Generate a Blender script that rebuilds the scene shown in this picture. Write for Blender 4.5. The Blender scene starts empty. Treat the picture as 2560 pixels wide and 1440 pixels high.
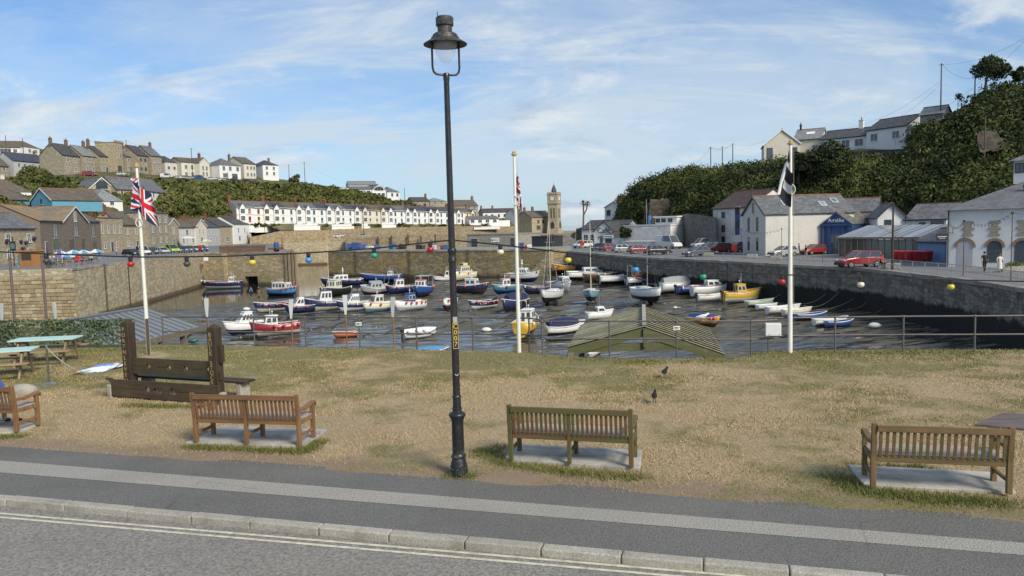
import bpy, bmesh, math, random
import numpy as np
from mathutils import Vector, Matrix, Euler
random.seed(7); np.random.seed(7)
R = math.radians
S = bpy.context.scene; C = S.collection

# ------------------------------------------------------------------ camera, sky, sun, exposure
CZ = 3.7; F = 1924.0; PITCH = R(4.58); ROLL = R(-1.5)
M3 = (Matrix.Rotation(math.pi/2 - PITCH, 3, 'X') @ Matrix.Rotation(ROLL, 3, 'Z'))
cam = bpy.data.cameras.new('camera'); cam_o = bpy.data.objects.new('camera', cam); C.objects.link(cam_o)
cam_o.matrix_world = Matrix.Translation((0, 0, CZ)) @ M3.to_4x4()
cam.sensor_width = 36; cam.lens = F/2560*36; cam.clip_start = 0.1; cam.clip_end = 20000
S.camera = cam_o
SUN_AZ = R(140); SUN_EL = R(37)      # azimuth measured from the view direction towards the right

def build_world():
    w = bpy.data.worlds.new('World'); S.world = w; w.use_nodes = True
    nt = w.node_tree; nd = nt.nodes; lk = nt.links; nd.clear()
    out = nd.new('ShaderNodeOutputWorld'); bg = nd.new('ShaderNodeBackground')
    sky = nd.new('ShaderNodeTexSky'); sky.sky_type = 'NISHITA'; sky.sun_disc = False
    sky.sun_elevation = SUN_EL; sky.sun_rotation = SUN_AZ
    sky.air_density = 1.0; sky.dust_density = 0.6; sky.ozone_density = 2.2
    tc = nd.new('ShaderNodeTexCoord'); sep = nd.new('ShaderNodeSeparateXYZ'); lk.new(tc.outputs['Generated'], sep.inputs[0])
    def math_(op, a, b=None, clamp=False):
        n = nd.new('ShaderNodeMath'); n.operation = op; n.use_clamp = clamp
        for i, s in enumerate((a, b)):
            if s is None: continue
            if isinstance(s, (int, float)): n.inputs[i].default_value = s
            else: lk.new(s, n.inputs[i])
        return n.outputs[0]
    zz = math_('ADD', math_('MAXIMUM', sep.outputs[2], 0.0), 0.32)
    u = math_('DIVIDE', sep.outputs[0], zz); v = math_('DIVIDE', sep.outputs[1], zz)
    comb = nd.new('ShaderNodeCombineXYZ'); lk.new(u, comb.inputs[0]); lk.new(v, comb.inputs[1])
    def layer(scale, rot, loc, ns, det, rough, dist, lo, hi):
        mp = nd.new('ShaderNodeMapping'); mp.inputs['Scale'].default_value = scale; mp.inputs['Rotation'].default_value = (0, 0, rot)
        mp.inputs['Location'].default_value = loc; lk.new(comb.outputs[0], mp.inputs[0])
        n = nd.new('ShaderNodeTexNoise'); n.inputs['Scale'].default_value = ns; n.inputs['Detail'].default_value = det
        n.inputs['Roughness'].default_value = rough; n.inputs['Distortion'].default_value = dist; lk.new(mp.outputs[0], n.inputs['Vector'])
        r = nd.new('ShaderNodeMapRange'); r.interpolation_type = 'SMOOTHSTEP'; r.inputs['From Min'].default_value = lo; r.inputs['From Max'].default_value = hi
        lk.new(n.outputs['Fac'], r.inputs['Value']); return r.outputs[0]
    veil = layer((0.75, 0.95, 1), R(20), (1.7, 0.3, 0), 1.3, 7, 0.58, 0.9, 0.30, 0.64)
    cirr = layer((0.85, 2.6, 1), R(-26), (3.1, 2.2, 0), 1.3, 9, 0.64, 1.3, 0.46, 0.70)
    fine = layer((1.6, 4.6, 1), R(-14), (0.4, 6.2, 0), 1.6, 9, 0.68, 0.9, 0.50, 0.78)
    puff = layer((1.7, 2.1, 1), R(-20), (8.9, 5.6, 0), 1.35, 10, 0.62, 0.3, 0.53, 0.70)
    shade = layer((1.7, 2.1, 1), R(-20), (9.0, 5.72, 0), 1.35, 6, 0.6, 0.3, 0.56, 0.76)
    c1 = math_('ADD', math_('MULTIPLY', veil, 0.57), math_('MULTIPLY', cirr, 0.60), True)
    c1 = math_('ADD', c1, math_('MULTIPLY', fine, 0.30), True)
    low = nd.new('ShaderNodeMapRange'); low.inputs['From Min'].default_value = 0.0; low.inputs['From Max'].default_value = 0.30
    low.inputs['To Min'].default_value = 0.45; low.inputs['To Max'].default_value = 0.0; lk.new(sep.outputs[2], low.inputs['Value'])
    c1 = math_('ADD', c1, low.outputs[0], True)
    c1 = math_('MULTIPLY', c1, 0.88)
    skm = nd.new('ShaderNodeMix'); skm.data_type = 'RGBA'; skm.blend_type = 'MULTIPLY'; skm.inputs['Factor'].default_value = 1.0
    lk.new(sky.outputs[0], skm.inputs['A']); skm.inputs['B'].default_value = (0.56, 0.80, 1.04, 1)
    m1 = nd.new('ShaderNodeMix'); m1.data_type = 'RGBA'; lk.new(c1, m1.inputs['Factor']); lk.new(skm.outputs['Result'], m1.inputs['A'])
    m1.inputs['B'].default_value = (4.6, 5.35, 6.0, 1)
    m2 = nd.new('ShaderNodeMix'); m2.data_type = 'RGBA'; lk.new(math_('MULTIPLY', puff, 0.75), m2.inputs['Factor']); lk.new(m1.outputs['Result'], m2.inputs['A'])
    m2.inputs['B'].default_value = (6.0, 6.2, 6.4, 1)
    m3 = nd.new('ShaderNodeMix'); m3.data_type = 'RGBA'; lk.new(math_('MULTIPLY', shade, 0.55), m3.inputs['Factor']); lk.new(m2.outputs['Result'], m3.inputs['A'])
    m3.inputs['B'].default_value = (2.6, 3.4, 4.8, 1)
    lk.new(m3.outputs['Result'], bg.inputs['Color']); bg.inputs['Strength'].default_value = 0.135
    lk.new(bg.outputs[0], out.inputs[0])
build_world()
sun = bpy.data.lights.new('sun', 'SUN'); sun_o = bpy.data.objects.new('sun', sun); C.objects.link(sun_o)
sun.energy = 4.4; sun.angle = R(20); sun.color = (1.0, 0.90, 0.74)
sd = Vector((math.sin(SUN_AZ)*math.cos(SUN_EL), math.cos(SUN_AZ)*math.cos(SUN_EL), math.sin(SUN_EL)))
sun_o.rotation_euler = sd.to_track_quat('Z', 'Y').to_euler(); sun_o.location = (60, 20, 80)
S.view_settings.view_transform = 'Standard'; S.view_settings.look = 'None'
S.view_settings.exposure = 0.0; S.view_settings.gamma = 1.0; S.view_settings.use_curve_mapping = False
S.render.engine = 'CYCLES'; S.cycles.max_bounces = 5; S.cycles.diffuse_bounces = 2; S.cycles.glossy_bounces = 3
S.cycles.transmission_bounces = 4; S.cycles.transparent_max_bounces = 6; S.cycles.caustics_reflective = False; S.cycles.caustics_refractive = False
S.cycles.use_denoising = True

# ------------------------------------------------------------------ survey: photo bearings to ground positions
CAM = Vector((0, 0, CZ))
def ray(px, py): return M3 @ Vector(((px-1280)/F, (720-py)/F, -1.0))
def U(px, py, z=0.0):
    r = ray(px, py); t = (z-CZ)/r.z; return CAM + r*t
def D(px, py, y):
    r = ray(px, py); return CAM + r*(y/r.y)

# ------------------------------------------------------------------ mesh helpers
class MB:
    def __init__(s): s.v = []; s.f = []; s.m = []; s.M = None
    def add(s, vs, fs, mi=0):
        b = len(s.v)
        if s.M is not None: vs = [s.M @ Vector(p) for p in vs]
        s.v.extend([tuple(p) for p in vs]); s.f.extend([tuple(i+b for i in f) for f in fs]); s.m.extend([mi]*len(fs)); return s
    def box(s, x0, y0, z0, x1, y1, z1, mi=0):
        return s.add([(x0,y0,z0),(x1,y0,z0),(x1,y1,z0),(x0,y1,z0),(x0,y0,z1),(x1,y0,z1),(x1,y1,z1),(x0,y1,z1)],
              [(3,2,1,0),(4,5,6,7),(0,1,5,4),(1,2,6,5),(2,3,7,6),(3,0,4,7)], mi)
    def bar(s, a, b, w, h, mi=0, up=(0,0,1)):
        a = Vector(a); b = Vector(b); d = (b-a).normalized(); up = Vector(up)
        x = d.cross(up)
        if x.length < 1e-4: x = d.cross(Vector((0,1,0)))
        x.normalize(); u = x.cross(d).normalized(); x = x*(w/2); u = u*(h/2)
        vs = [a-x-u, a+x-u, a+x+u, a-x+u, b-x-u, b+x-u, b+x+u, b-x+u]
        return s.add(vs, [(0,1,2,3),(7,6,5,4),(0,4,5,1),(1,5,6,2),(2,6,7,3),(3,7,4,0)], mi)
    def tube(s, pts, r, n=8, mi=0, caps=True):
        pts = [Vector(p) for p in pts]; k = len(pts); rs = r if isinstance(r, (list, tuple)) else [r]*k
        vs = []; fs = []
        t0 = (pts[1]-pts[0]).normalized(); u = t0.orthogonal().normalized()
        for i in range(k):
            t = (pts[min(i+1,k-1)]-pts[max(i-1,0)]).normalized()
            u = (u - t*u.dot(t)); u = u.normalized() if u.length > 1e-5 else t.orthogonal().normalized()
            w = t.cross(u)
            for j in range(n):
                a = 2*math.pi*j/n; vs.append(pts[i] + (u*math.cos(a)+w*math.sin(a))*rs[i])
        for i in range(k-1):
            for j in range(n): fs.append((i*n+j, i*n+(j+1)%n, (i+1)*n+(j+1)%n, (i+1)*n+j))
        if caps: fs.append(tuple(range(n-1,-1,-1))); fs.append(tuple((k-1)*n+j for j in range(n)))
        return s.add(vs, fs, mi)
    def lathe(s, prof, n=24, c=(0,0,0), mi=0, caps=True):
        vs = []; fs = []; k = len(prof)
        for (r, z) in prof:
            for j in range(n):
                a = 2*math.pi*j/n; vs.append((c[0]+r*math.cos(a), c[1]+r*math.sin(a), c[2]+z))
        for i in range(k-1):
            for j in range(n): fs.append((i*n+j, i*n+(j+1)%n, (i+1)*n+(j+1)%n, (i+1)*n+j))
        if caps: fs.append(tuple(range(n-1,-1,-1))); fs.append(tuple((k-1)*n+j for j in range(n)))
        return s.add(vs, fs, mi)
    def prism(s, poly, z0, z1, mi=0):       # polygon in xy (counter-clockwise) extruded along z
        n = len(poly)
        return s.add([(x,y,z0) for x,y in poly]+[(x,y,z1) for x,y in poly],
            [tuple(range(n-1,-1,-1)), tuple(range(n,2*n))]+[(i,(i+1)%n,n+(i+1)%n,n+i) for i in range(n)], mi)
    def ext(s, poly, a, b, axis='x', mi=0): # polygon in the plane normal to axis, extruded from a to b
        n = len(poly); P = (lambda p,t:(t,p[0],p[1])) if axis=='x' else (lambda p,t:(p[0],t,p[1]))
        return s.add([P(p,a) for p in poly]+[P(p,b) for p in poly],
            [tuple(range(n)), tuple(range(2*n-1,n-1,-1))]+[(i,n+i,n+(i+1)%n,(i+1)%n) for i in range(n)], mi)
    def ball(s, c, r, nu=10, nv=7, sc=(1,1,1), mi=0):
        vs = [(c[0],c[1],c[2]-r*sc[2])]; fs = []
        for i in range(1, nv):
            p = -math.pi/2+math.pi*i/nv
            for j in range(nu):
                a = 2*math.pi*j/nu; vs.append((c[0]+r*sc[0]*math.cos(p)*math.cos(a), c[1]+r*sc[1]*math.cos(p)*math.sin(a), c[2]+r*sc[2]*math.sin(p)))
        vs.append((c[0],c[1],c[2]+r*sc[2])); L = len(vs)-1
        for j in range(nu): fs.append((0, 1+(j+1)%nu, 1+j))
        for i in range(nv-2):
            for j in range(nu): a = 1+i*nu; fs.append((a+j, a+(j+1)%nu, a+nu+(j+1)%nu, a+nu+j))
        a = 1+(nv-2)*nu
        for j in range(nu): fs.append((a+j, a+(j+1)%nu, L))
        return s.add(vs, fs, mi)
    def mesh(s, name, smooth=False, fixn=True):
        me = bpy.data.meshes.new(name); me.from_pydata(s.v, [], s.f)
        if fixn and len(s.f) < 60000:
            bm = bmesh.new(); bm.from_mesh(me); bmesh.ops.recalc_face_normals(bm, faces=bm.faces); bm.to_mesh(me); bm.free()
        if any(s.m): me.polygons.foreach_set('material_index', s.m)
        if smooth:
            me.polygons.foreach_set('use_smooth', [True]*len(me.polygons))
            if smooth is not True: me.set_sharp_from_angle(angle=R(smooth))
        me.update(); return me
    def build(s, name, mats, parent=None, smooth=False, bevel=0, fixn=True, **kw):
        me = s.mesh(name, smooth, fixn)
        for m in (mats if isinstance(mats, (list, tuple)) else [mats]): me.materials.append(m)
        return put(name, me, parent, bevel=bevel, **kw)
def put(name, me, parent=None, M=None, mat=None, bevel=0, **kw):
    o = bpy.data.objects.new(name, me); C.objects.link(o)
    if parent is not None: o.parent = parent
    if M is not None: o.matrix_local = M
    if mat is not None:
        o.material_slots[0].link = 'OBJECT'; o.material_slots[0].material = mat
    if bevel:
        b = o.modifiers.new('bevel', 'BEVEL'); b.width = bevel; b.segments = 2; b.limit_method = 'ANGLE'; b.harden_normals = False
    for k, val in kw.items(): o[k] = val
    return o
def tag(o, label, cat, group=None):
    o['label'] = label; o['category'] = cat
    if group: o['group'] = group
    return o
def thing(name, label, cat, loc=(0,0,0), rz=0.0, group=None, rx=0.0, ry=0.0):
    o = bpy.data.objects.new(name, None); C.objects.link(o); o.empty_display_size = 0.2
    o.location = loc; o.rotation_euler = (rx, ry, rz); return tag(o, label, cat, group)
def struct(o): o['kind'] = 'structure'; return o
def stuff(o): o['kind'] = 'stuff'; return o
_fm = {}
def text_mesh(txt, size, extrude=0.004, align='CENTER'):
    key = (txt, size, extrude, align)
    if key in _fm: return _fm[key]
    cu = bpy.data.curves.new('lettering', 'FONT'); cu.body = txt; cu.size = size; cu.extrude = extrude
    cu.align_x = align; cu.align_y = 'CENTER'; cu.resolution_u = 3
    o = bpy.data.objects.new('lettering', cu); C.objects.link(o)
    dg = bpy.context.evaluated_depsgraph_get(); me = bpy.data.meshes.new_from_object(o.evaluated_get(dg))
    bpy.data.objects.remove(o); bpy.data.curves.remove(cu); _fm[key] = me; return me
def lettering(txt, size, mat, parent, M, extrude=0.004):
    me = text_mesh(txt, size, extrude).copy(); me.materials.clear(); me.materials.append(mat)
    return put('lettering', me, parent, M)

# ------------------------------------------------------------------ materials
_mats = {}
def L(c):       # sRGB 0-255 triple to linear
    return tuple(((x/255)/12.92 if x/255 <= .04045 else ((x/255+.055)/1.055)**2.4) for x in c)
class NT:
    def __init__(s, name):
        s.m = bpy.data.materials.new(name); s.m.use_nodes = True; s.t = s.m.node_tree; s.n = s.t.nodes; s.l = s.t.links
        s.b = s.n['Principled BSDF']; s.tc = None
    def coord(s, kind='Object', scale=(1,1,1), rot=(0,0,0), loc=(0,0,0)):
        if s.tc is None: s.tc = s.n.new('ShaderNodeTexCoord')
        mp = s.n.new('ShaderNodeMapping'); mp.inputs['Scale'].default_value = scale; mp.inputs['Rotation'].default_value = rot; mp.inputs['Location'].default_value = loc
        s.l.new(s.tc.outputs[kind], mp.inputs[0]); return mp.outputs[0]
    def gcoord(s, scale=(1,1,1), rot=(0,0,0)):
        g = s.n.new('ShaderNodeNewGeometry'); mp = s.n.new('ShaderNodeMapping'); mp.inputs['Scale'].default_value = scale; mp.inputs['Rotation'].default_value = rot
        s.l.new(g.outputs['Position'], mp.inputs[0]); return mp.outputs[0]
    def noise(s, vec, scale=5, det=6, rough=.6, dist=0):
        n = s.n.new('ShaderNodeTexNoise'); n.inputs['Scale'].default_value = scale; n.inputs['Detail'].default_value = det
        n.inputs['Roughness'].default_value = rough; n.inputs['Distortion'].default_value = dist; s.l.new(vec, n.inputs['Vector']); return n.outputs['Fac']
    def vor(s, vec, scale=5, feat='F1', out='Distance', rnd=1.0):
        n = s.n.new('ShaderNodeTexVoronoi'); n.feature = feat; n.inputs['Scale'].default_value = scale; n.inputs['Randomness'].default_value = rnd
        s.l.new(vec, n.inputs['Vector']); return n.outputs[out]
    def ramp(s, fac, lo=.4, hi=.6, a=0.0, b=1.0):
        r = s.n.new('ShaderNodeMapRange'); r.interpolation_type = 'SMOOTHSTEP'; r.inputs['From Min'].default_value = lo; r.inputs['From Max'].default_value = hi
        r.inputs['To Min'].default_value = a; r.inputs['To Max'].default_value = b; s.l.new(fac, r.inputs['Value']); return r.outputs[0]
    def math(s, op, a, b=None, clamp=False):
        n = s.n.new('ShaderNodeMath'); n.operation = op; n.use_clamp = clamp
        for i, x in enumerate((a, b)):
            if x is None: continue
            if isinstance(x, (int, float)): n.inputs[i].default_value = x
            else: s.l.new(x, n.inputs[i])
        return n.outputs[0]
    def mix(s, fac, a, b, mode='MIX'):
        n = s.n.new('ShaderNodeMix'); n.data_type = 'RGBA'; n.blend_type = mode
        for k, x in (('Factor', fac), ('A', a), ('B', b)):
            if isinstance(x, (int, float)): n.inputs[k].default_value = x
            elif isinstance(x, (tuple, list)): n.inputs[k].default_value = (*x[:3], 1)
            else: s.l.new(x, n.inputs[k])
        return n.outputs['Result']
    def col(s, c):
        if isinstance(c, (tuple, list)): s.b.inputs['Base Color'].default_value = (*c[:3], 1)
        else: s.l.new(c, s.b.inputs['Base Color'])
    def rough(s, r):
        if isinstance(r, (int, float)): s.b.inputs['Roughness'].default_value = r
        else: s.l.new(r, s.b.inputs['Roughness'])
    def bump(s, h, strength=.4, dist=.02):
        n = s.n.new('ShaderNodeBump'); n.inputs['Strength'].default_value = strength; n.inputs['Distance'].default_value = dist
        s.l.new(h, n.inputs['Height']); s.l.new(n.outputs[0], s.b.inputs['Normal'])
    def isl(s):
        g = s.n.new('ShaderNodeNewGeometry'); return g.outputs['Random Per Island']
    def orand(s):
        g = s.n.new('ShaderNodeObjectInfo'); return g.outputs['Random']
    def sep(s, vec, i):
        n = s.n.new('ShaderNodeSeparateXYZ'); s.l.new(vec, n.inputs[0]); return n.outputs[i]
def paint(c, rough=.45, dirt=.25, dcol=None, scale=2.0, metal=0, name=None, bump=.0):
    """painted / plain surface with weathering: large blotches and fine grain"""
    key = ('paint', tuple(round(x,4) for x in c), rough, dirt, dcol, scale, metal, bump)
    if key in _mats: return _mats[key]
    t = NT(name or 'paint'); v = t.gcoord()
    f = t.ramp(t.noise(v, scale, 8, .65), .35, .75)
    g = t.ramp(t.noise(t.gcoord(scale=(1,1,.35)), scale*4.3, 6, .7), .5, .8)
    d = dcol or tuple(x*.45+.02 for x in c)
    cc = t.mix(t.math('MULTIPLY', f, dirt), c, d); cc = t.mix(t.math('MULTIPLY', g, dirt*.7), cc, tuple(x*.6 for x in d))
    t.col(cc); t.rough(t.ramp(t.noise(v, scale*3, 4), .3, .7, max(.05, rough-.12), min(1, rough+.15))); t.b.inputs['Metallic'].default_value = metal
    if bump: t.bump(t.noise(v, scale*14, 5, .7), bump, .01)
    _mats[key] = t.m; return t.m
def wood(c1, c2, green=0.0, scale=1.0, rough=.65, name='weathered_timber', axis=0, obj_var=.35):
    key = ('wood', c1, c2, green, scale, axis)
    if key in _mats: return _mats[key]
    t = NT(name); sc = [14*scale]*3; sc[axis] = 1.1*scale
    v = t.coord('Object', tuple(sc))
    f = t.noise(v, 1.6, 8, .65, .6); cc = t.mix(t.ramp(f, .33, .68), c1, c2)
    cc = t.mix(t.math('MULTIPLY', t.orand(), obj_var), cc, tuple(x*.55 for x in c1))
    if green:
        gz = t.noise(t.gcoord(), 2.3, 5, .6); cc = t.mix(t.math('MULTIPLY', t.ramp(gz, .42, .62), green), cc, (.075, .085, .022))
        cc = t.mix(t.math('MULTIPLY', t.ramp(t.orand(), .45, .9), green*.8), cc, (.085, .09, .03))
    t.col(cc); t.rough(rough); t.bump(f, .35, .004); _mats[key] = t.m; return t.m
def glass_dark(name='window_glass', c=(.03,.038,.045), rough=.06):
    key = ('glass', c, rough)
    if key in _mats: return _mats[key]
    t = NT(name); t.col(t.mix(t.orand(), c, tuple(x*2.6 for x in c))); t.rough(rough); t.b.inputs['IOR'].default_value = 1.5
    t.b.inputs['Specular IOR Level'].default_value = .8; _mats[key] = t.m; return t.m
def metal(c, rough=.4, name='metal', dirt=.3):
    return paint(c, rough, dirt, metal=.75, scale=4, name=name)
WHITE = paint((.74,.75,.74), .5, .22, (.42,.41,.37), name='white_paint')
BLACKP = paint((.012,.012,.014), .32, .35, (.05,.045,.04), 6, name='black_gloss_paint')
# ------------------------------------------------------------------ numpy helpers
def vnoise(x, y, seed=0):
    xi = np.floor(x).astype(np.int64); yi = np.floor(y).astype(np.int64); xf = x-xi; yf = y-yi
    def h(a, b):
        n = (a*374761393 + b*668265263 + seed*1442695041) & 0x7fffffff
        n = ((n ^ (n >> 13))*1274126177) & 0x7fffffff
        return ((n ^ (n >> 16)) & 0xffff)/65535.0
    u = xf*xf*(3-2*xf); v = yf*yf*(3-2*yf)
    return (h(xi,yi)*(1-u)+h(xi+1,yi)*u)*(1-v)+(h(xi,yi+1)*(1-u)+h(xi+1,yi+1)*u)*v
def fbm(x, y, o=4, seed=0):
    t = 0; a = .5
    for i in range(o): t = t + a*vnoise(x*2**i, y*2**i, seed+i); a *= .5
    return t/(1-.5**o)
def poly_mesh(name, V, k, mat, smooth=False):
    """V: (n,k,3) loose polygons of k corners"""
    n = V.shape[0]; me = bpy.data.meshes.new(name); me.vertices.add(n*k); me.vertices.foreach_set('co', V.reshape(-1).astype(np.float32))
    me.loops.add(n*k); me.loops.foreach_set('vertex_index', np.arange(n*k, dtype=np.int32))
    me.polygons.add(n); me.polygons.foreach_set('loop_start', np.arange(0, n*k, k, dtype=np.int32))
    me.update(calc_edges=True); me.materials.append(mat); return me
def grid_mesh(name, P, mat, smooth=True):
    """P: (r,c,3) grid"""
    r, c, _ = P.shape; me = bpy.data.meshes.new(name); me.vertices.add(r*c); me.vertices.foreach_set('co', P.reshape(-1).astype(np.float32))
    i = np.arange(r*c).reshape(r, c); q = np.stack([i[:-1,:-1], i[:-1,1:], i[1:,1:], i[1:,:-1]], -1).reshape(-1, 4)
    n = len(q); me.loops.add(n*4); me.loops.foreach_set('vertex_index', q.reshape(-1).astype(np.int32))
    me.polygons.add(n); me.polygons.foreach_set('loop_start', np.arange(0, n*4, 4, dtype=np.int32))
    if smooth: me.polygons.foreach_set('use_smooth', np.ones(n, dtype=bool))
    me.update(calc_edges=True); me.materials.append(mat); return me

# ------------------------------------------------------------------ road, kerb, footway
def asphalt(name, c, grain=1.0, sheen=.75):
    t = NT(name); v = t.gcoord()
    a = t.noise(v, 34*grain, 4, .75); b = t.noise(v, .7, 6, .65); s = t.vor(v, 38*grain)
    cc = t.mix(t.ramp(a, .33, .68), tuple(x*.55 for x in c), tuple(x*1.4 for x in c))
    cc = t.mix(t.math('MULTIPLY', t.ramp(s, .0, .30, 1, 0), .55), cc, tuple(min(.5, x*2.2) for x in c))
    cc = t.mix(t.math('MULTIPLY', t.ramp(b, .4, .75), .38), cc, tuple(x*.62 for x in c))
    cc = t.mix(t.math('MULTIPLY', t.ramp(t.noise(t.gcoord(scale=(.25,1,1)), .8, 5), .52, .75), .25), cc, (.21,.19,.16))
    cr = t.vor(t.gcoord(scale=(.22,.5,1)), 1.0, 'DISTANCE_TO_EDGE', 'Distance', 1.0); ck = t.math('MULTIPLY', t.ramp(t.math('ADD', cr, t.math('MULTIPLY', t.noise(v, 3, 5, .7), .02)), .010, .016, 1, 0), t.ramp(t.noise(v, .35, 3), .52, .6)); cc = t.mix(t.math('MULTIPLY', ck, .25), cc, tuple(x*.25 for x in c))
    t.col(cc); t.rough(sheen); t.bump(t.math('ADD', a, s), .6, .008); return t.m
ROADZ = -0.088
k0 = U(0, 1236); k1 = U(1975, 1414); kd = (k1-k0).normalized(); kn = Vector((-kd.y, kd.x, 0))   # kn points away from the road (towards the lawn)
e0 = U(0, 1118); e1 = U(2560, 1313); b0 = U(0, 1151); b1 = U(2560, 1357); b2 = U(0, 1181); b3 = U(2560, 1388)
def on(a, b, s): return a + (b-a)*s
def strip(name, a0, a1, c0, c1, z, mat, n=40, lo=-1.0, hi=2.0):
    mb = MB()
    for i in range(n):
        s0 = lo+(hi-lo)*i/n; s1 = lo+(hi-lo)*(i+1)/n
        p = [on(a0,a1,s0), on(a0,a1,s1), on(c0,c1,s1), on(c0,c1,s0)]; mb.add([(q.x,q.y,z) for q in p], [(0,1,2,3)])
    return mb.build(name, mat)
far0 = k0-kn*.165; far1 = k1-kn*.165
A_ROAD = asphalt('road_asphalt', (.22,.208,.185), .8); A_PATH = asphalt('footway_asphalt', (.135,.131,.12), 1.3); A_BAND = asphalt('footway_band', (.31,.295,.26), 1.3)
struct(strip('road', far0-kn*14, far1-kn*14, far0+kn*.05, far1+kn*.05, ROADZ, A_ROAD))
struct(strip('footway', k0-kn*.02, k1-kn*.02, e0+kn*.25, e1+kn*.25, -.004, A_PATH))
struct(strip('footway_band', b2, b3, b0, b1, 0.0, A_BAND))
YL = paint((.66,.62,.47), .6, .8, (.27,.26,.23), 9, name='yellow_line_paint')
q0 = U(0, 1284, ROADZ); q1 = U(1500, 1411, ROADZ); r0 = U(0, 1293.5, ROADZ); r1 = U(1500, 1424.5, ROADZ)
for i,(a,b) in enumerate(((q0,q1),(r0,r1))):
    st = strip('road_marking', a-kn*.026, b-kn*.026, a+kn*.026, b+kn*.026, ROADZ+.004, YL, lo=-1, hi=2.5); struct(st)
def granite():
    t = NT('granite'); v = t.gcoord(); a = t.noise(v, 60, 4, .7); b = t.noise(v, 3, 6, .6)
    cc = t.mix(t.ramp(a, .35, .65), (.25,.235,.20), (.50,.475,.42)); cc = t.mix(t.math('MULTIPLY', t.ramp(b, .45, .7), .5), cc, (.16,.145,.115))
    cc = t.mix(t.math('MULTIPLY', t.orand(), .3), cc, (.2,.185,.15)); t.col(cc); t.rough(.85); t.bump(a, .6, .008); return t.m
GRAN = granite()
kerb = MB(); kerb.M = None
kb = thing('kerb', 'granite kerb stones along the road edge', 'kerb'); del kb['label']; del kb['category']; struct(kb)
ang = math.atan2(kd.y, kd.x); s = -9.0; ks = []
jts = [20,165,322,482,628,800,975,1165,1355,1555,1760,1975]
pos = [ (U(x, 1246+(x)*.0905)-k0).dot(kd) for x in jts]
pos = [pos[0]-.95*i for i in range(9,0,-1)] + pos + [pos[-1]+.93*i for i in range(1,6)]
for a, b in zip(pos[:-1], pos[1:]):
    ks = MB(); l = b-a-.012; dz = random.uniform(-.006,.006); sh = random.uniform(-.012,.012)
    ks.box(0,-.165+sh,-.3,l,0,.012+dz); o = ks.build('kerb_stone', GRAN, kb, bevel=.018)
    o.matrix_local = Matrix.Translation((k0+kd*a)) @ Matrix.Rotation(ang+random.uniform(-.006,.006), 4, 'Z')

# ------------------------------------------------------------------ lawn
edge_px = [(-700,864),(0,864),(380,861),(600,866),(760,869),(1000,873),(1300,880),(1380,887),(1425,894),(1600,897),(1830,897),(1868,890),(1900,880),(2000,876),(2560,874),(3300,872)]
edge_w = [U(a, b) for a, b in edge_px]
az_e = np.array([p.x/p.y for p in edge_w]); y_e = np.array([p.y for p in edge_w])
en = Vector((-(e1-e0).y, (e1-e0).x, 0)).normalized()
def lawn_col(t, v):
    big = t.noise(v, .33, 4, .6, .4); mid = t.noise(v, 1.3, 5, .65, .5); fine = t.noise(t.gcoord(scale=(1,2.2,1)), 16, 5, .75)
    y = t.sep(v, 1); x = t.sep(v, 0)
    g = t.math('ADD', t.math('MULTIPLY', t.ramp(y, 14.5, 24.0), .27), big); g = t.math('ADD', g, t.math('MULTIPLY', t.math('SUBTRACT', mid, .5), .7))
    g = t.math('ADD', g, t.math('MULTIPLY', t.ramp(x, -6.0, 5.0), .06))
    green = t.ramp(g, .50, .76); dirt = t.ramp(t.noise(t.gcoord(scale=(.6,1,1)), .55, 5, .6, .8), .57, .74)
    straw = t.mix(t.ramp(fine, .3, .7), (.235,.17,.085), (.62,.485,.29))
    dist = t.math('ADD', t.math('MULTIPLY', x, en.x), t.math('ADD', t.math('MULTIPLY', y, en.y), -(e0.x*en.x+e0.y*en.y)))
    verge = t.ramp(t.math('ADD', dist, t.math('MULTIPLY', t.math('SUBTRACT', mid, .5), 1.6)), 1.0, .35)
    straw = t.mix(t.math('MAXIMUM', t.math('MULTIPLY', dirt, .8), t.math('MULTIPLY', verge, .85)), straw, (.27,.20,.14))
    gc = t.mix(t.ramp(fine, .3, .7), (.085,.09,.024), (.30,.27,.095))
    return t.mix(green, straw, gc), fine
def lawn_mat():
    t = NT('dry_lawn'); v = t.gcoord(); cc, fine = lawn_col(t, v)
    t.col(t.mix(.32, cc, (.12,.09,.06))); t.rough(.95); t.bump(fine, .8, .02); return t.m
def blade_mat(green=False):
    t = NT('grass_blades'); v = t.gcoord(); i = t.isl()
    if green: cc = t.mix(i, (.075,.10,.025), (.22,.22,.075))
    else:
        cc, _ = lawn_col(t, v); cc = t.mix(t.math('MULTIPLY', t.ramp(i, .5, 1), .55), cc, (.58,.47,.28)); cc = t.mix(t.math('MULTIPLY', t.ramp(i, .3, 0), .45), cc, (.12,.10,.05))
    t.col(cc); t.rough(.9); t.b.inputs['Specular IOR Level'].default_value = .15; return t.m
def lawn():
    nc, nr = 240, 60; P = np.zeros((nr, nc, 3))
    for j in range(nc):
        sx = -1.0+3.0*j/(nc-1); a = on(e0, e1, sx); azv = a.x/a.y
        # walk along the ray direction of that path point out to the far edge
        ye = np.interp(azv, az_e, y_e); b = Vector((azv*ye, ye, 0))
        for i in range(nr):
            q = on(a, b, (i/(nr-1))); P[i,j] = (q.x, q.y, 0)
    P[...,2] = (fbm(P[...,0]*.9, P[...,1]*.9, 4, 3)-.5)*.05; P[0,:,2] = -.012
    return struct(put('lawn', grid_mesh('lawn', P, lawn_mat())))
lawn_o = lawn()
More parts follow.
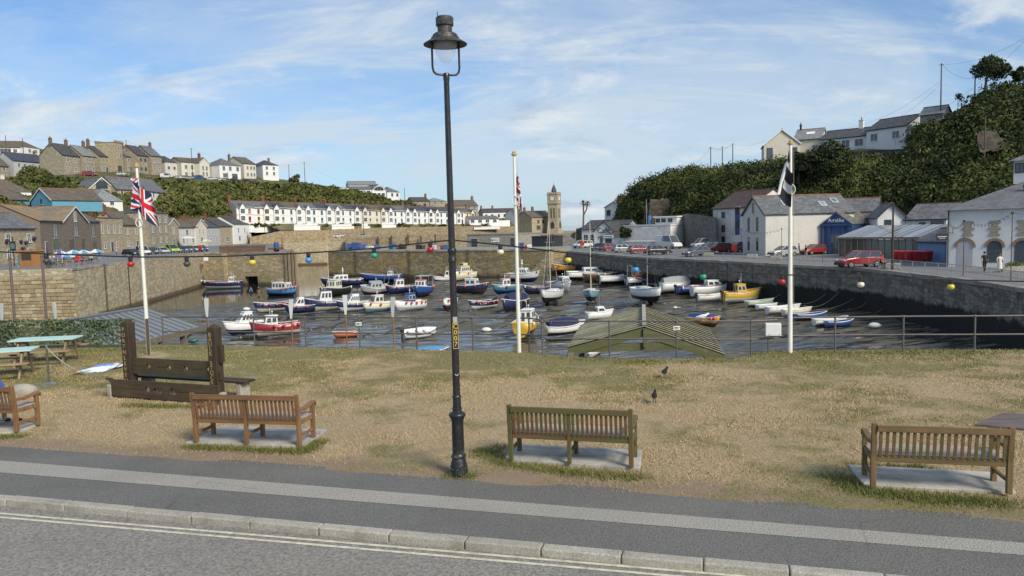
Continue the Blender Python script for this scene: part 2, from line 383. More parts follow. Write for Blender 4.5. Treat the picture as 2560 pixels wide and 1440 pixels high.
# dry-stone bank that drops from the lawn edge to the harbour floor
mb = MB()
for i in range(len(edge_w)-1):
    a, b = edge_w[i], edge_w[i+1]; mb.add([(a.x,a.y,-.0),(b.x,b.y,-.0),(b.x*1.02,b.y*1.02+.3,-8.2),(a.x*1.02,a.y*1.02+.3,-8.2)], [(0,1,2,3)])
struct(mb.build('bank', paint((.17,.15,.10), .9, .5)))
slabs = {'a': [(463,1112),(762,1121),(818,1078),(560,1069)], 'b': [(1260,1155),(1600,1176),(1605,1131),(1282,1115)], 'c': [(2160,1220),(2540,1237),(2500,1188),(2120,1168)], 'd': [(-60,1092),(48,1084),(105,1062),(-60,1056)]}
slab_w = {k: [U(*p) for p in v] for k, v in slabs.items()}
def inside(px, py, poly):
    r = np.zeros(px.shape, bool); n = len(poly)
    for i in range(n):
        a, b = poly[i], poly[(i+1)%n]; c = ((a.y > py) != (b.y > py)) & (px < (b.x-a.x)*(py-a.y)/(b.y-a.y+1e-9)+a.x); r ^= c
    return r
en = Vector((-(e1-e0).y, (e1-e0).x, 0)).normalized()
def blades(name, X, Y, h0, h1, w, mat, label):
    n = len(X); a = np.random.rand(n)*2*np.pi; h = h0+(h1-h0)*np.random.rand(n)**1.5; b = np.random.rand(n)*2*np.pi; l = h*(.3+1.0*np.random.rand(n))
    d = np.sqrt(X**2+Y**2); ww = w*(.6+.6*np.random.rand(n))*(d/14)
    V = np.zeros((n,3,3)); V[:,0,0] = X-np.cos(a)*ww; V[:,0,1] = Y-np.sin(a)*ww; V[:,1,0] = X+np.cos(a)*ww; V[:,1,1] = Y+np.sin(a)*ww
    V[:,2,0] = X+np.cos(b)*l; V[:,2,1] = Y+np.sin(b)*l; V[:,2,2] = h; V[:,:2,2] = -.01
    return stuff(put(name, poly_mesh(name, V, 3, mat), None))
N = 420000
Y = 8.0+17.5*np.random.rand(N); X = (np.random.rand(N)*2-1)*(.95*Y)
dd = (X-e0.x)*en.x+(Y-e0.y)*en.y; ye = np.interp(X/Y, az_e, y_e)
wear = fbm(X*.6, Y*1.1, 4, 21); keep = (dd > .05) & (Y < ye+.05) & (np.random.rand(N) < np.clip((dd-.05+(wear-.5)*1.6)/.8, 0, 1)) & (np.random.rand(N) < .35+1.1*fbm(X*.8,Y*.8,3,5))
for v in slab_w.values(): keep &= ~inside(X, Y, v)
blades('dry_grass', X[keep], Y[keep], .014, .042, .0075, blade_mat(), '')
# greener tufts along the slabs, the stocks, the lamp and the lawn edge
gx = []; gy = []
def tufts(pts, n, spread, dens=1):
    for _ in range(n):
        s = random.random()*(len(pts)-1); i = int(s); p = on(pts[i], pts[i+1], s-i); gx.append(p.x+random.gauss(0,spread)); gy.append(p.y+random.gauss(0,spread*.8))
tufts([U(470,1118),U(600,1126),U(760,1130),U(800,1104)], 5200, .10); tufts([U(1200,1130),U(1262,1165),U(1420,1182),U(1600,1196)], 5200, .13)
tufts([U(2080,1190),U(2170,1232),U(2330,1248),U(2540,1262)], 6500, .15); tufts([U(2125,1165),U(2330,1172)], 1200, .1)
tufts([U(310,1014),U(480,1020)], 1800, .12); tufts([U(1120,1190),U(1180,1192)], 700, .08); tufts([U(-40,1098),U(60,1092)], 900, .1)
tufts([U(120,884),U(330,872),U(560,872)], 1500, .25); tufts([U(1380,896),U(1600,905),U(1850,902)], 1700, .3); tufts([U(1880,886),U(2200,882),U(2560,880)], 1800, .3); tufts([U(1180,1150),U(1215,1128),U(1262,1120)],900,.12)
gx = np.array(gx); gy = np.array(gy); k = np.ones(len(gx), bool)
for v in slab_w.values(): k &= ~inside(gx, gy, v)
k &= np.random.rand(len(gx)) < .62
k &= gy < np.interp(gx/gy, az_e, y_e)+.03
blades('green_grass', gx[k], gy[k], .03, .10, .008, blade_mat(True), '')

# ------------------------------------------------------------------ benches
CONC = None
def concrete(c=(.45,.435,.39), name='concrete'):
    t = NT(name); v = t.gcoord(); a = t.noise(v, 2.2, 8, .65, .4); b = t.noise(v, 45, 3, .7)
    cc = t.mix(t.ramp(a, .35, .7), c, tuple(x*.55 for x in c)); cc = t.mix(t.math('MULTIPLY', t.ramp(b, .4, .7), .4), cc, tuple(x*.6 for x in c))
    t.col(cc); t.rough(.9); t.bump(b, .4, .006); return t.m
CONC = concrete()
labels = {'a': 'pale concrete slab under the bench beside the wooden stocks', 'b': 'concrete slab with cracks under the mossy bench beside the lamp post', 'c': 'pale concrete slab under the bench nearest the right-hand road', 'd': 'concrete slab under the bench where a person in blue sits'}
for k, v in slab_w.items():
    mb = MB(); mb.add([(p.x,p.y,-.2) for p in v]+[(p.x,p.y,.045) for p in v], [(3,2,1,0),(4,5,6,7),(0,1,5,4),(1,2,6,5),(2,3,7,6),(3,0,4,7)])
    tag(mb.build('bench_slab', CONC, bevel=.012), labels[k], 'slab', 'concrete bench slabs')
def bench(label, pL, pR, mats, mid, nsl, H=.90, depth=.60, left=None):
    a = U(*pL, .045) if left is None else left; b = U(*pR, .045); W = (b-a).length; rz = math.atan2(b.y-a.y, b.x-a.x)
    t = thing('park_bench', label, 'bench', (a.x, a.y, .045), rz, 'wooden park benches on the lawn')
    ml, ms = mats; pw = .072
    def leg_poly(): return [(0,0),(pw,0),(pw*1.0,.42),(.01,H),(-.055,H),(0,.44)]
    xs = [0, W-pw] + ([W/2-pw/2] if mid else [])
    for i, x in enumerate(xs):
        mb = MB(); h = H if i < 2 else H-.04
        mb.ext([(0,0),(pw,0),(pw,.43),(.012,h),(-.05,h),(0,.43)], x, x+pw*(.95 if i < 2 else .8), 'x'); mb.build('back_leg', ml, t, bevel=.006)
        mb = MB(); mb.ext([(depth-pw,0),(depth,0),(depth,.62 if i < 2 else .40),(depth-pw,.62 if i < 2 else .40)], x+.002, x+pw*.93, 'x'); mb.build('front_leg', ml, t, bevel=.006)
        mb = MB(); mb.box(x+.015, pw, .14, x+pw-.015, depth-pw, .185); mb.build('stretcher', ml, t, bevel=.004)
        mb = MB(); mb.box(x+.012, pw, .355, x+pw-.012, depth-pw, .425); mb.build('seat_support', ml, t, bevel=.004)
    for x in (0, W-pw):       # curved arm rests
        mb = MB(); prof = [(-.02,.655),(.10,.640),(.25,.625),(.40,.640),(.52,.66),(.60,.665),(.645,.645),(.66,.61)]
        up = prof; dn = [(y-.012*(1 if i>5 else 0), z-.05) for i,(y,z) in enumerate(prof)]
        mb.ext(up+dn[::-1], x-.004, x+pw+.004, 'x'); mb.build('armrest', ml, t, bevel=.006, smooth=40)
    rails = [(pw, W-pw)] if not mid else [(pw, W/2-pw*.4), (W/2+pw*.4, W-pw)]
    yb = lambda z: -.022-(z-.43)*.13+.036
    for (x0, x1) in rails:
        mb = MB(); mb.bar((x0,.035,.405),(x1,.035,.405),.045,.085); mb.build('bottom_rail', ms, t, bevel=.005)
    mb = MB(); mb.bar((pw*.9,yb(.835),.835),(W-pw*.9,yb(.835),.835),.05,.085); mb.build('top_rail', ms, t, bevel=.006)
    sl = MB(); sl.bar((0,yb(.44),.44),(0,yb(.80),.80),.042,.016, up=(0,1,0)); me = sl.mesh('back_slat'); me.materials.append(ms)
    tot = [(x1-x0) for x0,x1 in rails]
    for (x0,x1) in rails:
        n = round(nsl*(x1-x0)/sum(tot))
        for i in range(n): put('back_slat', me, t, Matrix.Translation((x0+(i+.5)*(x1-x0)/n,0,0)), bevel=.003)
    for i in range(6):
        y = .09+.095*i; mb = MB(); mb.box(pw*.5, y, .428, W-pw*.5, y+.072, .448); mb.build('seat_slat', SEATW, t, bevel=.004)
    mb = MB(); mb.box(pw, depth-.06, .34, W-pw, depth-.03, .42); mb.build('front_rail', ms, t, bevel=.004)
    return t
SEATW = wood((.30,.25,.21),(.46,.41,.36), .0, 1, axis=0, name='pale_seat_timber')  # seat slats in a paler tone than backs and legs
TK1 = wood((.165,.085,.036),(.27,.15,.066), .0, 1, axis=2, name='teak_legs'); TK1s = wood((.135,.066,.03),(.23,.125,.054), .0, 1, axis=0, name='teak_slats')
TK2 = wood((.10,.066,.027),(.18,.115,.046), .75, 1, axis=2, name='mossy_teak_legs'); TK2s = wood((.10,.054,.023),(.18,.095,.038), .6, 1, axis=0, name='mossy_teak_slats')
TK3 = wood((.13,.08,.036),(.22,.14,.064), .35, 1, axis=2, name='worn_teak_legs'); TK3s = wood((.11,.066,.029),(.19,.117,.05), .55, 1, axis=0, name='worn_teak_slats')
bench('honey brown teak bench standing in front of the wooden stocks', (484,1107), (752,1116), (TK1, TK1s), True, 24)
bench('mossy green-brown teak bench just right of the black lamp post', (1271,1152), (1584,1170), (TK2, TK2s), True, 23)
bench('weathered teak bench nearest the camera beside the brown decking', (2177,1220), (2533,1237), (TK3, TK3s), False, 19)
br = U(35,1081,.045)
bench('teak bench cut by the photo edge, a person in blue on it', None, (43,1081), (TK1, TK1s), True, 24, left=br+Vector((-1.9,.32,0)))

# ------------------------------------------------------------------ lamp post
lb = U(1148, 1187); K = lb.y/F
LT = D(1113,42,lb.y).z; print('LAMPTOP', LT)
lamp = thing('street_lamp', 'tall black Victorian style lamp post between the two benches', 'street lamp', (lb.x, lb.y, 0), R(20))
def scuffed():
    t = NT('scuffed_black_iron'); v = t.gcoord(); z = t.sep(v, 2)
    f = t.math('MULTIPLY', t.ramp(t.noise(v, 22, 6, .7), .55, .68), t.ramp(z, .65, .2)); r = t.ramp(t.noise(v, 14, 5, .7), .6, .75)
    cc = t.mix(f, (.014,.016,.02), (.28,.25,.21)); cc = t.mix(t.math('MULTIPLY', r, .35), cc, (.06,.04,.03)); t.col(cc); t.rough(.38); t.bump(t.noise(v, 40, 4), .15, .004); return t.m
IRON = scuffed()
base = MB(); base.lathe([(.135,0),(.138,.06),(.125,.10),(.128,.13),(.112,.22),(.095,.27),(.112,.285),(.112,.31),(.094,.33),(.090,.36),(.088,.84),(.098,.87),(.10,.89),(.125,.93),(.128,.95),(.118,.97),(.07,1.0),(.066,1.02),(.074,1.03),(.074,1.05),(.062,1.06),(.060,1.20),(.068,1.21),(.068,1.235),(.058,1.25)], 28)
base.build('column_base', IRON, lamp, smooth=35)
hatch = MB(); hatch.lathe([(.0945,.42),(.0945,.80)], 28); hm = MB()
for j in range(7):
    a0 = -2.2+.13*j; hm.add([(math.cos(a)*.0945, math.sin(a)*.0945, z) for a,z in ((a0,.42),(a0+.13,.42),(a0+.13,.80),(a0,.80))], [(0,1,2,3)])
hm.build('access_door', BLACKP, lamp)
bolt = MB()
for j in range(12): a = j*math.pi/6; bolt.ball((math.cos(a)*.128, math.sin(a)*.128, .12), .012, 6, 4)
bolt.build('bolt_ring', IRON, lamp)
sh = MB(); sh.tube([(0,0,1.2),(0,0,3.4),(0,0,6.04)], [.055,.050,.040], 20); sh.build('shaft', BLACKP, lamp, smooth=40)
cb = MB(); cb.lathe([(.052,3.28),(.066,3.29),(.066,3.33),(.056,3.35),(.056,3.42),(.066,3.44),(.066,3.48),(.052,3.5)], 20); cb.build('collar', BLACKP, lamp, smooth=35)
yk = MB(); pts = [(-.2,0,6.55),(-.2,0,6.16),(-.185,0,6.10),(-.15,0,6.068),(-.10,0,6.06),(0,0,6.06),(.10,0,6.06),(.15,0,6.068),(.185,0,6.10),(.2,0,6.16),(.2,0,6.55)]
yk.tube(pts, .016, 10); yk.lathe([(.045,5.98),(.047,6.0),(.047,6.07),(.04,6.085)], 16); yk.build('yoke', BLACKP, lamp, smooth=40)
LICH = paint((.012,.012,.012), .5, .42, (.22,.21,.19), 16, name='lichen_black_iron')
cp = MB(); cp.lathe([(.145,6.60),(.205,6.575),(.315,6.505),(.312,6.495),(.18,6.545),(.13,6.56)], 36, caps=False); cp.build('shade', LICH, lamp, smooth=35)
cp = MB(); cp.lathe([(.205,6.572),(.20,6.60),(.185,6.605),(.175,6.64),(.15,6.66),(.105,6.67),(.105,6.76),(.125,6.77),(.13,6.80),(.122,6.81),(.127,6.83),(.127,6.88),(.11,6.9)], 32); cp.build('chimney_cap', LICH, lamp, smooth=35)
pin = MB(); pin.tube([(-.10,0,6.88),(-.105,0,6.97)], .006, 6); pin.build('photocell_pin', paint((.02,.04,.10),.5,.2), lamp)
gl = MB(); gl.lathe([(.165,6.53),(.163,6.47),(.15,6.40),(.125,6.33),(.085,6.265),(.04,6.23),(.0,6.225)], 28, caps=False)
t = NT('lamp_globe_glass'); t.col((.80,.85,.9)); t.rough(.05); t.b.inputs['Transmission Weight'].default_value = .0; t.b.inputs['Alpha'].default_value = .16; GLOBE = t.m
gl.build('globe', GLOBE, lamp, smooth=True)
rf = MB(); rf.lathe([(.17,6.535),(.172,6.50),(.165,6.475),(.155,6.475),(.12,6.52)], 28); rf.build('reflector_ring', paint((.22,.21,.2),.5,.3), lamp, smooth=35)
pl = MB(); pl.box(-.036,-.062,1.98,.036,-.055,2.36); pl.box(-.033,-.064,2.37,.033,-.055,2.46, 1)
plm = pl.build('number_plate', [paint((.012,.012,.012),.4,.1), paint((.33,.33,.33),.5,.2)], lamp); plm.rotation_euler = (0,0,R(-20)-math.atan2(lb.x,lb.y)+R(12))
YELT = paint((.65,.46,.09), .5, .15, name='yellow_lettering')
for i, ch in enumerate('C007'): lettering(ch, .10, YELT, plm, Matrix.Translation((0,-.0645,2.312-.09*i)) @ Matrix.Rotation(R(90),4,'X'), .001)
fr = MB()
for (x0,z0,x1,z1) in ((-.036,1.975,.036,1.982),(-.036,2.358,.036,2.365),(-.040,1.975,-.035,2.365),(.035,1.975,.040,2.365)): fr.box(x0,-.066,z0,x1,-.058,z1)
fr.build('plate_frame', YELT, plm)
ring = MB(); a = [R(x) for x in range(-160,-10,12)]; ring.tube([(.026*math.cos(x), -.062, 1.60+.035*math.sin(x)) for x in a], .006, 6); rg = ring.build('sticker_scrap', paint((.5,.5,.5),.6,.3), lamp); rg.rotation_euler = plm.rotation_euler

lamp.scale = (1, 1, LT/6.9)
# ------------------------------------------------------------------ railing along the harbour edge
GALV = paint((.105,.11,.115), .5, .45, (.20,.12,.07), 5, metal=.15, name='grey_painted_steel')
def railing(label, top_pts, posts, ztop=.97, zmid=.47, endL=None, endR=None):
    """top_pts: photo bearings of the top rail; posts: bearings of the posts"""
    P = [U(x, y, ztop) for x, y in top_pts]
    t = thing('harbour_railing', label, 'railing', (P[0].x, P[0].y, 0), 0, 'grey tubular railings at the lawn edge'); o = Vector((P[0].x, P[0].y, 0))
    xs = [p.x/p.y for p in P]
    top = [p-o for p in P]; mid = [Vector((p.x,p.y,zmid))-o for p in P]
    if endL: top = [top[0]+Vector(endL)] + top; mid = [mid[0]+Vector(endL)] + mid
    if endR: top = top+[top[-1]+Vector(endR)]; mid = mid+[mid[-1]+Vector(endR)]
    mb = MB(); mb.tube(top, .024, 10); mb.build('top_rail', GALV, t, smooth=60)
    mb = MB(); mb.tube(mid, .022, 10); mb.build('middle_rail', GALV, t, smooth=60)
    for px in posts:
        y = np.interp(px, [a for a,_ in top_pts], [b for _,b in top_pts]); q = U(px, y, ztop)-o; q.z = 0
        mb = MB(); mb.tube([(0,0,-.25),(0,0,ztop-.03)], .025, 10); mb.ball((0,0,ztop), .040, 10, 7); mb.ball((0,0,zmid), .036, 10, 7)
        mb.build('post', GALV, t, smooth=50).location = q
    return t
railing('long grey railing from the flagpole with union flag to the lamp post side', [(405,792),(633,792),(1040,794),(1322,795)], [405,518,633,762,897,1040,1181,1322], endR=(.62,-1.05,0))
railing('grey railing bowed out in front of the slatted timber roof', [(1355,804),(1523,803),(1691,803),(1878,803)], [1355,1523,1691,1878], endL=(-.25,.25,0), endR=(.75,.15,0))
railing('grey railing on the right that carries the white meter box', [(1921,795),(2088,793),(2259,791),(2438,790),(2560,789),(2760,787)], [1921,2088,2259,2438,2615], endL=(-.18,-.25,0))
q = U(1931,823,.74)
mbx = thing('meter_box', 'white steel cabinet fixed to the railing beside the right flagpole', 'meter box', (q.x,q.y-.05,.58), R(-14))
mb = MB(); mb.box(-.20,-.13,0,.20,.10,.33); mb.build('housing', WHITE, mbx, bevel=.012)
mb = MB(); mb.box(-.19,-.138,.01,.19,-.131,.32); mb.build('door', WHITE, mbx, bevel=.004)
for x in (-.12,.14): mb = MB(); mb.box(x,-.142,.03,x+.02,-.136,.05); mb.build('lock', BLACKP, mbx)
for (px, lab) in ((897,'small white notice on the railing post below the red cabin boat'),(1691,'small white notice with logo on the railing before the slatted roof')):
    top = 809 if px == 897 else 819; q = U(px, top, .86); s = thing('notice_plate', lab, 'sign', (q.x, q.y-.035, .80), 0, 'railing notices')
    mb = MB(); mb.box(-.09,-.006,0,.09,0,.11); mb.build('plate', WHITE, s); mb = MB(); mb.box(-.07,-.009,.045,.03,-.0065,.075); mb.box(-.07,-.009,.022,.06,-.0065,.03); mb.build('print', BLACKP, s)
    mb = MB(); mb.lathe([(.014,0),(.014,.002)],10); mb.build('roundel', BLACKP, s, ).matrix_local = Matrix.Translation((.06,-.0065,.065)) @ Matrix.Rotation(R(90),4,'X')
# ------------------------------------------------------------------ sea, harbour floor
def water_mat():
    t = NT('harbour_water'); v = t.gcoord(scale=(.35,1,1)); t.col((.022,.027,.022)); t.rough(.06); t.b.inputs['IOR'].default_value = 1.33
    t.bump(t.noise(v, 1.6, 4, .6), .10, .05); return t.m
WATERZ = -7.66
mb = MB(); mb.add([(-9000,24,WATERZ),(9000,24,WATERZ),(9000,14000,WATERZ),(-9000,14000,WATERZ)], [(0,1,2,3)])
struct(mb.build('sea', water_mat()))
def mud_mat():
    t = NT('wet_mud'); v = t.gcoord(); a = t.noise(t.gcoord(scale=(.5,1.6,1)), 1.1, 6, .65); b = t.noise(v, 9, 5, .7); g = t.noise(t.gcoord(scale=(.7,1,1)), .16, 5, .7, .5)
    reg = t.noise(t.gcoord(scale=(.6,1,1)), .05, 3, .5); w = t.noise(t.gcoord(scale=(.28,1.25,1)), .85, 7, .68, .6)
    film = t.ramp(t.math('ADD', w, t.math('MULTIPLY', t.math('SUBTRACT', reg, .5), .45)), .475, .54)      # where a skin of water lies on the mud
    cc = t.mix(t.ramp(a, .35, .68), (.048,.043,.030), (.17,.152,.11)); cc = t.mix(t.math('MULTIPLY', t.ramp(b, .45, .7), .5), cc, (.03,.027,.02))
    cc = t.mix(t.math('MULTIPLY', t.ramp(g, .60, .70), .6), cc, (.06,.075,.02)); cc = t.mix(film, cc, (.035,.034,.028))
    t.col(cc); t.rough(t.ramp(film, 0, 1, .72, .10)); t.bump(t.math('MULTIPLY', b, t.math('SUBTRACT', 1.0, film)), .5, .04); return t.m
nx, ny = 330, 420; xs = np.linspace(-92, 46, nx); ys = 27+(np.linspace(0, 1, ny)**1.5)*160
Xg, Yg = np.meshgrid(xs, ys)
WALLY = [0,53,62,78,89,118,152,260]; WALLX = [34.5,35.4,36.4,35.7,31.5,19.6,11,-5]
def mud_base(X, Y):
    """smooth level of the harbour floor: it shelves up towards the right-hand wall and sinks to the channel on the left"""
    ln = np.interp(X, [-92,-55,-32,-18.7,-4,60], [92,114,136,158,196,260]); s = np.clip((Y-ln)/14, 0, 1); s = s*s*(3-2*s)
    d = np.clip(1-(np.interp(Y, WALLY, WALLX)-X)/30, 0, 1.2); return -7.57+1.65*d**1.25 - s*.58 + np.clip((44-Y)/16, 0, 1)*.35
def ripple(X, Y): return (fbm(X*.14, Y*.40, 5, 11)-.5)*.40 + (fbm(X*.5, Y*1.9, 3, 31)-.5)*.15
Zg = mud_base(Xg, Yg) + ripple(Xg, Yg)
def G(px, py, up=0.0):
    z = -7.6
    for _ in range(12): p = U(px, py, z+up); z = .5*z+.5*float(mud_base(p.x, p.y))
    p = U(px, py, z+up); return Vector((p.x, p.y, z))
struct(put('harbour_floor', grid_mesh('harbour_floor', np.stack([Xg, Yg, Zg], -1), mud_mat())))

# ------------------------------------------------------------------ stone walls and quays
def stone_wall(name, c1, c2, mortar, size=(.8,.8,.36), weed=None, lichen=0.0, streak=.5, joint=.06):
    t = NT(name); g = t.gcoord(); sc = tuple(1/x for x in size); v = t.gcoord(scale=sc)
    ed = t.vor(v, 1.0, 'DISTANCE_TO_EDGE', 'Distance', .8); cell = t.vor(v, 1.0, 'F1', 'Color', .8)
    gray = t.n.new('ShaderNodeRGBToBW'); t.l.new(cell, gray.inputs[0])
    n1 = t.noise(g, 1.4, 6, .65); n2 = t.noise(g, 12, 4, .7)
    cc = t.mix(t.ramp(gray.outputs[0], .25, .75), c1, c2); cc = t.mix(t.math('MULTIPLY', t.ramp(n2, .35, .7), .35), cc, tuple(x*.5 for x in c1))
    cc = t.mix(t.ramp(ed, 0.0, joint, .8, 0), cc, mortar)
    cc = t.mix(t.math('MULTIPLY', t.ramp(n1, .42, .72), .45), cc, tuple(x*.55 for x in c1))
    st = t.noise(t.gcoord(scale=(1.2,1.2,.10)), 1.5, 5, .7); cc = t.mix(t.math('MULTIPLY', t.ramp(st, .52, .72), streak), cc, tuple(x*.4 for x in mortar))
    st2 = t.noise(t.gcoord(scale=(1.5,1.5,.16)), 1.9, 5, .75); cc = t.mix(t.math('MULTIPLY', t.ramp(st2, .60, .76), streak*.6), cc, tuple(min(.6, x*1.8) for x in c2))
    if lichen: cc = t.mix(t.math('MULTIPLY', t.ramp(t.noise(g, .22, 5, .65), .45, .62), lichen), cc, (.30,.205,.05))
    if weed is not None:
        wz, soft, wc, amp = weed; z = t.sep(g, 2)
        dn = t.math('MULTIPLY', t.math('SUBTRACT', t.noise(t.gcoord(scale=(1,1,.25)), .9, 6, .75), .5), amp)
        f = t.ramp(t.math('ADD', z, dn), wz+soft, wz-soft); cc = t.mix(f, cc, wc)
    t.col(cc); t.rough(.88); t.bump(t.math('ADD', t.ramp(ed, 0, .12), t.math('MULTIPLY', n2, .6)), .6, .05); return t.m
W_LEFT = stone_wall('ochre_quay_stone', (.39,.325,.205), (.60,.52,.36), (.24,.195,.125), (.7,.7,.32), (-7.05,.25,(.12,.085,.045),.9), .0, .35)
W_FAR = stone_wall('olive_quay_stone', (.21,.175,.108), (.36,.305,.195), (.11,.09,.06), (1.2,1.2,.38), (-6.3,.5,(.045,.042,.03),2.6), .5, .38)
W_PIER = stone_wall('pier_stone', (.33,.275,.175), (.50,.425,.29), (.17,.145,.095), (1.1,1.1,.36), (-7.1,.3,(.09,.075,.045),.9), .2, .45)
W_RIGHT = stone_wall('dark_quay_stone', (.15,.138,.115), (.28,.26,.22), (.075,.068,.056), (.75,.75,.38), (-3.9,.2,(.011,.0115,.009),1.7), .0, .8)
W_TAN = stone_wall('tan_retaining_stone', (.27,.215,.135), (.42,.345,.225), (.15,.12,.075), (.9,.9,.4), None, .12, .4)
QTOP = concrete((.30,.285,.25), 'quay_concrete'); QROAD = asphalt('quay_asphalt', (.17,.17,.17), .5)
CAP = stone_wall('coping_granite', (.26,.245,.21), (.38,.36,.31), (.2,.18,.15), (3,3,3), None, 0, .3)
def quay(name, pts, z, wall, top=None):
    """solid quay: pts = plan polygon; stone sides and a paved top"""
    mb = MB(); n = len(pts); zs = z if isinstance(z, (list, tuple)) else [z]*n
    vs = [(p[0],p[1],-8.6) for p in pts]+[(p[0],p[1],zs[i]) for i,p in enumerate(pts)]
    mb.add(vs, [(i,(i+1)%n,n+(i+1)%n,n+i) for i in range(n)], 0); mb.add(vs[n:], [tuple(range(n))], 1)
    o = mb.build(name, [wall, top or QTOP]); bm = bmesh.new(); bm.from_mesh(o.data); bmesh.ops.triangulate(bm, faces=[f for f in bm.faces if len(f.verts) > 4]); bm.to_mesh(o.data); bm.free()
    return o
cap_me = MB(); cap_me.box(-.5,-.1,-.28,.5,.55,.03); cap_mesh = cap_me.mesh('coping_stone'); cap_mesh.materials.append(CAP)
def copings(parent, pts, z, step=1.25, flip=1):
    for a, b in zip(pts[:-1], pts[1:]):
        a = Vector((a[0],a[1],0)); b = Vector((b[0],b[1],0)); l = (b-a).length; n = max(1, int(l/step)); d = (b-a)/n; rz = math.atan2(d.y, d.x)
        for i in range(n):
            c = a+d*(i+.5); put('coping_stone', cap_mesh, parent, Matrix.Translation((c.x,c.y,z+random.uniform(-.02,.02))) @ Matrix.Rotation(rz, 4, 'Z') @ Matrix.Diagonal(((d.length-.03), flip, 1, 1)))
def xy(px, py, z): p = U(px, py, z); return (p.x, p.y)
ZL, ZF, ZR = -.3, -1.0, -1.5
RQ = [xy(1420,628,ZR), xy(1600,643,ZR), xy(1800,652,ZR), xy(1960,661,ZR), xy(2160,671,ZR), xy(2400,697,ZR), xy(2560,721,ZR), (35.2,40), (34.5,24)]
FQ0 = xy(820,628,ZF); FQ1 = xy(1385,623,ZF); LQ0 = xy(179,671,ZL); LQ1 = xy(504,631,ZL); LP = xy(735,631,-.66)
def tq(o, name): return struct(o)
rq = struct(quay('quay_right', RQ+[(160,24),(220,430),(60,430),(FQ1[0]-2,FQ1[1]+30)], ZR, W_RIGHT, QROAD)); copings(rq, RQ[:8], ZR, 1.25, 1)
fq = struct(quay('quay_far', [FQ0, FQ1, RQ[0], (RQ[0][0]+6,RQ[0][1]+40), (FQ0[0]+4,FQ0[1]+24)], [ZF,ZF,ZR,ZR,ZF], W_FAR)); copings(fq, [FQ0, FQ1], ZF, 1.4, 1)
back = 1.3; lpd = Vector((LP[0]-LQ1[0], LP[1]-LQ1[1], 0)).normalized(); lpn = Vector((-lpd.y, lpd.x, 0))
B1 = (LQ1[0]+lpn.x*back, LQ1[1]+lpn.y*back); B2 = (LP[0]+lpn.x*back, LP[1]+lpn.y*back)
lq = struct(quay('quay_left', [LQ0, B1, B2, (-62,206), (-76,258), (-100,300), (-330,420), (-330,LQ0[1])], [ZL,ZL,-.66,ZL,ZL,ZL,ZL,ZL], W_LEFT, QROAD)); copings(lq, [LQ0, LQ1], ZL, 1.3, 1); copings(lq, [LQ1, LP], ZL-.18, 1.3, 1)
# facing of the left pier, with the culvert opening left free
def skin(px0, px1, z0, z1, parent, name='pier_facing'):
    def at(px): 
        s = (px-504)/(735-504); return Vector((LQ1[0],LQ1[1],0)) + (Vector((LP[0],LP[1],0))-Vector((LQ1[0],LQ1[1],0)))*s
    a, b = at(px0), at(px1); n = lpn*(back-.01)
    mb = MB(); mb.add([(a.x,a.y,z0),(b.x,b.y,z0),(b.x+n.x,b.y+n.y,z0),(a.x+n.x,a.y+n.y,z0),(a.x,a.y,z1),(b.x,b.y,z1),(b.x+n.x,b.y+n.y,z1),(a.x+n.x,a.y+n.y,z1)],
        [(3,2,1,0),(4,5,6,7),(0,1,5,4),(1,2,6,5),(2,3,7,6),(3,0,4,7)]); return mb.build(name, W_PIER, parent)
skin(504,611,-8.6,-.44,lq); skin(643,735,-8.6,-.66,lq); skin(611,643,-5.75,-.55,lq)
CULV = paint((.004,.004,.004), .95, .1, name='culvert_dark')  # near-black colour stands in for the shade inside the culvert
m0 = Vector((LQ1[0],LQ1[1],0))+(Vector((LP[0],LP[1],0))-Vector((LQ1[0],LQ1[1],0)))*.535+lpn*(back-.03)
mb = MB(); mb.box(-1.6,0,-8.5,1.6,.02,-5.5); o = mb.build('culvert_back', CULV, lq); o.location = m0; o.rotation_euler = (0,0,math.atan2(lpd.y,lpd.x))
# timber fenders of the harbour gate on the pier end
GT = wood((.22,.17,.11),(.40,.33,.23), .15, .4, axis=2, name='gate_timber')
gate = thing('gate_timbers', 'tall weathered timber baulks lining the harbour gate pier end', 'gate', (LP[0],LP[1],-8.0), math.atan2(lpd.y,lpd.x))
for i,(x,w) in enumerate(((-2.2,.55),(-1.3,.5),(-.5,.55),(.35,.5))):
    mb = MB(); mb.box(x,-.45-.12*(i%2),0,x+w,.0,7.4+.3*(i%3)); mb.build('baulk', GT, gate, bevel=.05)
# stairs built against the pier face
def stairs(px0, px1, y_front, z0, z1, n, label, rev=False, base=None, d=lpd, nrm=lpn, mat=W_PIER):
    t = thing('quay_steps', label, 'stairs', base, math.atan2(d.y, d.x)); L_ = px1
    for i in range(n):
        s0 = i/n; s1 = (i+1)/n; x0, x1 = (s0*L_, s1*L_) if not rev else (L_-s1*L_, L_-s0*L_)
        mb = MB(); mb.box(x0,-1.3,z0-base[2]-.3,x1,0,z0+(z1-z0)*(i+1)/n-base[2]); mb.build('step', mat, t)
    return t
stairs(0, 6.0, 0, -7.4, ZL-.4, 16, 'stone steps climbing the left pier beside the blue fishing boat', base=Vector((LQ1[0],LQ1[1],-7.6))+lpd*.6)
fd = Vector((FQ1[0]-FQ0[0], FQ1[1]-FQ0[1], 0)).normalized()
stairs(0, 6.5, 0, -7.4, ZF-.2, 16, 'dark stone steps in the far corner below the parked cars', rev=False, base=Vector((FQ1[0],FQ1[1],-7.6))-fd*6.6-Vector((0,.05,0)), d=fd)
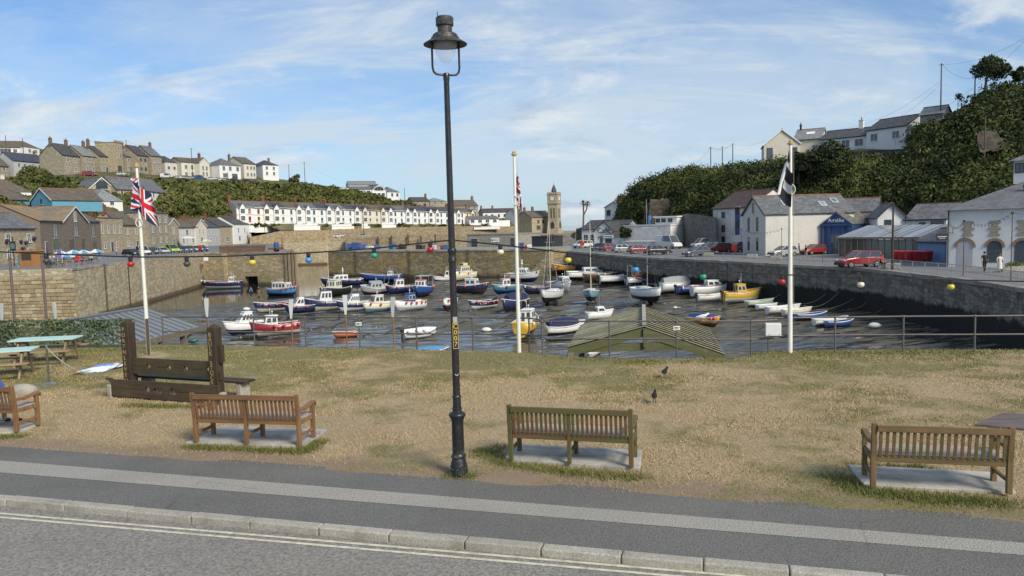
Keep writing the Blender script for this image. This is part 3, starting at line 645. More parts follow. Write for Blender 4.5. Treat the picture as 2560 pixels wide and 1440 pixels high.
# lower front block on the left with individually laid stones
bl0 = D(-160,700,97); bl1 = D(181,690,97); BT = -1.1
blk = struct(quay('quay_block', [(bl0.x,97.4),(bl1.x-.2,97.4),(LQ0[0],LQ0[1]+.2),(bl0.x,LQ0[1]+2)], BT, W_LEFT))
STONE = []
for i in range(5):
    c = [(.40,.33,.205),(.34,.27,.16),(.44,.37,.25),(.29,.235,.15),(.37,.285,.155)][i]; STONE.append(paint(c, .9, .5, tuple(x*.45 for x in c), 1.6, name='laid_stone', bump=.5))
st_m = []
for k in range(6):
    mb = MB(); mb.box(-.5,-.12,-.5,.5,.2,.5); me = mb.mesh('stone'); me.materials.append(STONE[0])
    for v in me.vertices: v.co += Vector((random.uniform(-.05,.05), random.uniform(-.05,.05)*(v.co.y<0), random.uniform(-.06,.06)))
    st_m.append(me)
z = -7.6; wx0 = D(-10,700,97).x; cnt = 0
while z < BT-.1:
    h = random.uniform(.34,.48) if z < -4.4 else random.uniform(.42,.6); x = wx0+random.uniform(-.6,0)
    while x < bl1.x-.1:
        w = random.uniform(.5,1.25); w = min(w, bl1.x-.02-x)
        if w > .15 and cnt < 290:
            put('stone', random.choice(st_m), blk, Matrix.Translation((x+w/2, 97.36, min(z+h/2, BT-h/2))) @ Matrix.Diagonal((w-.05,1,h-.05,1)), random.choice(STONE)); cnt += 1
        x += w
    z += h
# outer harbour walls seen beyond the gate, and the raised promenade in front of the terrace
def wall_line(name, pts, zt, zb, mat, thick=1.5, label=None, cat='wall'):
    """pts: (px, distance) bearings; zt: top height(s)"""
    P = [D(px, 560, d) for px, d in pts]; n = len(P); zt = zt if isinstance(zt, (list,tuple)) else [zt]*n
    mb = MB(); vs = []
    for i,p in enumerate(P):
        q = p.copy(); dirv = Vector((p.x,p.y,0)).normalized()*thick; vs += [(q.x,q.y,zb),(q.x,q.y,zt[i]),(q.x+dirv.x,q.y+dirv.y,zt[i]),(q.x+dirv.x,q.y+dirv.y,zb)]
    for i in range(n-1):
        a = 4*i; b = a+4; mb.add([], []) ; mb.f += []; 
        mb.f += [(a,b,b+1,a+1),(a+1,b+1,b+2,a+2),(a+2,b+2,b+3,a+3)]; mb.m += [0,0,0]
    mb.f += [(0,1,2,3),(4*n-4,4*n-1,4*n-2,4*n-3)]; mb.m += [0,0]; mb.v = vs
    o = mb.build(name, mat)
    if label: tag(o, label, cat)
    else: struct(o)
    return o
wall_line('outer_quay_wall', [(600,262),(735,264),(875,266)], -.6, -8.6, W_LEFT, 45, 'pale quay wall seen through the harbour gate gap')
wall_line('promenade_wall', [(862,256),(1000,256),(1140,258),(1230,262),(1300,268)], [1.3,1.6,1.6,.9,-.6], -8.6, W_TAN, 46, 'long tan sea wall with dark drain stains behind the far quay')
wall_line('terrace_wall', [(622,292),(700,298),(860,312),(1010,335),(1150,352),(1290,372)], [2.2,4.2,4.4,4.5,4.4,3.6], -8, W_TAN, 60, 'high retaining wall below the gardens of the white terrace')
wall_line('hillside_retaining_wall', [(1668,178),(1720,160),(1790,146)], [4.6,5.4,4.4], -2, stone_wall('grey_retaining_stone', (.15,.145,.13),(.25,.24,.21),(.09,.085,.07),(.7,.7,.3),None,0,.5), 6, 'dark grey rubble retaining wall beside the white warehouse')
# ------------------------------------------------------------------ boats
MUDZ = -7.6
ORANGE = paint((.62,.085,.035), .45, .25, (.4,.05,.03), 5, name='orange_buoy'); PINKB = paint((.62,.12,.10), .45, .25, (.4,.06,.05), 5, name='faded_pink_buoy'); WHITEB = paint((.7,.7,.68), .5, .2, name='white_fender'); YELB = paint((.62,.38,.03), .5, .2, name='yellow_buoy')
ROPE = paint((.33,.29,.21), .9, .3, name='rope'); STEEL = paint((.42,.43,.44), .35, .2, metal=.7, name='stainless_rail'); ENGINE = paint((.02,.02,.024), .35, .3, name='outboard_black')
GLS = glass_dark(); FRM = paint((.66,.67,.66), .4, .2, name='cabin_white'); SAIL = paint((.03,.05,.14), .8, .3, name='sail_cover')
CL = dict(navy=(.012,.018,.075), blue=(.02,.065,.24), sky=(.075,.23,.46), black=(.012,.012,.014), white=(.70,.71,.70), cream=(.64,.60,.47), red=(.24,.015,.03), salmon=(.55,.16,.10), yellow=(.58,.37,.03),
     gold=(.60,.29,.012), orange=(.56,.10,.02), grey=(.30,.32,.33), lgrey=(.48,.50,.51), teal=(.03,.12,.20), pblue=(.14,.25,.32), maroon=(.10,.018,.024), green=(.35,.42,.34), pink=(.55,.24,.19), umber=(.07,.035,.02), dred=(.09,.02,.02), steel=(.36,.37,.38))
def bp(c): return paint(CL[c], .32, .3, tuple(x*.5+.03 for x in CL[c]), 2.5, name=c+'_boat_paint')
def hull_pts(L_, B, H, blunt=.5, flare=.12, transom=.82, sheer=.35):
    st = [0,.08,.25,.45,.62,.76,.87,.95,1.0]; rings = []
    for s in st:
        k = max(0,(s-.5)/.5); hb = B/2*(1-k**(2.0+blunt)) * (transom+(1-transom)*min(1,s/.3)); zs = H*(1+sheer*max(0,(s-.35)/.65)**2+.06*max(0,(.3-s)/.3)); kz = H*.02+H*.85*max(0,(s-.86)/.14)**1.6*.55
        x = (s-.5)*L_+ (0 if s<1 else .0); hb = max(hb, .012)
        rake = .07*L_*k*k
        rings.append([(x, 0, kz), (x+rake*.05, hb*.52, kz+.13*H), (x+rake*.35, hb*(.86-flare*k), max(kz+.2*H, zs*.46)), (x+rake, hb, zs)])
    return rings
def boat(label, px, py, w, head, kind, hull, bottom='black', deck='white', cab='white', roof=None, trim='white', fend=(), L_=None, ar=.40, cabx=None, cabl=None, cabh=None, mast=0, roll=0, z=MUDZ, opts=(), text=None, name=None, nw=3, mastx=0.0):
    p = G(px, py-4) if z == MUDZ else U(px, py-4, z); h = R(head)
    if 480 < px < 1400:
        lim = float(np.interp(px, [480,735,819,820,1385], [162,160,174,173,157]))-2.8
        if p.y > lim: q = lim/p.y; p = Vector((p.x*q, lim, p.z))
    wm = w*p.y/F*(1.0 if kind == 'dinghy' else (1.27 if px < 1450 and 715 < py < 800 else 1.22)); L_ = L_ or wm/(abs(math.cos(h))*.98+ar*.80*abs(math.sin(h))); L_ = max(2.2, min(L_, 11)); B = max(L_*ar, 1.15); H = {'dinghy':.205,'yacht':.23,'open':.24}.get(kind,.27)*L_; H = max(.55, min(H, 1.55))
    nm = name or {'dinghy':'dinghy','yacht':'sailing_yacht','open':'open_boat','tent':'covered_boat','rib':'inflatable_boat'}.get(kind,'fishing_boat')
    keel = .55 if kind == 'yacht' else (.0 if kind in ('dinghy','rib') else .10)
    t = thing(nm, label, 'boat', (p.x, p.y+B*.4, p.z-.03+keel), h, 'boats moored in the harbour', rx=R(roll))
    rg = hull_pts(L_, B, H, blunt=(.9 if kind=='dinghy' else .5), transom=(.78 if kind!='yacht' else .55)); n = len(rg); mb = MB(); vs = []; idx = []
    for r in rg: vs.append([(a,-b,c) for a,b,c in r[::-1]][:3]+list(r))     # gunwale-, bilge-, chine-, keel, chine+, bilge+, gunwale+
    k = 7; flat = [q for r in vs for q in r]; fs = []; ms = []
    for i in range(n-1):
        for j in range(k-1):
            fs.append((i*k+j,(i+1)*k+j,(i+1)*k+j+1,i*k+j+1)); ms.append(0 if j in (0,5) else 1)
    fs.append(tuple(range(k))); ms.append(0); mb.v = flat; mb.f = fs; mb.m = ms
    hl = mb.build('hull', [bp(hull), bp(bottom)], t, smooth=50)
    md = hl.modifiers.new('shell', 'SOLIDIFY'); md.thickness = .05; md.offset = -1
    for sd_ in (1,-1):
        mb = MB(); mb.tube([(r[3][0], sd_*r[3][1], r[3][2]) for r in rg], .04 if L_<4 else .055, 6); mb.build('gunwale', bp(trim), t, smooth=60)
    dz = .55 if kind in ('dinghy','open') else (.93 if kind == 'yacht' else .80); mb = MB(); dv = []
    for r in rg: dv += [(r[3][0]-.03*L_*0, -r[3][1]*(.90 if dz<.9 else .97), r[3][2]*dz), (r[3][0], r[3][1]*(.90 if dz<.9 else .97), r[3][2]*dz)]
    mb.add(dv, [(2*i,2*i+2,2*i+3,2*i+1) for i in range(n-1)]); mb.build('deck', bp(deck), t)
    if 'stripe' in opts or text:
        mb = MB()
        for sd_ in (1,-1):
            pts = [(r[3][0], sd_*(r[3][1]+.012), r[3][2]-.10*H) for r in rg[:-1]]; 
            if 'stripe' in opts: mb.tube(pts, .035, 5)
        if mb.v: mb.build('stripe', bp('white' if hull not in ('white','cream') else 'maroon'), t)
    hz = lambda x: H*(1+.35*max(0,(x/L_+.5-.35)/.65)**2)*dz
    def cabin(x0, x1, hc, wf=.62, cm=None, rake=.18, rf=None, wn=nw, over=.10):
        yb = B/2*wf; yt = yb*.86; z0 = hz(min(x0,x1))-.02; z1 = z0+hc; c = bp(cm or cab); q = hc*rake
        cb = MB(); V = [(x0,-yb,z0),(x1,-yb,z0),(x1,yb,z0),(x0,yb,z0),(x0+.03,-yt,z1),(x1-q*1.4,-yt,z1),(x1-q*1.4,yt,z1),(x0+.03,yt,z1)]
        cb.add(V, [(3,2,1,0),(4,5,6,7),(0,1,5,4),(1,2,6,5),(2,3,7,6),(3,0,4,7)]); ch = cb.build('wheelhouse', c, t, bevel=.04)
        rb = MB(); rb.add([(x0-over,-yt-over*.6,z1),(x1-q*1.4+over*1.3,-yt-over*.6,z1),(x1-q*1.4+over*1.3,yt+over*.6,z1),(x0-over,yt+over*.6,z1),(x0-over*.6,-yt*.8,z1+.09),(x1-q*1.4+over*.5,-yt*.8,z1+.09),(x1-q*1.4+over*.5,yt*.8,z1+.09),(x0-over*.6,yt*.8,z1+.09)],
            [(3,2,1,0),(4,5,6,7),(0,1,5,4),(1,2,6,5),(2,3,7,6),(3,0,4,7)]); rb.build('roof', bp(rf or roof or 'white'), ch, bevel=.02)
        def pane(P0, P1, P2, P3, m=.1):
            P = [Vector(a) for a in (P0,P1,P2,P3)]; cc = sum(P, Vector())/4; nn = (P[1]-P[0]).cross(P[3]-P[0]).normalized()
            if nn.dot(cc-Vector(((x0+x1)/2,0,z0+hc*.5))) < 0: nn = -nn
            for (sc, off, mt, nmn) in ((1.0,.012,FRM if cm != 'blue' else bp('blue'),'window_frame'),(.82,.022,GLS,'window_pane')):
                g = MB(); Q = [cc+(a-cc)*sc+nn*off for a in P]; Q2 = [a-nn*.02 for a in Q]; g.add(Q+Q2, [(0,1,2,3),(7,6,5,4),(0,4,5,1),(1,5,6,2),(2,6,7,3),(3,7,4,0)]); g.build(nmn, mt, ch)
        lo, hi = z0+hc*.42, z0+hc*.88
        def side(s, u, zf): a = zf; y = yb+(yt-yb)*a; xl = x0+.03*a; xr = x1-q*1.4*a; return (xl+(xr-xl)*u, s*y, z0+hc*a)
        for s in (1,-1):
            for i in range(wn):
                a = .06+.88*i/wn; b = .06+.88*(i+1)/wn-.05; pane(side(s,a,.42), side(s,b,.42), side(s,b,.88), side(s,a,.88))
        def front(u, zf, xf): a = zf; y = yb+(yt-yb)*a; return ((x1-q*1.4*a) if xf else x0+.03*a, -y+2*y*u, z0+hc*a)
        for i in range(3 if B > 1.6 else 2):
            m = 3 if B > 1.6 else 2; a = .05+.9*i/m; b = .05+.9*(i+1)/m-.04; pane(front(a,.42,1), front(b,.42,1), front(b,.88,1), front(a,.88,1))
        pane(front(.12,.42,0), front(.44,.42,0), front(.44,.88,0), front(.12,.88,0)); pane(front(.56,.12,0), front(.88,.12,0), front(.88,.88,0), front(.56,.88,0))
        return ch, z1
    ztop = H
    if kind == 'cabin':
        cl = cabl or .34; cx = cabx if cabx is not None else .08; hc = 1.12*(cabh or max(1.1, min(1.55, L_*.28))); _, ztop = cabin((cx-cl/2)*L_, (cx+cl/2)*L_, hc)
        mb = MB(); mb.tube([((cx)*L_,.1,ztop),((cx)*L_,.1,ztop+.9)], .02, 5); mb.tube([((cx-.05)*L_,-.15,ztop),((cx-.05)*L_,-.15,ztop+.4)], .02, 5); mb.ball(((cx-.05)*L_,-.15,ztop+.45), .11, 8, 5, (1,1,.6)); mb.build('aerial', WHITE, t)
    if kind == 'cruiser':
        hc = 1.1*(cabh or .95); _, ztop = cabin(-.12*L_, .30*L_, hc, .66, rake=.5, wn=nw, over=.04)
        mb = MB(); mb.box(-.46*L_, -B*.36, hz(-.4*L_), -.14*L_, B*.36, hz(-.4*L_)+.25); mb.build('cockpit', bp('white'), t, bevel=.06)
    if kind == 'yacht':
        mb = MB(); zz = hz(0); mb.add([(-.25*L_,-.30*B,zz),(.22*L_,-.22*B,zz),(.30*L_,0,zz),(.22*L_,.22*B,zz),(-.25*L_,.30*B,zz),(-.22*L_,-.24*B,zz+.38),(.16*L_,-.17*B,zz+.34),(.20*L_,0,zz+.3),(.16*L_,.17*B,zz+.34),(-.22*L_,.24*B,zz+.38)],
            [(5,6,7,8,9),(0,1,6,5),(1,2,7,6),(2,3,8,7),(3,4,9,8),(4,0,5,9)]); ch = mb.build('coachroof', bp('white'), t, bevel=.03)
        for s in (1,-1):
            for i in range(2):
                g = MB(); x = -.18*L_+i*.15*L_; y = .245*B-.045*B*i; g.bar((x,s*(y+.02),zz+.2),(x+.1*L_,s*(y-.015),zz+.2),.04,.13); g.build('window_pane', GLS, ch)
        ztop = zz+.38
        for s in (1,-1):
            kb_ = MB(); kb_.add([(-.12*L_,s*.18*B,.12),(.10*L_,s*.18*B,.12),(.04*L_,s*.30*B,-keel),(-.10*L_,s*.30*B,-keel)],[(0,1,2,3)]); o = kb_.build('bilge_keel', bp('black'), t); so = o.modifiers.new('thick','SOLIDIFY'); so.thickness = .1
        mb = MB()
        for s in (1,-1):
            pts = [(r[3][0], s*r[3][1]*.97, r[3][2]+.5) for r in rg[1:-1]]; mb.tube(pts, .012, 4)
            for r in rg[1:-1:2]: mb.tube([(r[3][0], s*r[3][1]*.97, r[3][2]), (r[3][0], s*r[3][1]*.97, r[3][2]+.5)], .013, 4)
        mb.build('guard_rail', STEEL, t)
    if kind == 'tent':
        mb = MB(); zt = H*1.0; ht = cabh or .95; V = []; ff = []
        for i,(x,wf,hh) in enumerate(((-.46,.80,.75),(-.2,.92,1.0),(.05,.92,1.0),(.22,.80,.82),(.36,.55,.45))):
            V += [(x*L_,-B/2*wf,hz(x*L_)/dz),(x*L_,-B*.26*wf,hz(x*L_)/dz+ht*hh*.9),(x*L_,0,hz(x*L_)/dz+ht*hh),(x*L_,B*.26*wf,hz(x*L_)/dz+ht*hh*.9),(x*L_,B/2*wf,hz(x*L_)/dz)]
        for i in range(4):
            for j in range(4): ff.append((i*5+j,i*5+5+j,i*5+6+j,i*5+1+j))
        ff += [(0,1,2,3,4),(20,21,22,23,24)]; mb.add(V, ff); mb.build('canvas_cover', paint(CL[cab], .85, .35, scale=3, name='boat_canvas'), t, smooth=30); ztop = H+ht
    if kind in ('dinghy','open'):
        for x in (-.28,.0,.22):
            r = B/2*(.88 if x < .1 else .72); mb = MB(); mb.box(x*L_-.11, -r, H*.78, x*L_+.11, r, H*.83); mb.build('thwart', bp(deck if deck != hull else 'lgrey'), t)
    if kind == 'rib':
        mb = MB()
        pts = [(r[3][0], r[3][1], r[3][2]) for r in rg]+[(r[3][0], -r[3][1], r[3][2]) for r in rg[::-1]]; mb.tube(pts, .2, 8); mb.build('inflatable_tube', bp(hull), t, smooth=60)
        mb = MB(); mb.box(-.1*L_,-.28,H*.5,.08*L_,.28,H*.5+.9); mb.build('console', bp('black'), t, bevel=.05)
    if 'outboard' in opts:
        e = MB(); e.box(-.5*L_-.32,-.16,H*.95,-.5*L_+.02,.16,H*.95+.42); o = e.build('outboard_motor', ENGINE, t, bevel=.05); e = MB(); e.box(-.5*L_-.2,-.05,H*.05,-.5*L_-.08,.05,H*.95); e.build('leg', ENGINE, o)
    if 'rail' in opts:
        mb = MB(); pts = [(r[3][0]-.05*(r[3][0]>0), r[3][1]*.92, r[3][2]+.42) for r in rg[4:]]; pts += [(a,-b,c) for a,b,c in pts[::-1]]; mb.tube(pts, .02, 5)
        for r in rg[4::2]:
            for s in (1,-1): mb.tube([(r[3][0]-.05, s*r[3][1]*.92, r[3][2]), (r[3][0]-.05, s*r[3][1]*.92, r[3][2]+.42)], .018, 5)
        mb.build('pulpit_rail', STEEL, t)
    if 'gantry' in opts:
        mb = MB(); x = -.38*L_; y = B*.38; mb.tube([(x,-y,H*.8),(x,-y,H+1.9),(x,y,H+1.9),(x,y,H*.8)], .045, 6); mb.tube([(x+.6,-y,H*.8),(x,-y,H+1.3)], .03, 5); mb.tube([(x+.6,y,H*.8),(x,y,H+1.3)], .03, 5); mb.build('gantry', STEEL, t)
    if 'roofrack' in opts:
        mb = MB(); mb.box(-.30*L_,-B*.4,H+1.75,.05*L_,B*.4,H+1.83); mb.build('shelter_roof', bp('grey'), t, bevel=.02)
        for x in (-.29,.04):
            for s in (1,-1): q = MB(); q.tube([(x*L_,s*B*.38,H*.8),(x*L_,s*B*.38,H+1.76)], .03, 5); q.build('shelter_post', STEEL, t)
    if 'fly' in opts:
        mb = MB(); x = 0; mb.box(-.10*L_,-B*.26,ztop+.08,.12*L_,B*.26,ztop+.65); fb = mb.build('flybridge', bp(cab), t, bevel=.05); g = MB(); g.box(.122*L_,-B*.22,ztop+.30,.13*L_,B*.22,ztop+.58); g.build('window_pane', GLS, fb)
    if 'radar' in opts:
        mb = MB(); mb.tube([(0,0,ztop),(0,0,ztop+.8)], .05, 6); mb.ball((0,0,ztop+.85), .24, 10, 6, (1,1,.5)); mb.lathe([(.12,ztop+1.0),(.14,ztop+1.05),(.12,ztop+1.5),(.0,ztop+1.6)], 10); mb.build('radar_mast', WHITE, t, smooth=40)
    if 'gear' in opts:
        for i in range(4):
            g = MB(); x = (-.38+.09*i+random.uniform(-.02,.02))*L_; y = random.uniform(-.22,.22)*B; s = random.uniform(.22,.38); g.box(x,y,H*.75,x+s,y+s,H*.75+s*random.uniform(.5,.9)); g.build('fish_box', bp(random.choice(['blue','orange','lgrey','red'])), t)
    if mast:
        mb = MB(); x = mastx*L_; m0 = hz(0)+(.3 if kind=='yacht' else 0); mb.tube([(x,0,m0),(x,0,m0+mast)], [.06 if kind=='yacht' else .045, .035], 8)
        if kind == 'yacht' or mast > 6: mb.tube([(x,-.7,m0+mast*.68),(x,.7,m0+mast*.68)], .02, 5)
        mo = mb.build('mast', paint((.62,.58,.42),.4,.2,name='mast_buff') if 'buff' in opts else STEEL, t, smooth=60)
        if kind == 'yacht':
            b = MB(); b.tube([(x,0,m0+.9),(-.42*L_,0,m0+.95)], [.11,.09], 8); b.build('boom_with_sail', SAIL, t, smooth=60)
            b = MB()
            for (ex,ey) in ((.52*L_,0),(-.49*L_,0),(x-.1,B*.45),(x-.1,-B*.45)): b.tube([(x,0,m0+mast*.98),(ex,ey,H*1.0)], .008, 3)
            b.build('rigging', STEEL, t)
    for (s, u, kd_) in fend:        # fenders: side (+1 left, -1 right), position along, colour
        i = u*(n-1); j = min(int(i), n-2); a = Vector(rg[j][3]); b = Vector(rg[j+1][3]); q = a+(b-a)*(i-j); rr = .16 if kd_ != 'w' else .12
        mb = MB(); mb.ball((q.x, s*(q.y+rr*.9), q.z-.12), rr, 10, 7, (1,1,1.15 if kd_ != 'w' else 2.2)); mb.tube([(q.x,s*(q.y+rr*.5),q.z+.1),(q.x, s*(q.y-.02), q.z+.02)], .015, 4)
        mb.build('fender', {'o':ORANGE,'p':PINKB,'w':WHITEB,'y':YELB}[kd_], t, smooth=60)
    if text:
        for s in (1,-1):
            r = Vector(rg[5][3]); q = Vector(rg[3][3]); d = math.atan2(r.y-q.y, r.x-q.x); c = (r+q)/2; 
            M = Matrix.Translation((c.x, s*(c.y+.03), c.z-.30)) @ Matrix.Rotation((d+math.pi if s > 0 else -d), 4, 'Z') @ Matrix.Rotation(R(78), 4, 'X'); lettering(text, .34, WHITE, t, M, .01)
    return t
o4 = lambda s,a,b,n=3,k='o': tuple((s, a+(b-a)*i/max(1,n-1), k) for i in range(n))
FL = WATERZ-.25
boat('navy fishing boat with small white wheelhouse afloat by the left pier steps', 550,718,75,184,'cabin','navy','white','grey',cabx=-.25,cabl=.16,cabh=1.2,fend=o4(1,.2,.6,4)+o4(1,.75,.9,2,'w'),z=FL,opts=('gear',),mast=3,mastx=.1)
boat('light blue boat with long white wheelhouse, two people on its roof', 703,749,60,330,'cabin','sky','navy','lgrey',cabx=.0,cabl=.62,cabh=1.25,nw=4,fend=o4(-1,.55,.95,4),L_=6.2,opts=('stripe',))
boat('navy hulled open boat with white deck and red cover patch', 680,787,68,222,'open','navy','cream','white',fend=o4(1,.12,.7,5,'p')+((1,.3,'o'),),opts=('gear',))
boat('small navy cabin boat with white rounded cuddy beside the blue-roofed boat', 748,790,56,215,'cruiser','navy','navy',cabh=1.2,nw=2,fend=o4(1,.3,.8,3,'p'))
boat('navy workboat with blue-topped wheelhouse and white deck', 815,785,80,205,'cabin','navy','cream','white',cab='white',roof='navy',cabx=.06,cabl=.34,fend=((1,.45,'w'),(1,.15,'w')),nw=3)
boat('black hulled ketch with cream wheelhouse and very tall pale mast', 832,750,46,250,'cabin','black','black','cream',cab='cream',roof='cream',cabx=.0,cabl=.3,mast=9.2,mastx=.2,opts=('buff',),fend=((1,.1,'w'),(-1,.1,'w')),L_=7.5,trim='cream')
boat('white and navy motor boat with radar mast near the harbour gate', 855,723,80,196,'cruiser','navy','navy','white',trim='white',cabh=1.15,fend=o4(1,.05,.7,6,'p'),opts=('radar','rail'),nw=3)
boat('navy cabin boat with white topsides and dark windows behind an oar', 885,785,66,208,'cruiser','navy','white','white',cabh=1.25,fend=o4(1,.2,.6,3,'w'),nw=4)
boat('white cabin cruiser nose-on beside the red boat', 612,843,66,222,'cruiser','white','navy','white',cabh=1.35,nw=3,L_=4.6,fend=())
boat('dark red boat with white cabin and cream keel', 686,848,96,203,'cabin','red','cream','lgrey',cabx=.12,cabl=.30,cabh=1.05,fend=o4(1,.05,.45,4),opts=('rail','gear'),nw=2)
boat('salmon pink rowing dinghy below the railing', 862,849,60,205,'dinghy','salmon','salmon','cream',fend=(),opts=())
boat('long navy open workboat with blue canopy under the far quay', 952,704,80,178,'cabin','blue','navy','white',cab='white',roof='blue',cabx=-.22,cabl=.14,cabh=1.2,z=FL+.1,mast=4,mastx=-.02)
boat('grey half-decker heeled over against its neighbours', 936,742,58,215,'cabin','grey','maroon','lgrey',cab='lgrey',roof='grey',cabx=.05,cabl=.45,cabh=1.1,roll=-17,opts=('gantry',))
boat('navy boat with pink roofed white wheelhouse, second row', 998,741,54,212,'cabin','navy','navy','white',roof='pink',cabx=.05,cabl=.38,cabh=1.4,fend=o4(1,.3,.8,3,'p'),nw=2)
boat('royal blue trawler bow-on with orange roof and grey shelter', 1055,747,48,262,'cabin','blue','navy','white',roof='orange',cabx=.14,cabl=.2,cabh=1.35,mast=3.5,opts=('roofrack','gantry'),fend=((1,.3,'o'),(-1,.35,'o')),L_=7.5)
boat('cream cabin boat with pale blue boot line, front row', 945,787,62,222,'cabin','cream','pblue','pblue',cabx=.06,cabl=.36,cabh=1.2,fend=o4(1,.2,.7,3),nw=2,cab='cream',roof='cream')
boat('white boat with bright blue wheelhouse, front row', 1024,784,64,222,'cabin','white','lgrey','white',cab='blue',roof='blue',cabx=.02,cabl=.3,cabh=1.25,fend=o4(1,.1,.6,5)+((-1,.75,'o'),),nw=2)
boat('white fibreglass dinghy lying alone beside the lamp post', 1045,850,92,32,'dinghy','white','white','lgrey',trim='black',opts=('outboard',),roll=14,ar=.52)
boat('tiny white punt with red topped wheelhouse under the far wall', 1110,699,34,190,'cabin','white','navy','white',roof='red',cabx=-.1,cabl=.26,cabh=1.5,L_=4.2,fend=((1,.1,'p'),(1,.05,'p')),nw=1)
boat('white open boat half hidden behind the lamp post', 1121,779,50,262,'open','white','maroon','lgrey',fend=o4(1,.6,.8,2,'o')+o4(-1,.6,.8,2,'p'),opts=('outboard',),L_=5)
boat('tall cream cruiser with upper steering deck beside the lamp post', 1160,706,52,228,'cabin','cream','cream','white',cab='cream',roof='yellow',cabx=.05,cabl=.5,cabh=1.5,opts=('fly','rail'),fend=o4(1,.4,.7,2),nw=4,mast=2)
boat('navy boat with four-window white cabin right of the lamp post', 1180,741,66,335,'cabin','navy','umber','white',cabx=.02,cabl=.42,cabh=1.2,nw=2,fend=o4(-1,.1,.8,4),opts=('radar',))
boat('dark navy open boat lettered PZ 1198 on its bow', 1207,779,60,222,'open','navy','white','pblue',fend=o4(1,.1,.7,5,'o')+((-1,.8,'p'),),text='PZ 1198',opts=('outboard',))
boat('navy blue boat with salmon wheelhouse roof left of the middle flagpole', 1268,741,60,212,'cabin','teal','navy','white',roof='pink',cabx=.1,cabl=.34,cabh=1.25,fend=o4(-1,.6,.8,2,'o')+((1,.5,'o'),),nw=2,opts=('rail',))
boat('grey hulled white motor cruiser behind the middle flagpole', 1306,711,70,335,'cruiser','lgrey','navy','white',cabh=1.2,nw=4,fend=o4(-1,.2,.9,2),opts=('radar','rail'))
boat('navy workboat with white wheelhouse tied below the far steps', 1334,685,66,355,'cabin','navy','white','lgrey',cabx=.15,cabl=.22,cabh=1.3,mast=2.5,z=MUDZ,opts=('radar',))
boat('navy boat under a blue canvas tent cover', 1286,785,62,238,'tent','navy','black','white',cab='navy',cabh=1.1,fend=o4(-1,.3,.5,2,'o')+((1,.3,'y'),))
boat('black inflatable workboat crowded with gear and an orange float', 1346,741,60,205,'open','navy','black','lgrey',trim='lgrey',fend=((1,.5,'o'),(1,.9,'w')),opts=('gear','rail'))
boat('pale grey boat with white framed windscreen behind the grey yacht', 1400,737,54,300,'cabin','lgrey','lgrey','white',cabx=.25,cabl=.26,cabh=1.1,fend=((-1,.2,'p'),),opts=('gantry',))
boat('grey bilge-keel yacht with shark emblem, bow towards the lawn', 1380,770,56,246,'yacht','lgrey','black','lgrey',mast=9.5,mastx=.05,opts=('buff','outboard'),L_=6.2)
boat('pale blue yacht with tall mast in mid harbour', 1480,767,47,262,'yacht','pblue','black','white',mast=9.5,mastx=.05,L_=5.4,opts=('buff',))
boat('white yacht with blue sail cover above the slatted roof', 1620,770,64,285,'yacht','white','black','white',mast=11,mastx=.05,L_=7,opts=())
boat('bright yellow workboat with lifebuoy under the right quay corner', 1430,691,72,182,'open','gold','black','yellow',opts=('gear','rail'),fend=((1,.3,'o'),(1,.7,'o')),mast=3)
boat('white launch with black vertical fenders beside the yellow workboat', 1472,707,88,8,'cruiser','white','black','lgrey',cabh=.9,nw=2,opts=('rail',))
boat('maroon open boat behind the pale blue yacht', 1512,713,86,4,'open','umber','umber','umber',fend=((-1,.3,'w'),(-1,.4,'w'),(-1,.2,'o')))
boat('white skiff with grey inflatable beside it near the right wall', 1542,717,72,10,'open','white','black','grey',opts=('outboard','gear'))
boat('white cuddy boat with blue lamp behind the white yacht', 1602,720,64,20,'cabin','white','navy','lgrey',cabx=.05,cabl=.35,cabh=1.2,opts=('outboard','gantry'))
boat('orange inflatable boat behind the white yacht', 1636,716,84,8,'rib','orange','orange','orange',opts=())
boat('white boat under a grey sloping cover by the right wall', 1697,736,74,12,'tent','white','white','white',cab='grey',cabh=.9)
boat('small red dinghy with outboard at the end of the line', 1672,737,38,20,'dinghy','red','orange','orange',opts=('outboard',),fend=((-1,.2,'o'),))
boat('blue and white cuddy boat behind the maroon-striped blue boat', 1746,728,60,14,'cruiser','sky','blue','white',cabh=.85,nw=1)
boat('blue open boat with maroon gunwale along the right wall', 1738,744,78,10,'open','blue','umber','pblue',trim='maroon',fend=((-1,.15,'w'),),opts=('outboard',))
boat('white cabin boat with maroon gunwale and blue rudder', 1780,747,84,10,'cruiser','white','white','white',trim='maroon',cabh=.85,nw=2,opts=('rail',))
boat('cream trimmed white open motor boat beside the yellow cabin boat', 1782,761,60,4,'open','white','lgrey','cream',trim='cream',opts=('outboard','gear'))
boat('yellow cabin boat with red and white striped hull', 1858,763,84,12,'cabin','yellow','white','yellow',cab='yellow',roof='yellow',cabx=-.02,cabl=.28,cabh=1.05,nw=2,mast=2.6,opts=('outboard','stripe'),trim='gold')
boat('pale green tender, first of the row of dinghies', 1902,772,76,14,'dinghy','green','black','green')
boat('plain white pram dinghy, second of the row', 1920,779,54,10,'dinghy','white','lgrey','lgrey')
boat('white dinghy with bright blue interior in the row', 1962,789,88,10,'dinghy','white','white','blue')
boat('white dinghy with cream bow half behind the right flagpole', 1996,793,76,10,'dinghy','cream','white','maroon')
boat('blue dinghy with grey gunwale behind the railing', 2030,806,82,8,'dinghy','blue','umber','lgrey')
boat('plain white dinghy nearest the right harbour wall', 2080,819,86,6,'dinghy','white','lgrey','white')
boat('low blue punt, last of the row of dinghies', 2102,823,68,4,'dinghy','blue','blue','navy')
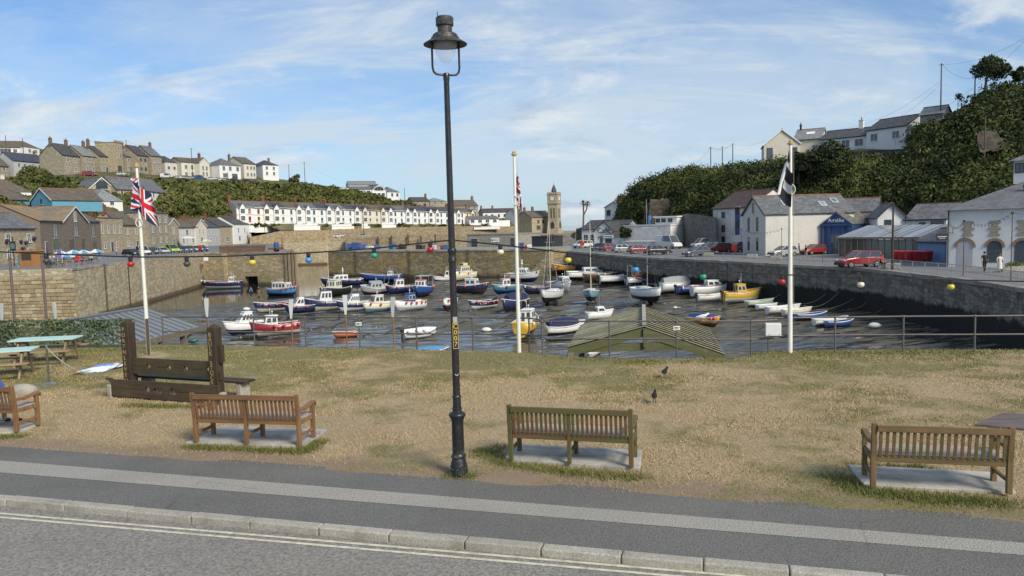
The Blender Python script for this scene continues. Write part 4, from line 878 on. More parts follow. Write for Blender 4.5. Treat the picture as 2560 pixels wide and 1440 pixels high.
boat('yellow boat with white cabin right behind the middle flagpole', 1318,846,68,76,'cabin','yellow','umber','white',cabx=.1,cabl=.34,cabh=1.25,L_=5.6,fend=((-1,.2,'w'),(-1,.4,'w')),nw=2)
boat('white boat with navy cockpit cover beside the slatted roof', 1411,845,84,20,'tent','white','umber','white',cab='navy',cabh=.7,roll=10,opts=())
boat('white motor boat whose screen shows over the slatted roof', 1500,806,60,20,'cruiser','white','white','lgrey',cabh=.7,nw=1,mast=2)
boat('blue decked boat with yellow hull behind the gull', 1762,824,62,315,'tent','gold','umber','blue',cab='blue',cabh=.45,fend=((-1,.7,'p'),(-1,.8,'p')))
boat('white tender seen beneath the slatted roof', 1484,896,30,250,'dinghy','white','white','lgrey',opts=('outboard',),L_=3)
boat('dinghy under a bright blue tarpaulin at the lawn edge', 1075,908,60,12,'tent','blue','navy','white',cab='sky',cabh=.45,L_=2.8)
# mooring buoys and ropes lying on the mud
for (px,py,c,lab) in ((733,776,'w','oval white float on the mud behind the white cabin cruiser'),(1216,829,'w','oval white float on the mud right of the lamp post'),(616,776,'w','white float beside a leaning pole on the mud'),(1688,773,'y','small pale float near the row of dinghies'),(482,856,'g','green glass-like float by the zinc roof'),(2186,819,'w','white float near the right harbour wall')):
    q = G(px,py)+Vector((0,0,.2)); mb = MB(); mb.ball((0,0,0), .36 if px!=1688 else .2, 12, 8, (1.5,1,.75)); mb.tube([(.4,0,0),(.62,0,.02)], .05, 6)
    o = mb.build('mooring_float', {'w':WHITEB,'y':paint((.6,.58,.5),.5,.2),'g':paint((.03,.12,.07),.3,.3)}[c], smooth=60); o.location = q; tag(o, lab, 'float', 'mooring floats on the mud')
def rope(px0,py0,z0,px1,py1,z1,sag,lab,r=.022, cat='rope', grp='mooring ropes'):
    a = U(px0,py0,z0); b = G(px1,py1)+Vector((0,0,.7)); mb = MB(); pts = []
    for i in range(13):
        s = i/12; q = a+(b-a)*s; q.z = max(float(mud_base(q.x,q.y))+.05, q.z-sag*4*s*(1-s)); pts.append(q-a)
    mb.tube(pts, r, 5); o = mb.build('mooring_rope', ROPE); o.location = a; return tag(o, lab, cat, grp)
rp = [(1690,652,1590,716),(1760,660,1665,728),(1832,664,1720,730),(1868,664,1780,738),(1940,668,1855,745),(1945,670,1880,758),(2010,680,1900,765),(2090,708,1985,772),(2110,714,2010,780),(2200,692,2040,792),(2206,700,2120,790),(2240,700,2185,800)]
for i,(a,b,c,d) in enumerate(rp):
    xz = np.interp(a, [1420,1600,1800,1960,2160,2400],[628,643,652,661,671,697])
    rope(a, b, ZR-.6-(b-xz)/40*1.2, c, d, MUDZ+.6, .9, 'slack mooring rope from the right wall running down beside %s' % (['the maroon boat','the orange inflatable','the red dinghy','the blue open boat','the maroon-trimmed cabin boat','the yellow cabin boat','the green tender','the pram dinghy','the blue-lined dinghy','the white dinghies','the blue dinghy','the last punt'][i]))
# ------------------------------------------------------------------ hills with scrub
def earth(name, c1, c2, c3):
    t = NT(name); v = t.gcoord(); a = t.noise(v, .16, 6, .7); b = t.noise(v, 1.3, 6, .7)
    cc = t.mix(t.ramp(b, .35, .65), c1, c2); cc = t.mix(t.math('MULTIPLY', t.ramp(a, .48, .66), .8), cc, c3); t.col(cc); t.rough(.95); t.bump(b, .8, .5); return t.m
def hill(name, cols, nr, nc, mat, amp, seed):
    pxs = [c[0] for c in cols]; prof = []
    for px, pr in cols:
        P = np.array([tuple(D(px, y, d)) for y, d in pr]); s = np.concatenate([[0], np.cumsum(np.linalg.norm(np.diff(P, axis=0), axis=1))]); 
        u = np.linspace(0, len(pr)-1, nr); prof.append(np.stack([np.interp(u, np.arange(len(pr)), P[:,k]) for k in range(3)], -1))
    prof = np.array(prof)      # (cols, rows, 3)
    cx = np.linspace(pxs[0], pxs[-1], nc); G_ = np.zeros((nr, nc, 3))
    for r in range(nr):
        for k in range(3): G_[r,:,k] = np.interp(cx, pxs, prof[:,r,k])
    env = np.ones(nr); env[0] = 0; G_[0,:,2] = -3.0; G_[0,:,:2] *= .985
    G_[...,2] += (fbm(G_[...,0]*.13, G_[...,1]*.13, 4, seed)-.5)*amp*env[:,None]
    return struct(put(name, grid_mesh(name, G_, mat))), G_
E_L = earth('left_hill_ground', (.05,.058,.018), (.10,.098,.032), (.17,.14,.06)); E_R = earth('right_hill_ground', (.02,.026,.01), (.045,.05,.018), (.07,.06,.035))
colsL = [(-260,[(600,140),(517,170),(500,200),(450,255),(444,268),(440,296),(384,330),(352,430)]),
 (0,[(600,165),(517,176),(500,205),(450,255),(445,268),(440,298),(388,325),(354,430)]),(100,[(600,185),(517,190),(500,214),(446,258),(441,270),(437,302),(388,332),(372,430)]),
 (200,[(600,200),(518,206),(491,230),(446,262),(438,276),(432,300),(402,340),(400,430)]),(300,[(600,215),(518,220),(491,238),(447,266),(439,279),(431,306),(404,345),(404,430)]),
 (430,[(606,248),(540,258),(497,264),(452,293),(445,306),(441,334),(412,352),(402,430)]),(540,[(604,274),(545,290),(497,303),(453,318),(447,328),(444,348),(424,362),(424,430)]),
 (640,[(560,318),(535,328),(495,338),(458,346),(449,353),(444,372),(441,400),(440,450)]),(740,[(556,333),(525,342),(485,350),(466,358),(460,366),(456,385),(456,410),(460,470)]),
 (850,[(554,350),(515,358),(490,366),(478,374),(474,386),(472,400),(470,430),(474,500)]),(950,[(552,367),(530,374),(510,380),(500,386),(496,394),(495,410),(496,440),(500,520)]),
 (1050,[(553,387),(540,393),(530,400),(522,408),(519,420),(517,440),(518,460),(522,520)]),(1200,[(558,420),(554,424),(551,430),(549,436),(548,445),(547,460),(547,480),(548,540)]),
 (1330,[(566,420),(563,428),(561,434),(560,440),(559,450),(559,470),(559,490),(560,540)])]
hl_o, GL = hill('hillside_left', colsL, 90, 170, E_L, 2.6, 51)
colsR = [(1440,[(600,300),(590,310),(582,315),(578,320),(576,325),(574,330),(575,360)]),(1500,[(596,250),(585,256),(575,262),(566,268),(560,275),(558,285),(560,330)]),
 (1550,[(592,206),(570,211),(552,215),(536,220),(526,226),(520,233),(524,300)]),(1600,[(590,190),(560,195),(525,199),(492,204),(470,209),(459,216),(464,300)]),
 (1660,[(585,180),(550,184),(515,188),(480,192),(455,197),(441,205),(447,300)]),(1780,[(560,164),(520,168),(490,172),(460,178),(438,183),(425,191),(431,300)]),
 (1900,[(540,152),(510,155),(480,158),(450,164),(432,168),(417,175),(421,290)]),(2050,[(520,142),(470,147),(430,152),(412,158),(400,164),(386,170),(376,290)]),
 (2200,[(520,132),(470,137),(435,142),(416,146),(398,151),(376,158),(366,280)]),(2258,[(520,127),(470,132),(435,138),(414,143),(396,148),(376,154),(366,280)]),(2312,[(520,123),(475,128),(430,134),(385,139),(340,145),(310,151),(312,280)]),
 (2400,[(515,116),(470,121),(415,127),(355,134),(306,142),(276,150),(288,280)]),(2480,[(505,110),(450,116),(400,123),(338,130),(282,138),(236,147),(250,280)]),
 (2560,[(490,105),(440,112),(390,120),(320,128),(264,137),(220,146),(232,280)]),(2800,[(480,95),(430,102),(370,110),(290,118),(225,128),(170,138),(180,280)]),(3300,[(470,80),(420,88),(350,96),(260,106),(160,118),(90,130),(100,280)])]
hr_o, GR = hill('hillside_right', colsR, 90, 170, E_R, 2.2, 77)
def leaf_mat(cols, name='scrub_leaves'):
    t = NT(name); i = t.isl(); v = t.gcoord(); n = t.noise(v, .07, 6, .7)
    cc = t.mix(i, cols[0], cols[1]); b = t.noise(v, .38, 3, .6); cc = t.mix(t.math('MULTIPLY', t.ramp(n, .44, .60), .8), cc, t.mix(i, cols[1], cols[2])); cc = t.mix(t.math('MULTIPLY', t.ramp(b, .42, .28), .75), cc, tuple(x*.45 for x in cols[0])); cc = t.mix(t.math('MULTIPLY', t.ramp(b, .52, .70), .5), cc, cols[2]); t.col(cc); t.rough(.75); t.b.inputs['Specular IOR Level'].default_value = .25; return t.m  # bush-sized noise puts lit clumps and shaded gaps into the leaf colour
def leaf_quads(cent, rad, n, size, seed=0, flat=.75, up=.0):
    """leaf clumps over bush domes; cent (m,3), rad (m,)"""
    rs = np.random.RandomState(seed); m = len(cent); k = m*n
    th = rs.rand(k)*2*np.pi; ph = np.arccos(1-rs.rand(k)*(1.25)); rr = np.repeat(rad, n)*(.72+.36*rs.rand(k))
    d = np.stack([np.sin(ph)*np.cos(th), np.sin(ph)*np.sin(th), np.cos(ph)*flat], -1); P = np.repeat(cent, n, 0)+d*rr[:,None]
    a = rs.randn(k,3); a /= np.linalg.norm(a, axis=1)[:,None]; nr = d/np.linalg.norm(d,axis=1)[:,None]*.8+rs.randn(k,3)*.55; b = np.cross(nr, a); b /= np.linalg.norm(b,axis=1)[:,None]+1e-6; a = np.cross(b, nr); a /= np.linalg.norm(a,axis=1)[:,None]+1e-6
    s = size*(.5+.9*rs.rand(k)); a *= s[:,None]; b *= (s*.7)[:,None]
    return np.stack([P-a*.9, P-b*.6+a*.1, P+a, P+b*.6+a*.1], 1)
def scrub(name, Gd, n, r0, r1, per, size, mat, seed, rows=(0,1), cols=(0,1), reject=None):
    rs = np.random.RandomState(seed); R_, C_, _ = Gd.shape
    i = (rows[0]+(rows[1]-rows[0])*rs.rand(n*3))*(R_-2); j = (cols[0]+(cols[1]-cols[0])*rs.rand(n*3))*(C_-2); ii = i.astype(int); jj = j.astype(int); fi = (i-ii)[:,None]; fj = (j-jj)[:,None]
    P = (Gd[ii,jj]*(1-fi)+Gd[ii+1,jj]*fi)*(1-fj)+(Gd[ii,jj+1]*(1-fi)+Gd[ii+1,jj+1]*fi)*fj
    if reject is not None: P = P[~reject(P)]
    P = P[:n]; rad = r0+(r1-r0)*rs.rand(len(P))**1.8
    P[:,2] += rad*.1
    return stuff(put(name, poly_mesh(name, leaf_quads(P, rad, per, size, seed), 4, mat)))
def to_px(P):
    q = (P-np.array([0,0,CZ])) @ np.array(M3); return 1280+F*q[:,0]/-q[:,2], 720-F*q[:,1]/-q[:,2]
def rejL(P):
    x, y = to_px(P); z = np.interp(x, [0,100,200,300,430,540,640,740,760], [450,446,443,444,449,452,456,463,300]); return (x < 760) & (y < z+6)
def rejR(P):
    x, y = to_px(P); return (fbm(P[:,0]*.06, P[:,2]*.09+P[:,1]*.05, 3, 9) > .72) | ((x > 2030) & (x < 2275) & (y < 405)) | ((x > 2280) & (x < 2360) & (y < 318)&(P[:,1]<160)) | ((x > 1880) & (x < 2030) & (y < 410)) | ((x > 1625) & (x < 1680) & (y > 497) & (y < 560))
LEAF_L = leaf_mat([(.04,.055,.013),(.10,.115,.03),(.19,.175,.06)]); LEAF_R = leaf_mat([(.014,.022,.008),(.052,.07,.019),(.12,.14,.034)])
def in_house(P, pad=1.2):
    r = np.zeros(len(P), bool)
    for (A, rz, W, dp) in foot:
        dx = P[:,0]-A.x; dy = P[:,1]-A.y; u = dx*math.cos(rz)+dy*math.sin(rz); v = -dx*math.sin(rz)+dy*math.cos(rz); r |= (u > -pad) & (u < W+pad) & (v > -pad) & (v < dp+pad)
    return r
def all_scrub():
    scrub('hillside_scrub', GL, 3000, .7, 2.6, 40, .85, LEAF_L, 3, (.03,.60), (.0,1), lambda P: rejL(P) | in_house(P))
    scrub('slope_scrub', GL, 520, .8, 2.8, 44, .8, LEAF_L, 8, (.04,.34), (.41,.57), lambda P: P[:,2] < 10.5)
    scrub('hillside_undergrowth', GR, 4600, .6, 2.9, 62, .34, LEAF_R, 4, (.0,.84), (.06,.9), lambda P: rejR(P) | in_house(P))
foot = []
# bare rock faces in the scrub
ROCK = stone_wall('bare_cliff_rock', (.045,.038,.03), (.09,.076,.058), (.02,.018,.014), (1.3,1.3,.6), None, 0, .5)
for (px,py,d,w,h,lab) in ((1655,530,183,6.5,6.5,'bare brown rock face in the scrub above the white warehouse'),(2495,350,121,4.6,3.4,'dark rock outcrop beside the ivy-covered pole')):
    p = D(px,py,d); mb = MB(); nn = 9
    P = np.zeros((nn,nn,3))
    for i in range(nn):
        for j in range(nn): P[i,j] = ((j/(nn-1)-.5)*w*(1-.3*i/nn), (i/(nn-1))*2.2+random.uniform(-.5,.3), (i/(nn-1)-.5)*h+random.uniform(-.3,.3))
    o = put('rock_face', grid_mesh('rock_face', P, ROCK, False)); o.location = p+Vector((0,.2 if px < 2000 else .9,0)); tag(o, lab, 'rock', 'bare rock faces')

# ------------------------------------------------------------------ buildings
def slate(name, c1, c2, lichen=0.0, lc=(.34,.19,.05), moss=0.0):
    key = ('slate', c1, c2, lichen, lc, moss)
    if key in _mats: return _mats[key]
    t = NT(name); g = t.gcoord(); z = t.math('MULTIPLY', t.sep(g, 2), 1/.16); fr = t.math('FRACT', z); v = t.gcoord(scale=(2.2,2.2,5)); cell = t.vor(v, 1.0, 'F1', 'Color', 1.0)
    bw = t.n.new('ShaderNodeRGBToBW'); t.l.new(cell, bw.inputs[0]); n1 = t.noise(g, .7, 6, .65); n2 = t.noise(g, 5, 5, .7)
    cc = t.mix(t.ramp(bw.outputs[0], .3, .7), c1, c2); cc = t.mix(t.math('MULTIPLY', t.ramp(n1, .4, .7), .4), cc, tuple(x*.6 for x in c1)); cc = t.mix(t.math('MULTIPLY', t.ramp(fr, .78, .95), .45), cc, tuple(x*.35 for x in c1))
    if lichen: cc = t.mix(t.math('MULTIPLY', t.ramp(t.noise(g, .35, 6, .7), .42, .60), lichen), cc, lc)
    if moss: cc = t.mix(t.math('MULTIPLY', t.ramp(n2, .48, .62), moss), cc, (.02,.018,.014))
    t.col(cc); t.rough(.62); t.bump(t.math('ADD', fr, n2), .35, .02); _mats[key] = t.m; return t.m
SL_GREY = slate('grey_slate', (.10,.105,.11), (.17,.175,.18)); SL_DARK = slate('dark_slate', (.045,.046,.05), (.09,.09,.095)); SL_BROWN = slate('brown_tiles', (.085,.07,.055), (.145,.12,.095), .35, (.14,.115,.07)); SL_OR = slate('lichen_slate', (.14,.125,.095), (.21,.185,.14), .75, (.33,.20,.07)); SL_RED = slate('red_brown_tiles', (.055,.032,.026), (.10,.062,.05)); SL_MOSS = slate('mossy_slate', (.12,.12,.105), (.19,.185,.16), .2, (.09,.085,.05), .75); SL_PALE = slate('pale_slate', (.17,.185,.195), (.24,.255,.265)); SL_NAVY = slate('blue_slate', (.035,.042,.065), (.07,.08,.11))
RENDER_W = paint((.72,.73,.72), .85, .3, (.48,.47,.43), .9, name='white_render'); RENDER_C = paint((.62,.585,.49), .85, .3, (.40,.37,.29), .9, name='cream_render'); RENDER_G = paint((.42,.43,.44), .85, .3, (.28,.28,.28), .9, name='grey_render'); RENDER_P = paint((.56,.55,.50), .85, .35, (.37,.36,.32), .9, name='pale_stone_render'); RENDER_O = paint((.66,.66,.64), .85, .55, (.30,.30,.29), .7, name='flaking_white_render')
BLUE_R = paint((.035,.075,.20), .6, .2, name='royal_blue_paint'); CHAR = paint((.05,.055,.062), .75, .25, name='charcoal_cladding'); SKYB = paint((.12,.32,.42), .6, .25, name='sky_blue_boards'); PALEB = paint((.17,.30,.50), .6, .25, name='pale_blue_boards')
ST_A = stone_wall('house_stone', (.36,.30,.20), (.52,.44,.30), (.28,.24,.165), (.55,.55,.3), None, 0, .25); ST_B = stone_wall('grey_house_stone', (.29,.255,.19), (.43,.375,.28), (.22,.195,.145), (.6,.6,.3), None, 0, .3); BRICK = paint((.20,.075,.045), .85, .4, name='red_brick'); TIMB = wood((.13,.10,.075),(.26,.21,.16), 0, .25, axis=0, name='larch_cladding')
FRW = paint((.74,.75,.74), .5, .15, name='window_white'); FRB = paint((.03,.07,.19), .5, .2, name='window_blue'); FRD = paint((.04,.042,.045), .5, .2, name='window_charcoal'); CHIM = paint((.17,.13,.095), .9, .4, name='chimney_stone'); POT = paint((.28,.11,.055), .85, .3, name='terracotta'); RIDGE_T = paint((.30,.12,.07), .85, .35, name='ridge_terracotta')
_wm = {}
def win_mesh(w, h, nx, ny, b=.07):
    key = (round(w,2), round(h,2), nx, ny)
    if key in _wm: return _wm[key]
    fr = MB(); fr.box(-w/2,-.06,0,-w/2+b,.02,h); fr.box(w/2-b,-.06,0,w/2,.02,h); fr.box(-w/2+b,-.06,0,w/2-b,.02,b); fr.box(-w/2+b,-.06,h-b,w/2-b,.02,h)
    for i in range(1, nx): x = -w/2+w*i/nx; fr.box(x-b*.35,-.05,b,x+b*.35,.01,h-b)
    for i in range(1, ny): z = h*i/ny; fr.box(-w/2+b,-.045,z-b*.35,w/2-b,.01,z+b*.35)
    f = fr.mesh('window'); f.materials.append(FRW); p = MB(); p.box(-w/2+b*.5,-.02,b*.5,w/2-b*.5,.03,h-b*.5); q = p.mesh('pane'); q.materials.append(GLS)
    s = MB(); s.box(-w/2-.1,-.14,-.09,w/2+.1,.02,0); sm = s.mesh('sill'); sm.materials.append(FRW); _wm[key] = (f, q, sm); return _wm[key]
def window(parent, M, w, h, nx=2, ny=2, frame=None, sill=True, glass=None):
    f, q, sm = win_mesh(w, h, nx, ny); o = put('window', f, parent, M, frame); put('pane', q, o, None, glass)
    if sill: put('sill', sm, o, None, None)
    return o
def door(parent, M, w, h, mat, glass=False):
    mb = MB(); mb.box(-w/2-.08,-.05,0,w/2+.08,.02,h+.08); o = mb.build('door', FRW, parent); o.matrix_local = M
    d = MB(); d.box(-w/2,-.08,.02,w/2,-.03,h); d.build('door_leaf', mat, o)
    if glass: g = MB(); g.box(-w/2+.12,-.095,h*.45,w/2-.12,-.07,h-.15); g.build('pane', GLS, o)
    return o
def chimney(parent, x, y, z, w=.9, d=.6, h=1.4, pots=2, mat=None):
    mb = MB(); mb.box(x-w/2,y-d/2,z-1.2,x+w/2,y+d/2,z+h); mb.box(x-w/2-.08,y-d/2-.08,z+h-.18,x+w/2+.08,y+d/2+.08,z+h-.02); o = mb.build('chimney', mat or CHIM, parent)
    for i in range(pots):
        p = MB(); p.lathe([(.14,0),(.12,.45),(.15,.47),(.15,.52),(.11,.52)], 8, (x+(i-(pots-1)/2)*w*.42, y, z+h-.02)); p.build('chimney_pot', POT, o)
    return o
def house(name, label, pL, dL, pR, dR, yb, ye, yr, depth, roof='x', wall=None, rm=None, wins=(), chim=(), doors=(), found=1.6, cat='house', group=None, over=.25, ridge=None, trim=None, frame=None):
    A = D(pL, yb, dL); Bq = D(pR, 560, dR); B = Vector((Bq.x, Bq.y, A.z)); W = (B-A).length; rz = math.atan2(B.y-A.y, B.x-A.x); dm = (dL+dR)/2
    hE = D(pL, ye, dL).z-A.z; hR = D((pL+pR)/2, yr, dm+(depth/2 if roof != 'y' else 0)).z-A.z; hR = max(hR, hE+.3)
    t = thing(name, label, cat, A, rz, group); wall = wall or RENDER_W; rm = rm or SL_GREY; dp = depth
    mb = MB()
    if roof in ('h','f'): mb.box(0,0,-found,W,dp,hE)
    elif roof == 'x':
        P = [(0,-found),(dp,-found),(dp,hE),(dp/2,hR-.05),(0,hE)]; mb.ext(P, 0, W, 'x')
    elif roof == 'y':
        P = [(0,-found),(W,-found),(W,hE),(W/2,hR-.05),(0,hE)]; mb.ext(P, 0, dp, 'y')
    wo = mb.build('wall', wall, t); th = .16
    def slab(q): # quad (4 pts, outer surface) thickened downward
        q = [Vector(a) for a in q]; n = (q[1]-q[0]).cross(q[3]-q[0]).normalized(); n = n if n.z > 0 else -n
        m = MB(); m.add([a+n*.05 for a in q]+[a-n*(th-.05) for a in q], [(0,1,2,3),(7,6,5,4),(0,4,5,1),(1,5,6,2),(2,6,7,3),(3,7,4,0)]); return m
    o = over; ro = None
    if roof == 'x':
        k = (hR-hE)/(dp/2); ro = slab([(-o,-o,hE-k*o),(W+o,-o,hE-k*o),(W+o,dp/2,hR),(-o,dp/2,hR)]).build('roof', rm, t); slab([(W+o,dp+o,hE-k*o),(-o,dp+o,hE-k*o),(-o,dp/2,hR),(W+o,dp/2,hR)]).build('roof', rm, t)
        m = MB(); m.bar((-o,dp/2,hR+.07),(W+o,dp/2,hR+.07),.26,.14); m.build('ridge_tiles', ridge or RIDGE_T, t); m = MB(); m.bar((-o,-o-.06,hE-k*o+.02),(W+o,-o-.06,hE-k*o+.02),.12,.12); m.build('gutter', trim or FRD, t)
    elif roof == 'y':
        k = (hR-hE)/(W/2); ro = slab([(-o,-o,hE-k*o),(W/2,-o,hR),(W/2,dp+o,hR),(-o,dp+o,hE-k*o)]).build('roof', rm, t); slab([(W/2,-o,hR),(W+o,-o,hE-k*o),(W+o,dp+o,hE-k*o),(W/2,dp+o,hR)]).build('roof', rm, t)
        m = MB(); m.bar((W/2,-o,hR+.07),(W/2,dp+o,hR+.07),.26,.14); m.build('ridge_tiles', ridge or RIDGE_T, t)
        for s in (0,1):
            m = MB(); x = -o if s == 0 else W+o; m.bar((x,-o-.03,hE-k*o-.08),(W/2,-o-.03,hR-.08),.06,.22, up=(0,0,1)); m.build('barge_board', trim or FRW, t)
    elif roof == 'h':
        r = min(dp, W)/2; a = [(-o,-o,hE),(W+o,-o,hE),(W+o,dp+o,hE),(-o,dp+o,hE)]
        if W >= dp: r1, r2 = (r,dp/2,hR), (W-r,dp/2,hR)
        else: r1, r2 = (W/2,r,hR), (W/2,dp-r,hR)
        m = MB(); m.add(a+[r1,r2], [(0,1,5,4),(1,2,5),(2,3,4,5),(3,0,4)] if W >= dp else [(0,1,4),(1,2,5,4),(2,3,5),(3,0,4,5)]); m.add(a, [(3,2,1,0)]); ro = m.build('roof', rm, t)
        m = MB(); m.bar(r1, r2, .26, .16); m.build('ridge_tiles', ridge or RIDGE_T, t)
    else:
        m = MB(); m.box(-.1,-.1,hE,W+.1,dp+.1,hE+.25); ro = m.build('roof', rm, t)
    for w_ in wins:
        side, u, v, ww, hh = w_[:5]; nx, ny = (w_[5], w_[6]) if len(w_) > 6 else (2, 2); fm = w_[7] if len(w_) > 7 else frame
        z = v*hE
        if side == 'f': M = Matrix.Translation((u*W, 0, z))
        elif side == 'l': M = Matrix.Translation((0, (1-u)*dp, z)) @ Matrix.Rotation(R(-90), 4, 'Z')
        else: M = Matrix.Translation((W, u*dp, z)) @ Matrix.Rotation(R(90), 4, 'Z')
        window(t, M, ww, hh, nx, ny, fm)
    for d_ in doors: door(t, Matrix.Translation((d_[0]*W, 0, d_[3] if len(d_) > 3 else 0)), d_[1], d_[2], d_[4] if len(d_) > 4 else FRB, True)
    for c in chim: chimney(t, c[0]*W, (c[1] if len(c) > 1 else .5)*dp, hR, *(c[2:] if len(c) > 2 else ()))
    foot.append((A, rz, W, dp)); t['W'] = W; t['hE'] = hE; t['hR'] = hR; t['dp'] = dp
    return t
def dims(t): r = (t['W'], t['hE'], t['hR'], t['dp']); [t.__delitem__(k) for k in ('W','hE','hR','dp')]; return r
def grid_w(us, vs, w, h, nx=2, ny=2, side='f', fm=None): return [(side, u, v, w, h, nx, ny, fm) for u in us for v in vs]
done = []
def H(*a, **k): t = house(*a, **k); done.append(t); return t
G1 = 'old quayside buildings on the left'; G2 = 'houses on the left hilltop'; G3 = 'buildings along the right quay'
# --- left quayside
pub = H('pub','stone pub with purple hanging baskets at the left edge',-60,118,86,136,662,569,531,8,'x',ST_A,SL_GREY,grid_w((.12,.52,.88),(.12,.56),1.3,1.5),[(.62,.5,1.4,.8,1.6,3,BRICK)],[(.3,1.1,2.2)],group=G1,cat='pub')
H('timber_clad_shop','shop clad in brown larch boards with orange lichen roof',105,150,158,163,636,550,515,13,'x',TIMB,SL_OR,[('f',.62,.47,2.6,2.9,2,2,FRD),('f',.6,.08,3.4,2.2,2,1,paint((.04,.22,.20),.5,.2))],(),[(.2,1.2,2.4,0,BLUE_R)],group=G1,cat='shop')
H('timber_gable_shop','larch clad shop with tall glazed front gable and balcony',160,162,220,178,634,554,516,11,'y',TIMB,SL_OR,[('f',.5,.55,2.6,3.0,2,2,FRD),('f',.5,1.02,1.4,2.2,2,1,FRW),('f',.3,.04,2.6,2.6,3,1,FRD),('f',.75,.04,1.6,2.6,2,1,FRD)],group=G1,cat='shop')
H('timber_bay_shop','narrow larch clad shop with projecting blue glazed bay',221,178,250,187,632,552,522,11,'x',TIMB,SL_BROWN,[('f',.45,.5,2.4,3.0,2,2,FRD),('f',.5,.04,2.2,2.2,2,1,FRD)],group=G1,cat='shop')
H('arched_stone_house','stone building with tall round-headed windows and flat parapet',251,188,307,203,631,545,540,9,'f',ST_A,SL_BROWN,grid_w((.14,.38,.62,.86),(.55,),1.0,2.1,1,3)+grid_w((.2,.7),(.1,),1.0,1.7,1,2),[(.9,.8,1.2,.8,1.6,2,BRICK)],[(.48,1.3,2.5)],group=G1)
H('stone_cottage','stone cottage with white sash windows next to the arched building',308,204,373,222,624,561,529,9,'x',ST_A,SL_BROWN,grid_w((.2,.5,.8),(.6,),1.1,1.5)+grid_w((.2,.8),(.12,),1.1,1.5),[(.02,.5,1.2,.8,1.6,2,BRICK)],[(.5,1.1,2.2)],group=G1)
H('stone_warehouse','tall three storey stone warehouse behind the union flag',374,216,422,232,617,531,520,9,'h',ST_B,SL_DARK,grid_w((.2,.55,.85),(.1,.42,.72),1.1,1.7,1,2),group=G1,cat='warehouse')
H('narrow_gable_house','narrow stone house with pointed gable and arched window',423,233,446,240,615,562,545,9,'y',ST_B,SL_GREY,grid_w((.5,),(.6,),1.0,1.8)+grid_w((.5,),(.05,),1.8,1.8),group=G1)
H('cream_quay_house','cream rendered quay house with brown roof and white parasol',447,240,492,254,612,568,551,9,'x',RENDER_P,SL_BROWN,grid_w((.45,),(.55,),2.0,1.7)+grid_w((.25,.75),(.08,),1.5,1.5),group=G1)
H('cream_gable_house','cream house with front gable facing the quay',491,252,516,262,609,565,548,9,'y',RENDER_C,SL_BROWN,grid_w((.35,.65),(.52,),.9,1.8,1,2)+grid_w((.5,),(.08,),2.2,1.6),[(.5,.6,.8,.8,1.4,2,BRICK)],group=G1)
H('glazed_front_house','house with four small dormers and a glazed upper floor',517,262,549,276,608,567,553,9,'x',RENDER_G,SL_DARK,grid_w((.18,.4,.62,.84),(.5,),1.0,1.9,2,1)+grid_w((.3,.7),(.05,),1.4,1.6),[(.05,.5,1,.7,1.4,2,BRICK)],group=G1)
H('stone_end_house','plain stone house with dark slate roof before the white end house',550,276,585,290,607,565,546,10,'x',ST_A,SL_DARK,grid_w((.5,),(.05,),2.6,1.7,3,2),[(.05,.5,.9,.7,1.4,2,BRICK)],group=G1)
H('white_end_house','tall pale house with dormers at the end of the quayside row',586,288,627,306,604,559,540,10,'x',RENDER_W,SL_DARK,grid_w((.25,.6),(.5,),1.3,1.8)+grid_w((.3,.75),(.05,),1.9,1.8),group=G1)
# --- left slope
H('blue_boarded_house','bright sky-blue boarded house with a mossy tiled roof',-30,176,78,186,515,497,471,13,'x',SKYB,SL_BROWN,[('f',.15,.2,1.3,1.0)],group=G2)
H('blue_gable_house','sky-blue gable end with one small square window',78,186,134,181,515,503,470,12,'y',SKYB,SL_BROWN,[('f',.5,.2,.8,1.2,1,1,FRD)],group=G2)
H('brown_roof_cottage','cottage with brown roof and stubby pale chimney above the blue house',-40,205,84,214,500,478,446,10,'h',RENDER_W,SL_BROWN,[('f',.25,.2,1.4,1.2)],[(.55,.5,1.0,.8,.9,0,RENDER_C)],group=G2)
H('grey_hip_house','low white house with wide grey hip roof and dormer',172,206,252,212,517,503,474,14,'h',RENDER_W,SL_GREY,[('f',.3,.05,2.0,1.5,1,1,FRD)],group=G2)
H('dormer_house','slate roofed house with a white dormer window',240,214,310,220,517,503,473,12,'h',RENDER_W,SL_PALE,[('f',.6,.3,1.2,1.2,2,1)],group=G2)
H('glazed_barn','stone barn conversion with glazed gable beneath the hilltop terrace',222,232,294,238,489,472,443,12,'y',ST_A,SL_GREY,[('f',.5,1.02,3.4,2.6,4,1,FRD),('f',.72,.1,.8,1.4,1,1,FRD)],group=G2)
H('barn_wing','long stone wing with grey slate roof right of the glazed barn',294,236,372,246,489,472,444,10,'x',ST_A,SL_GREY,grid_w((.15,.45),(.15,),.9,1.5,1,1),group=G2)
H('white_slope_house','white house with slate roof half hidden by the union flag',370,246,420,262,496,476,447,9,'x',RENDER_W,SL_GREY,grid_w((.3,.6),(.2,),1.2,1.8,1,1),group=G2)
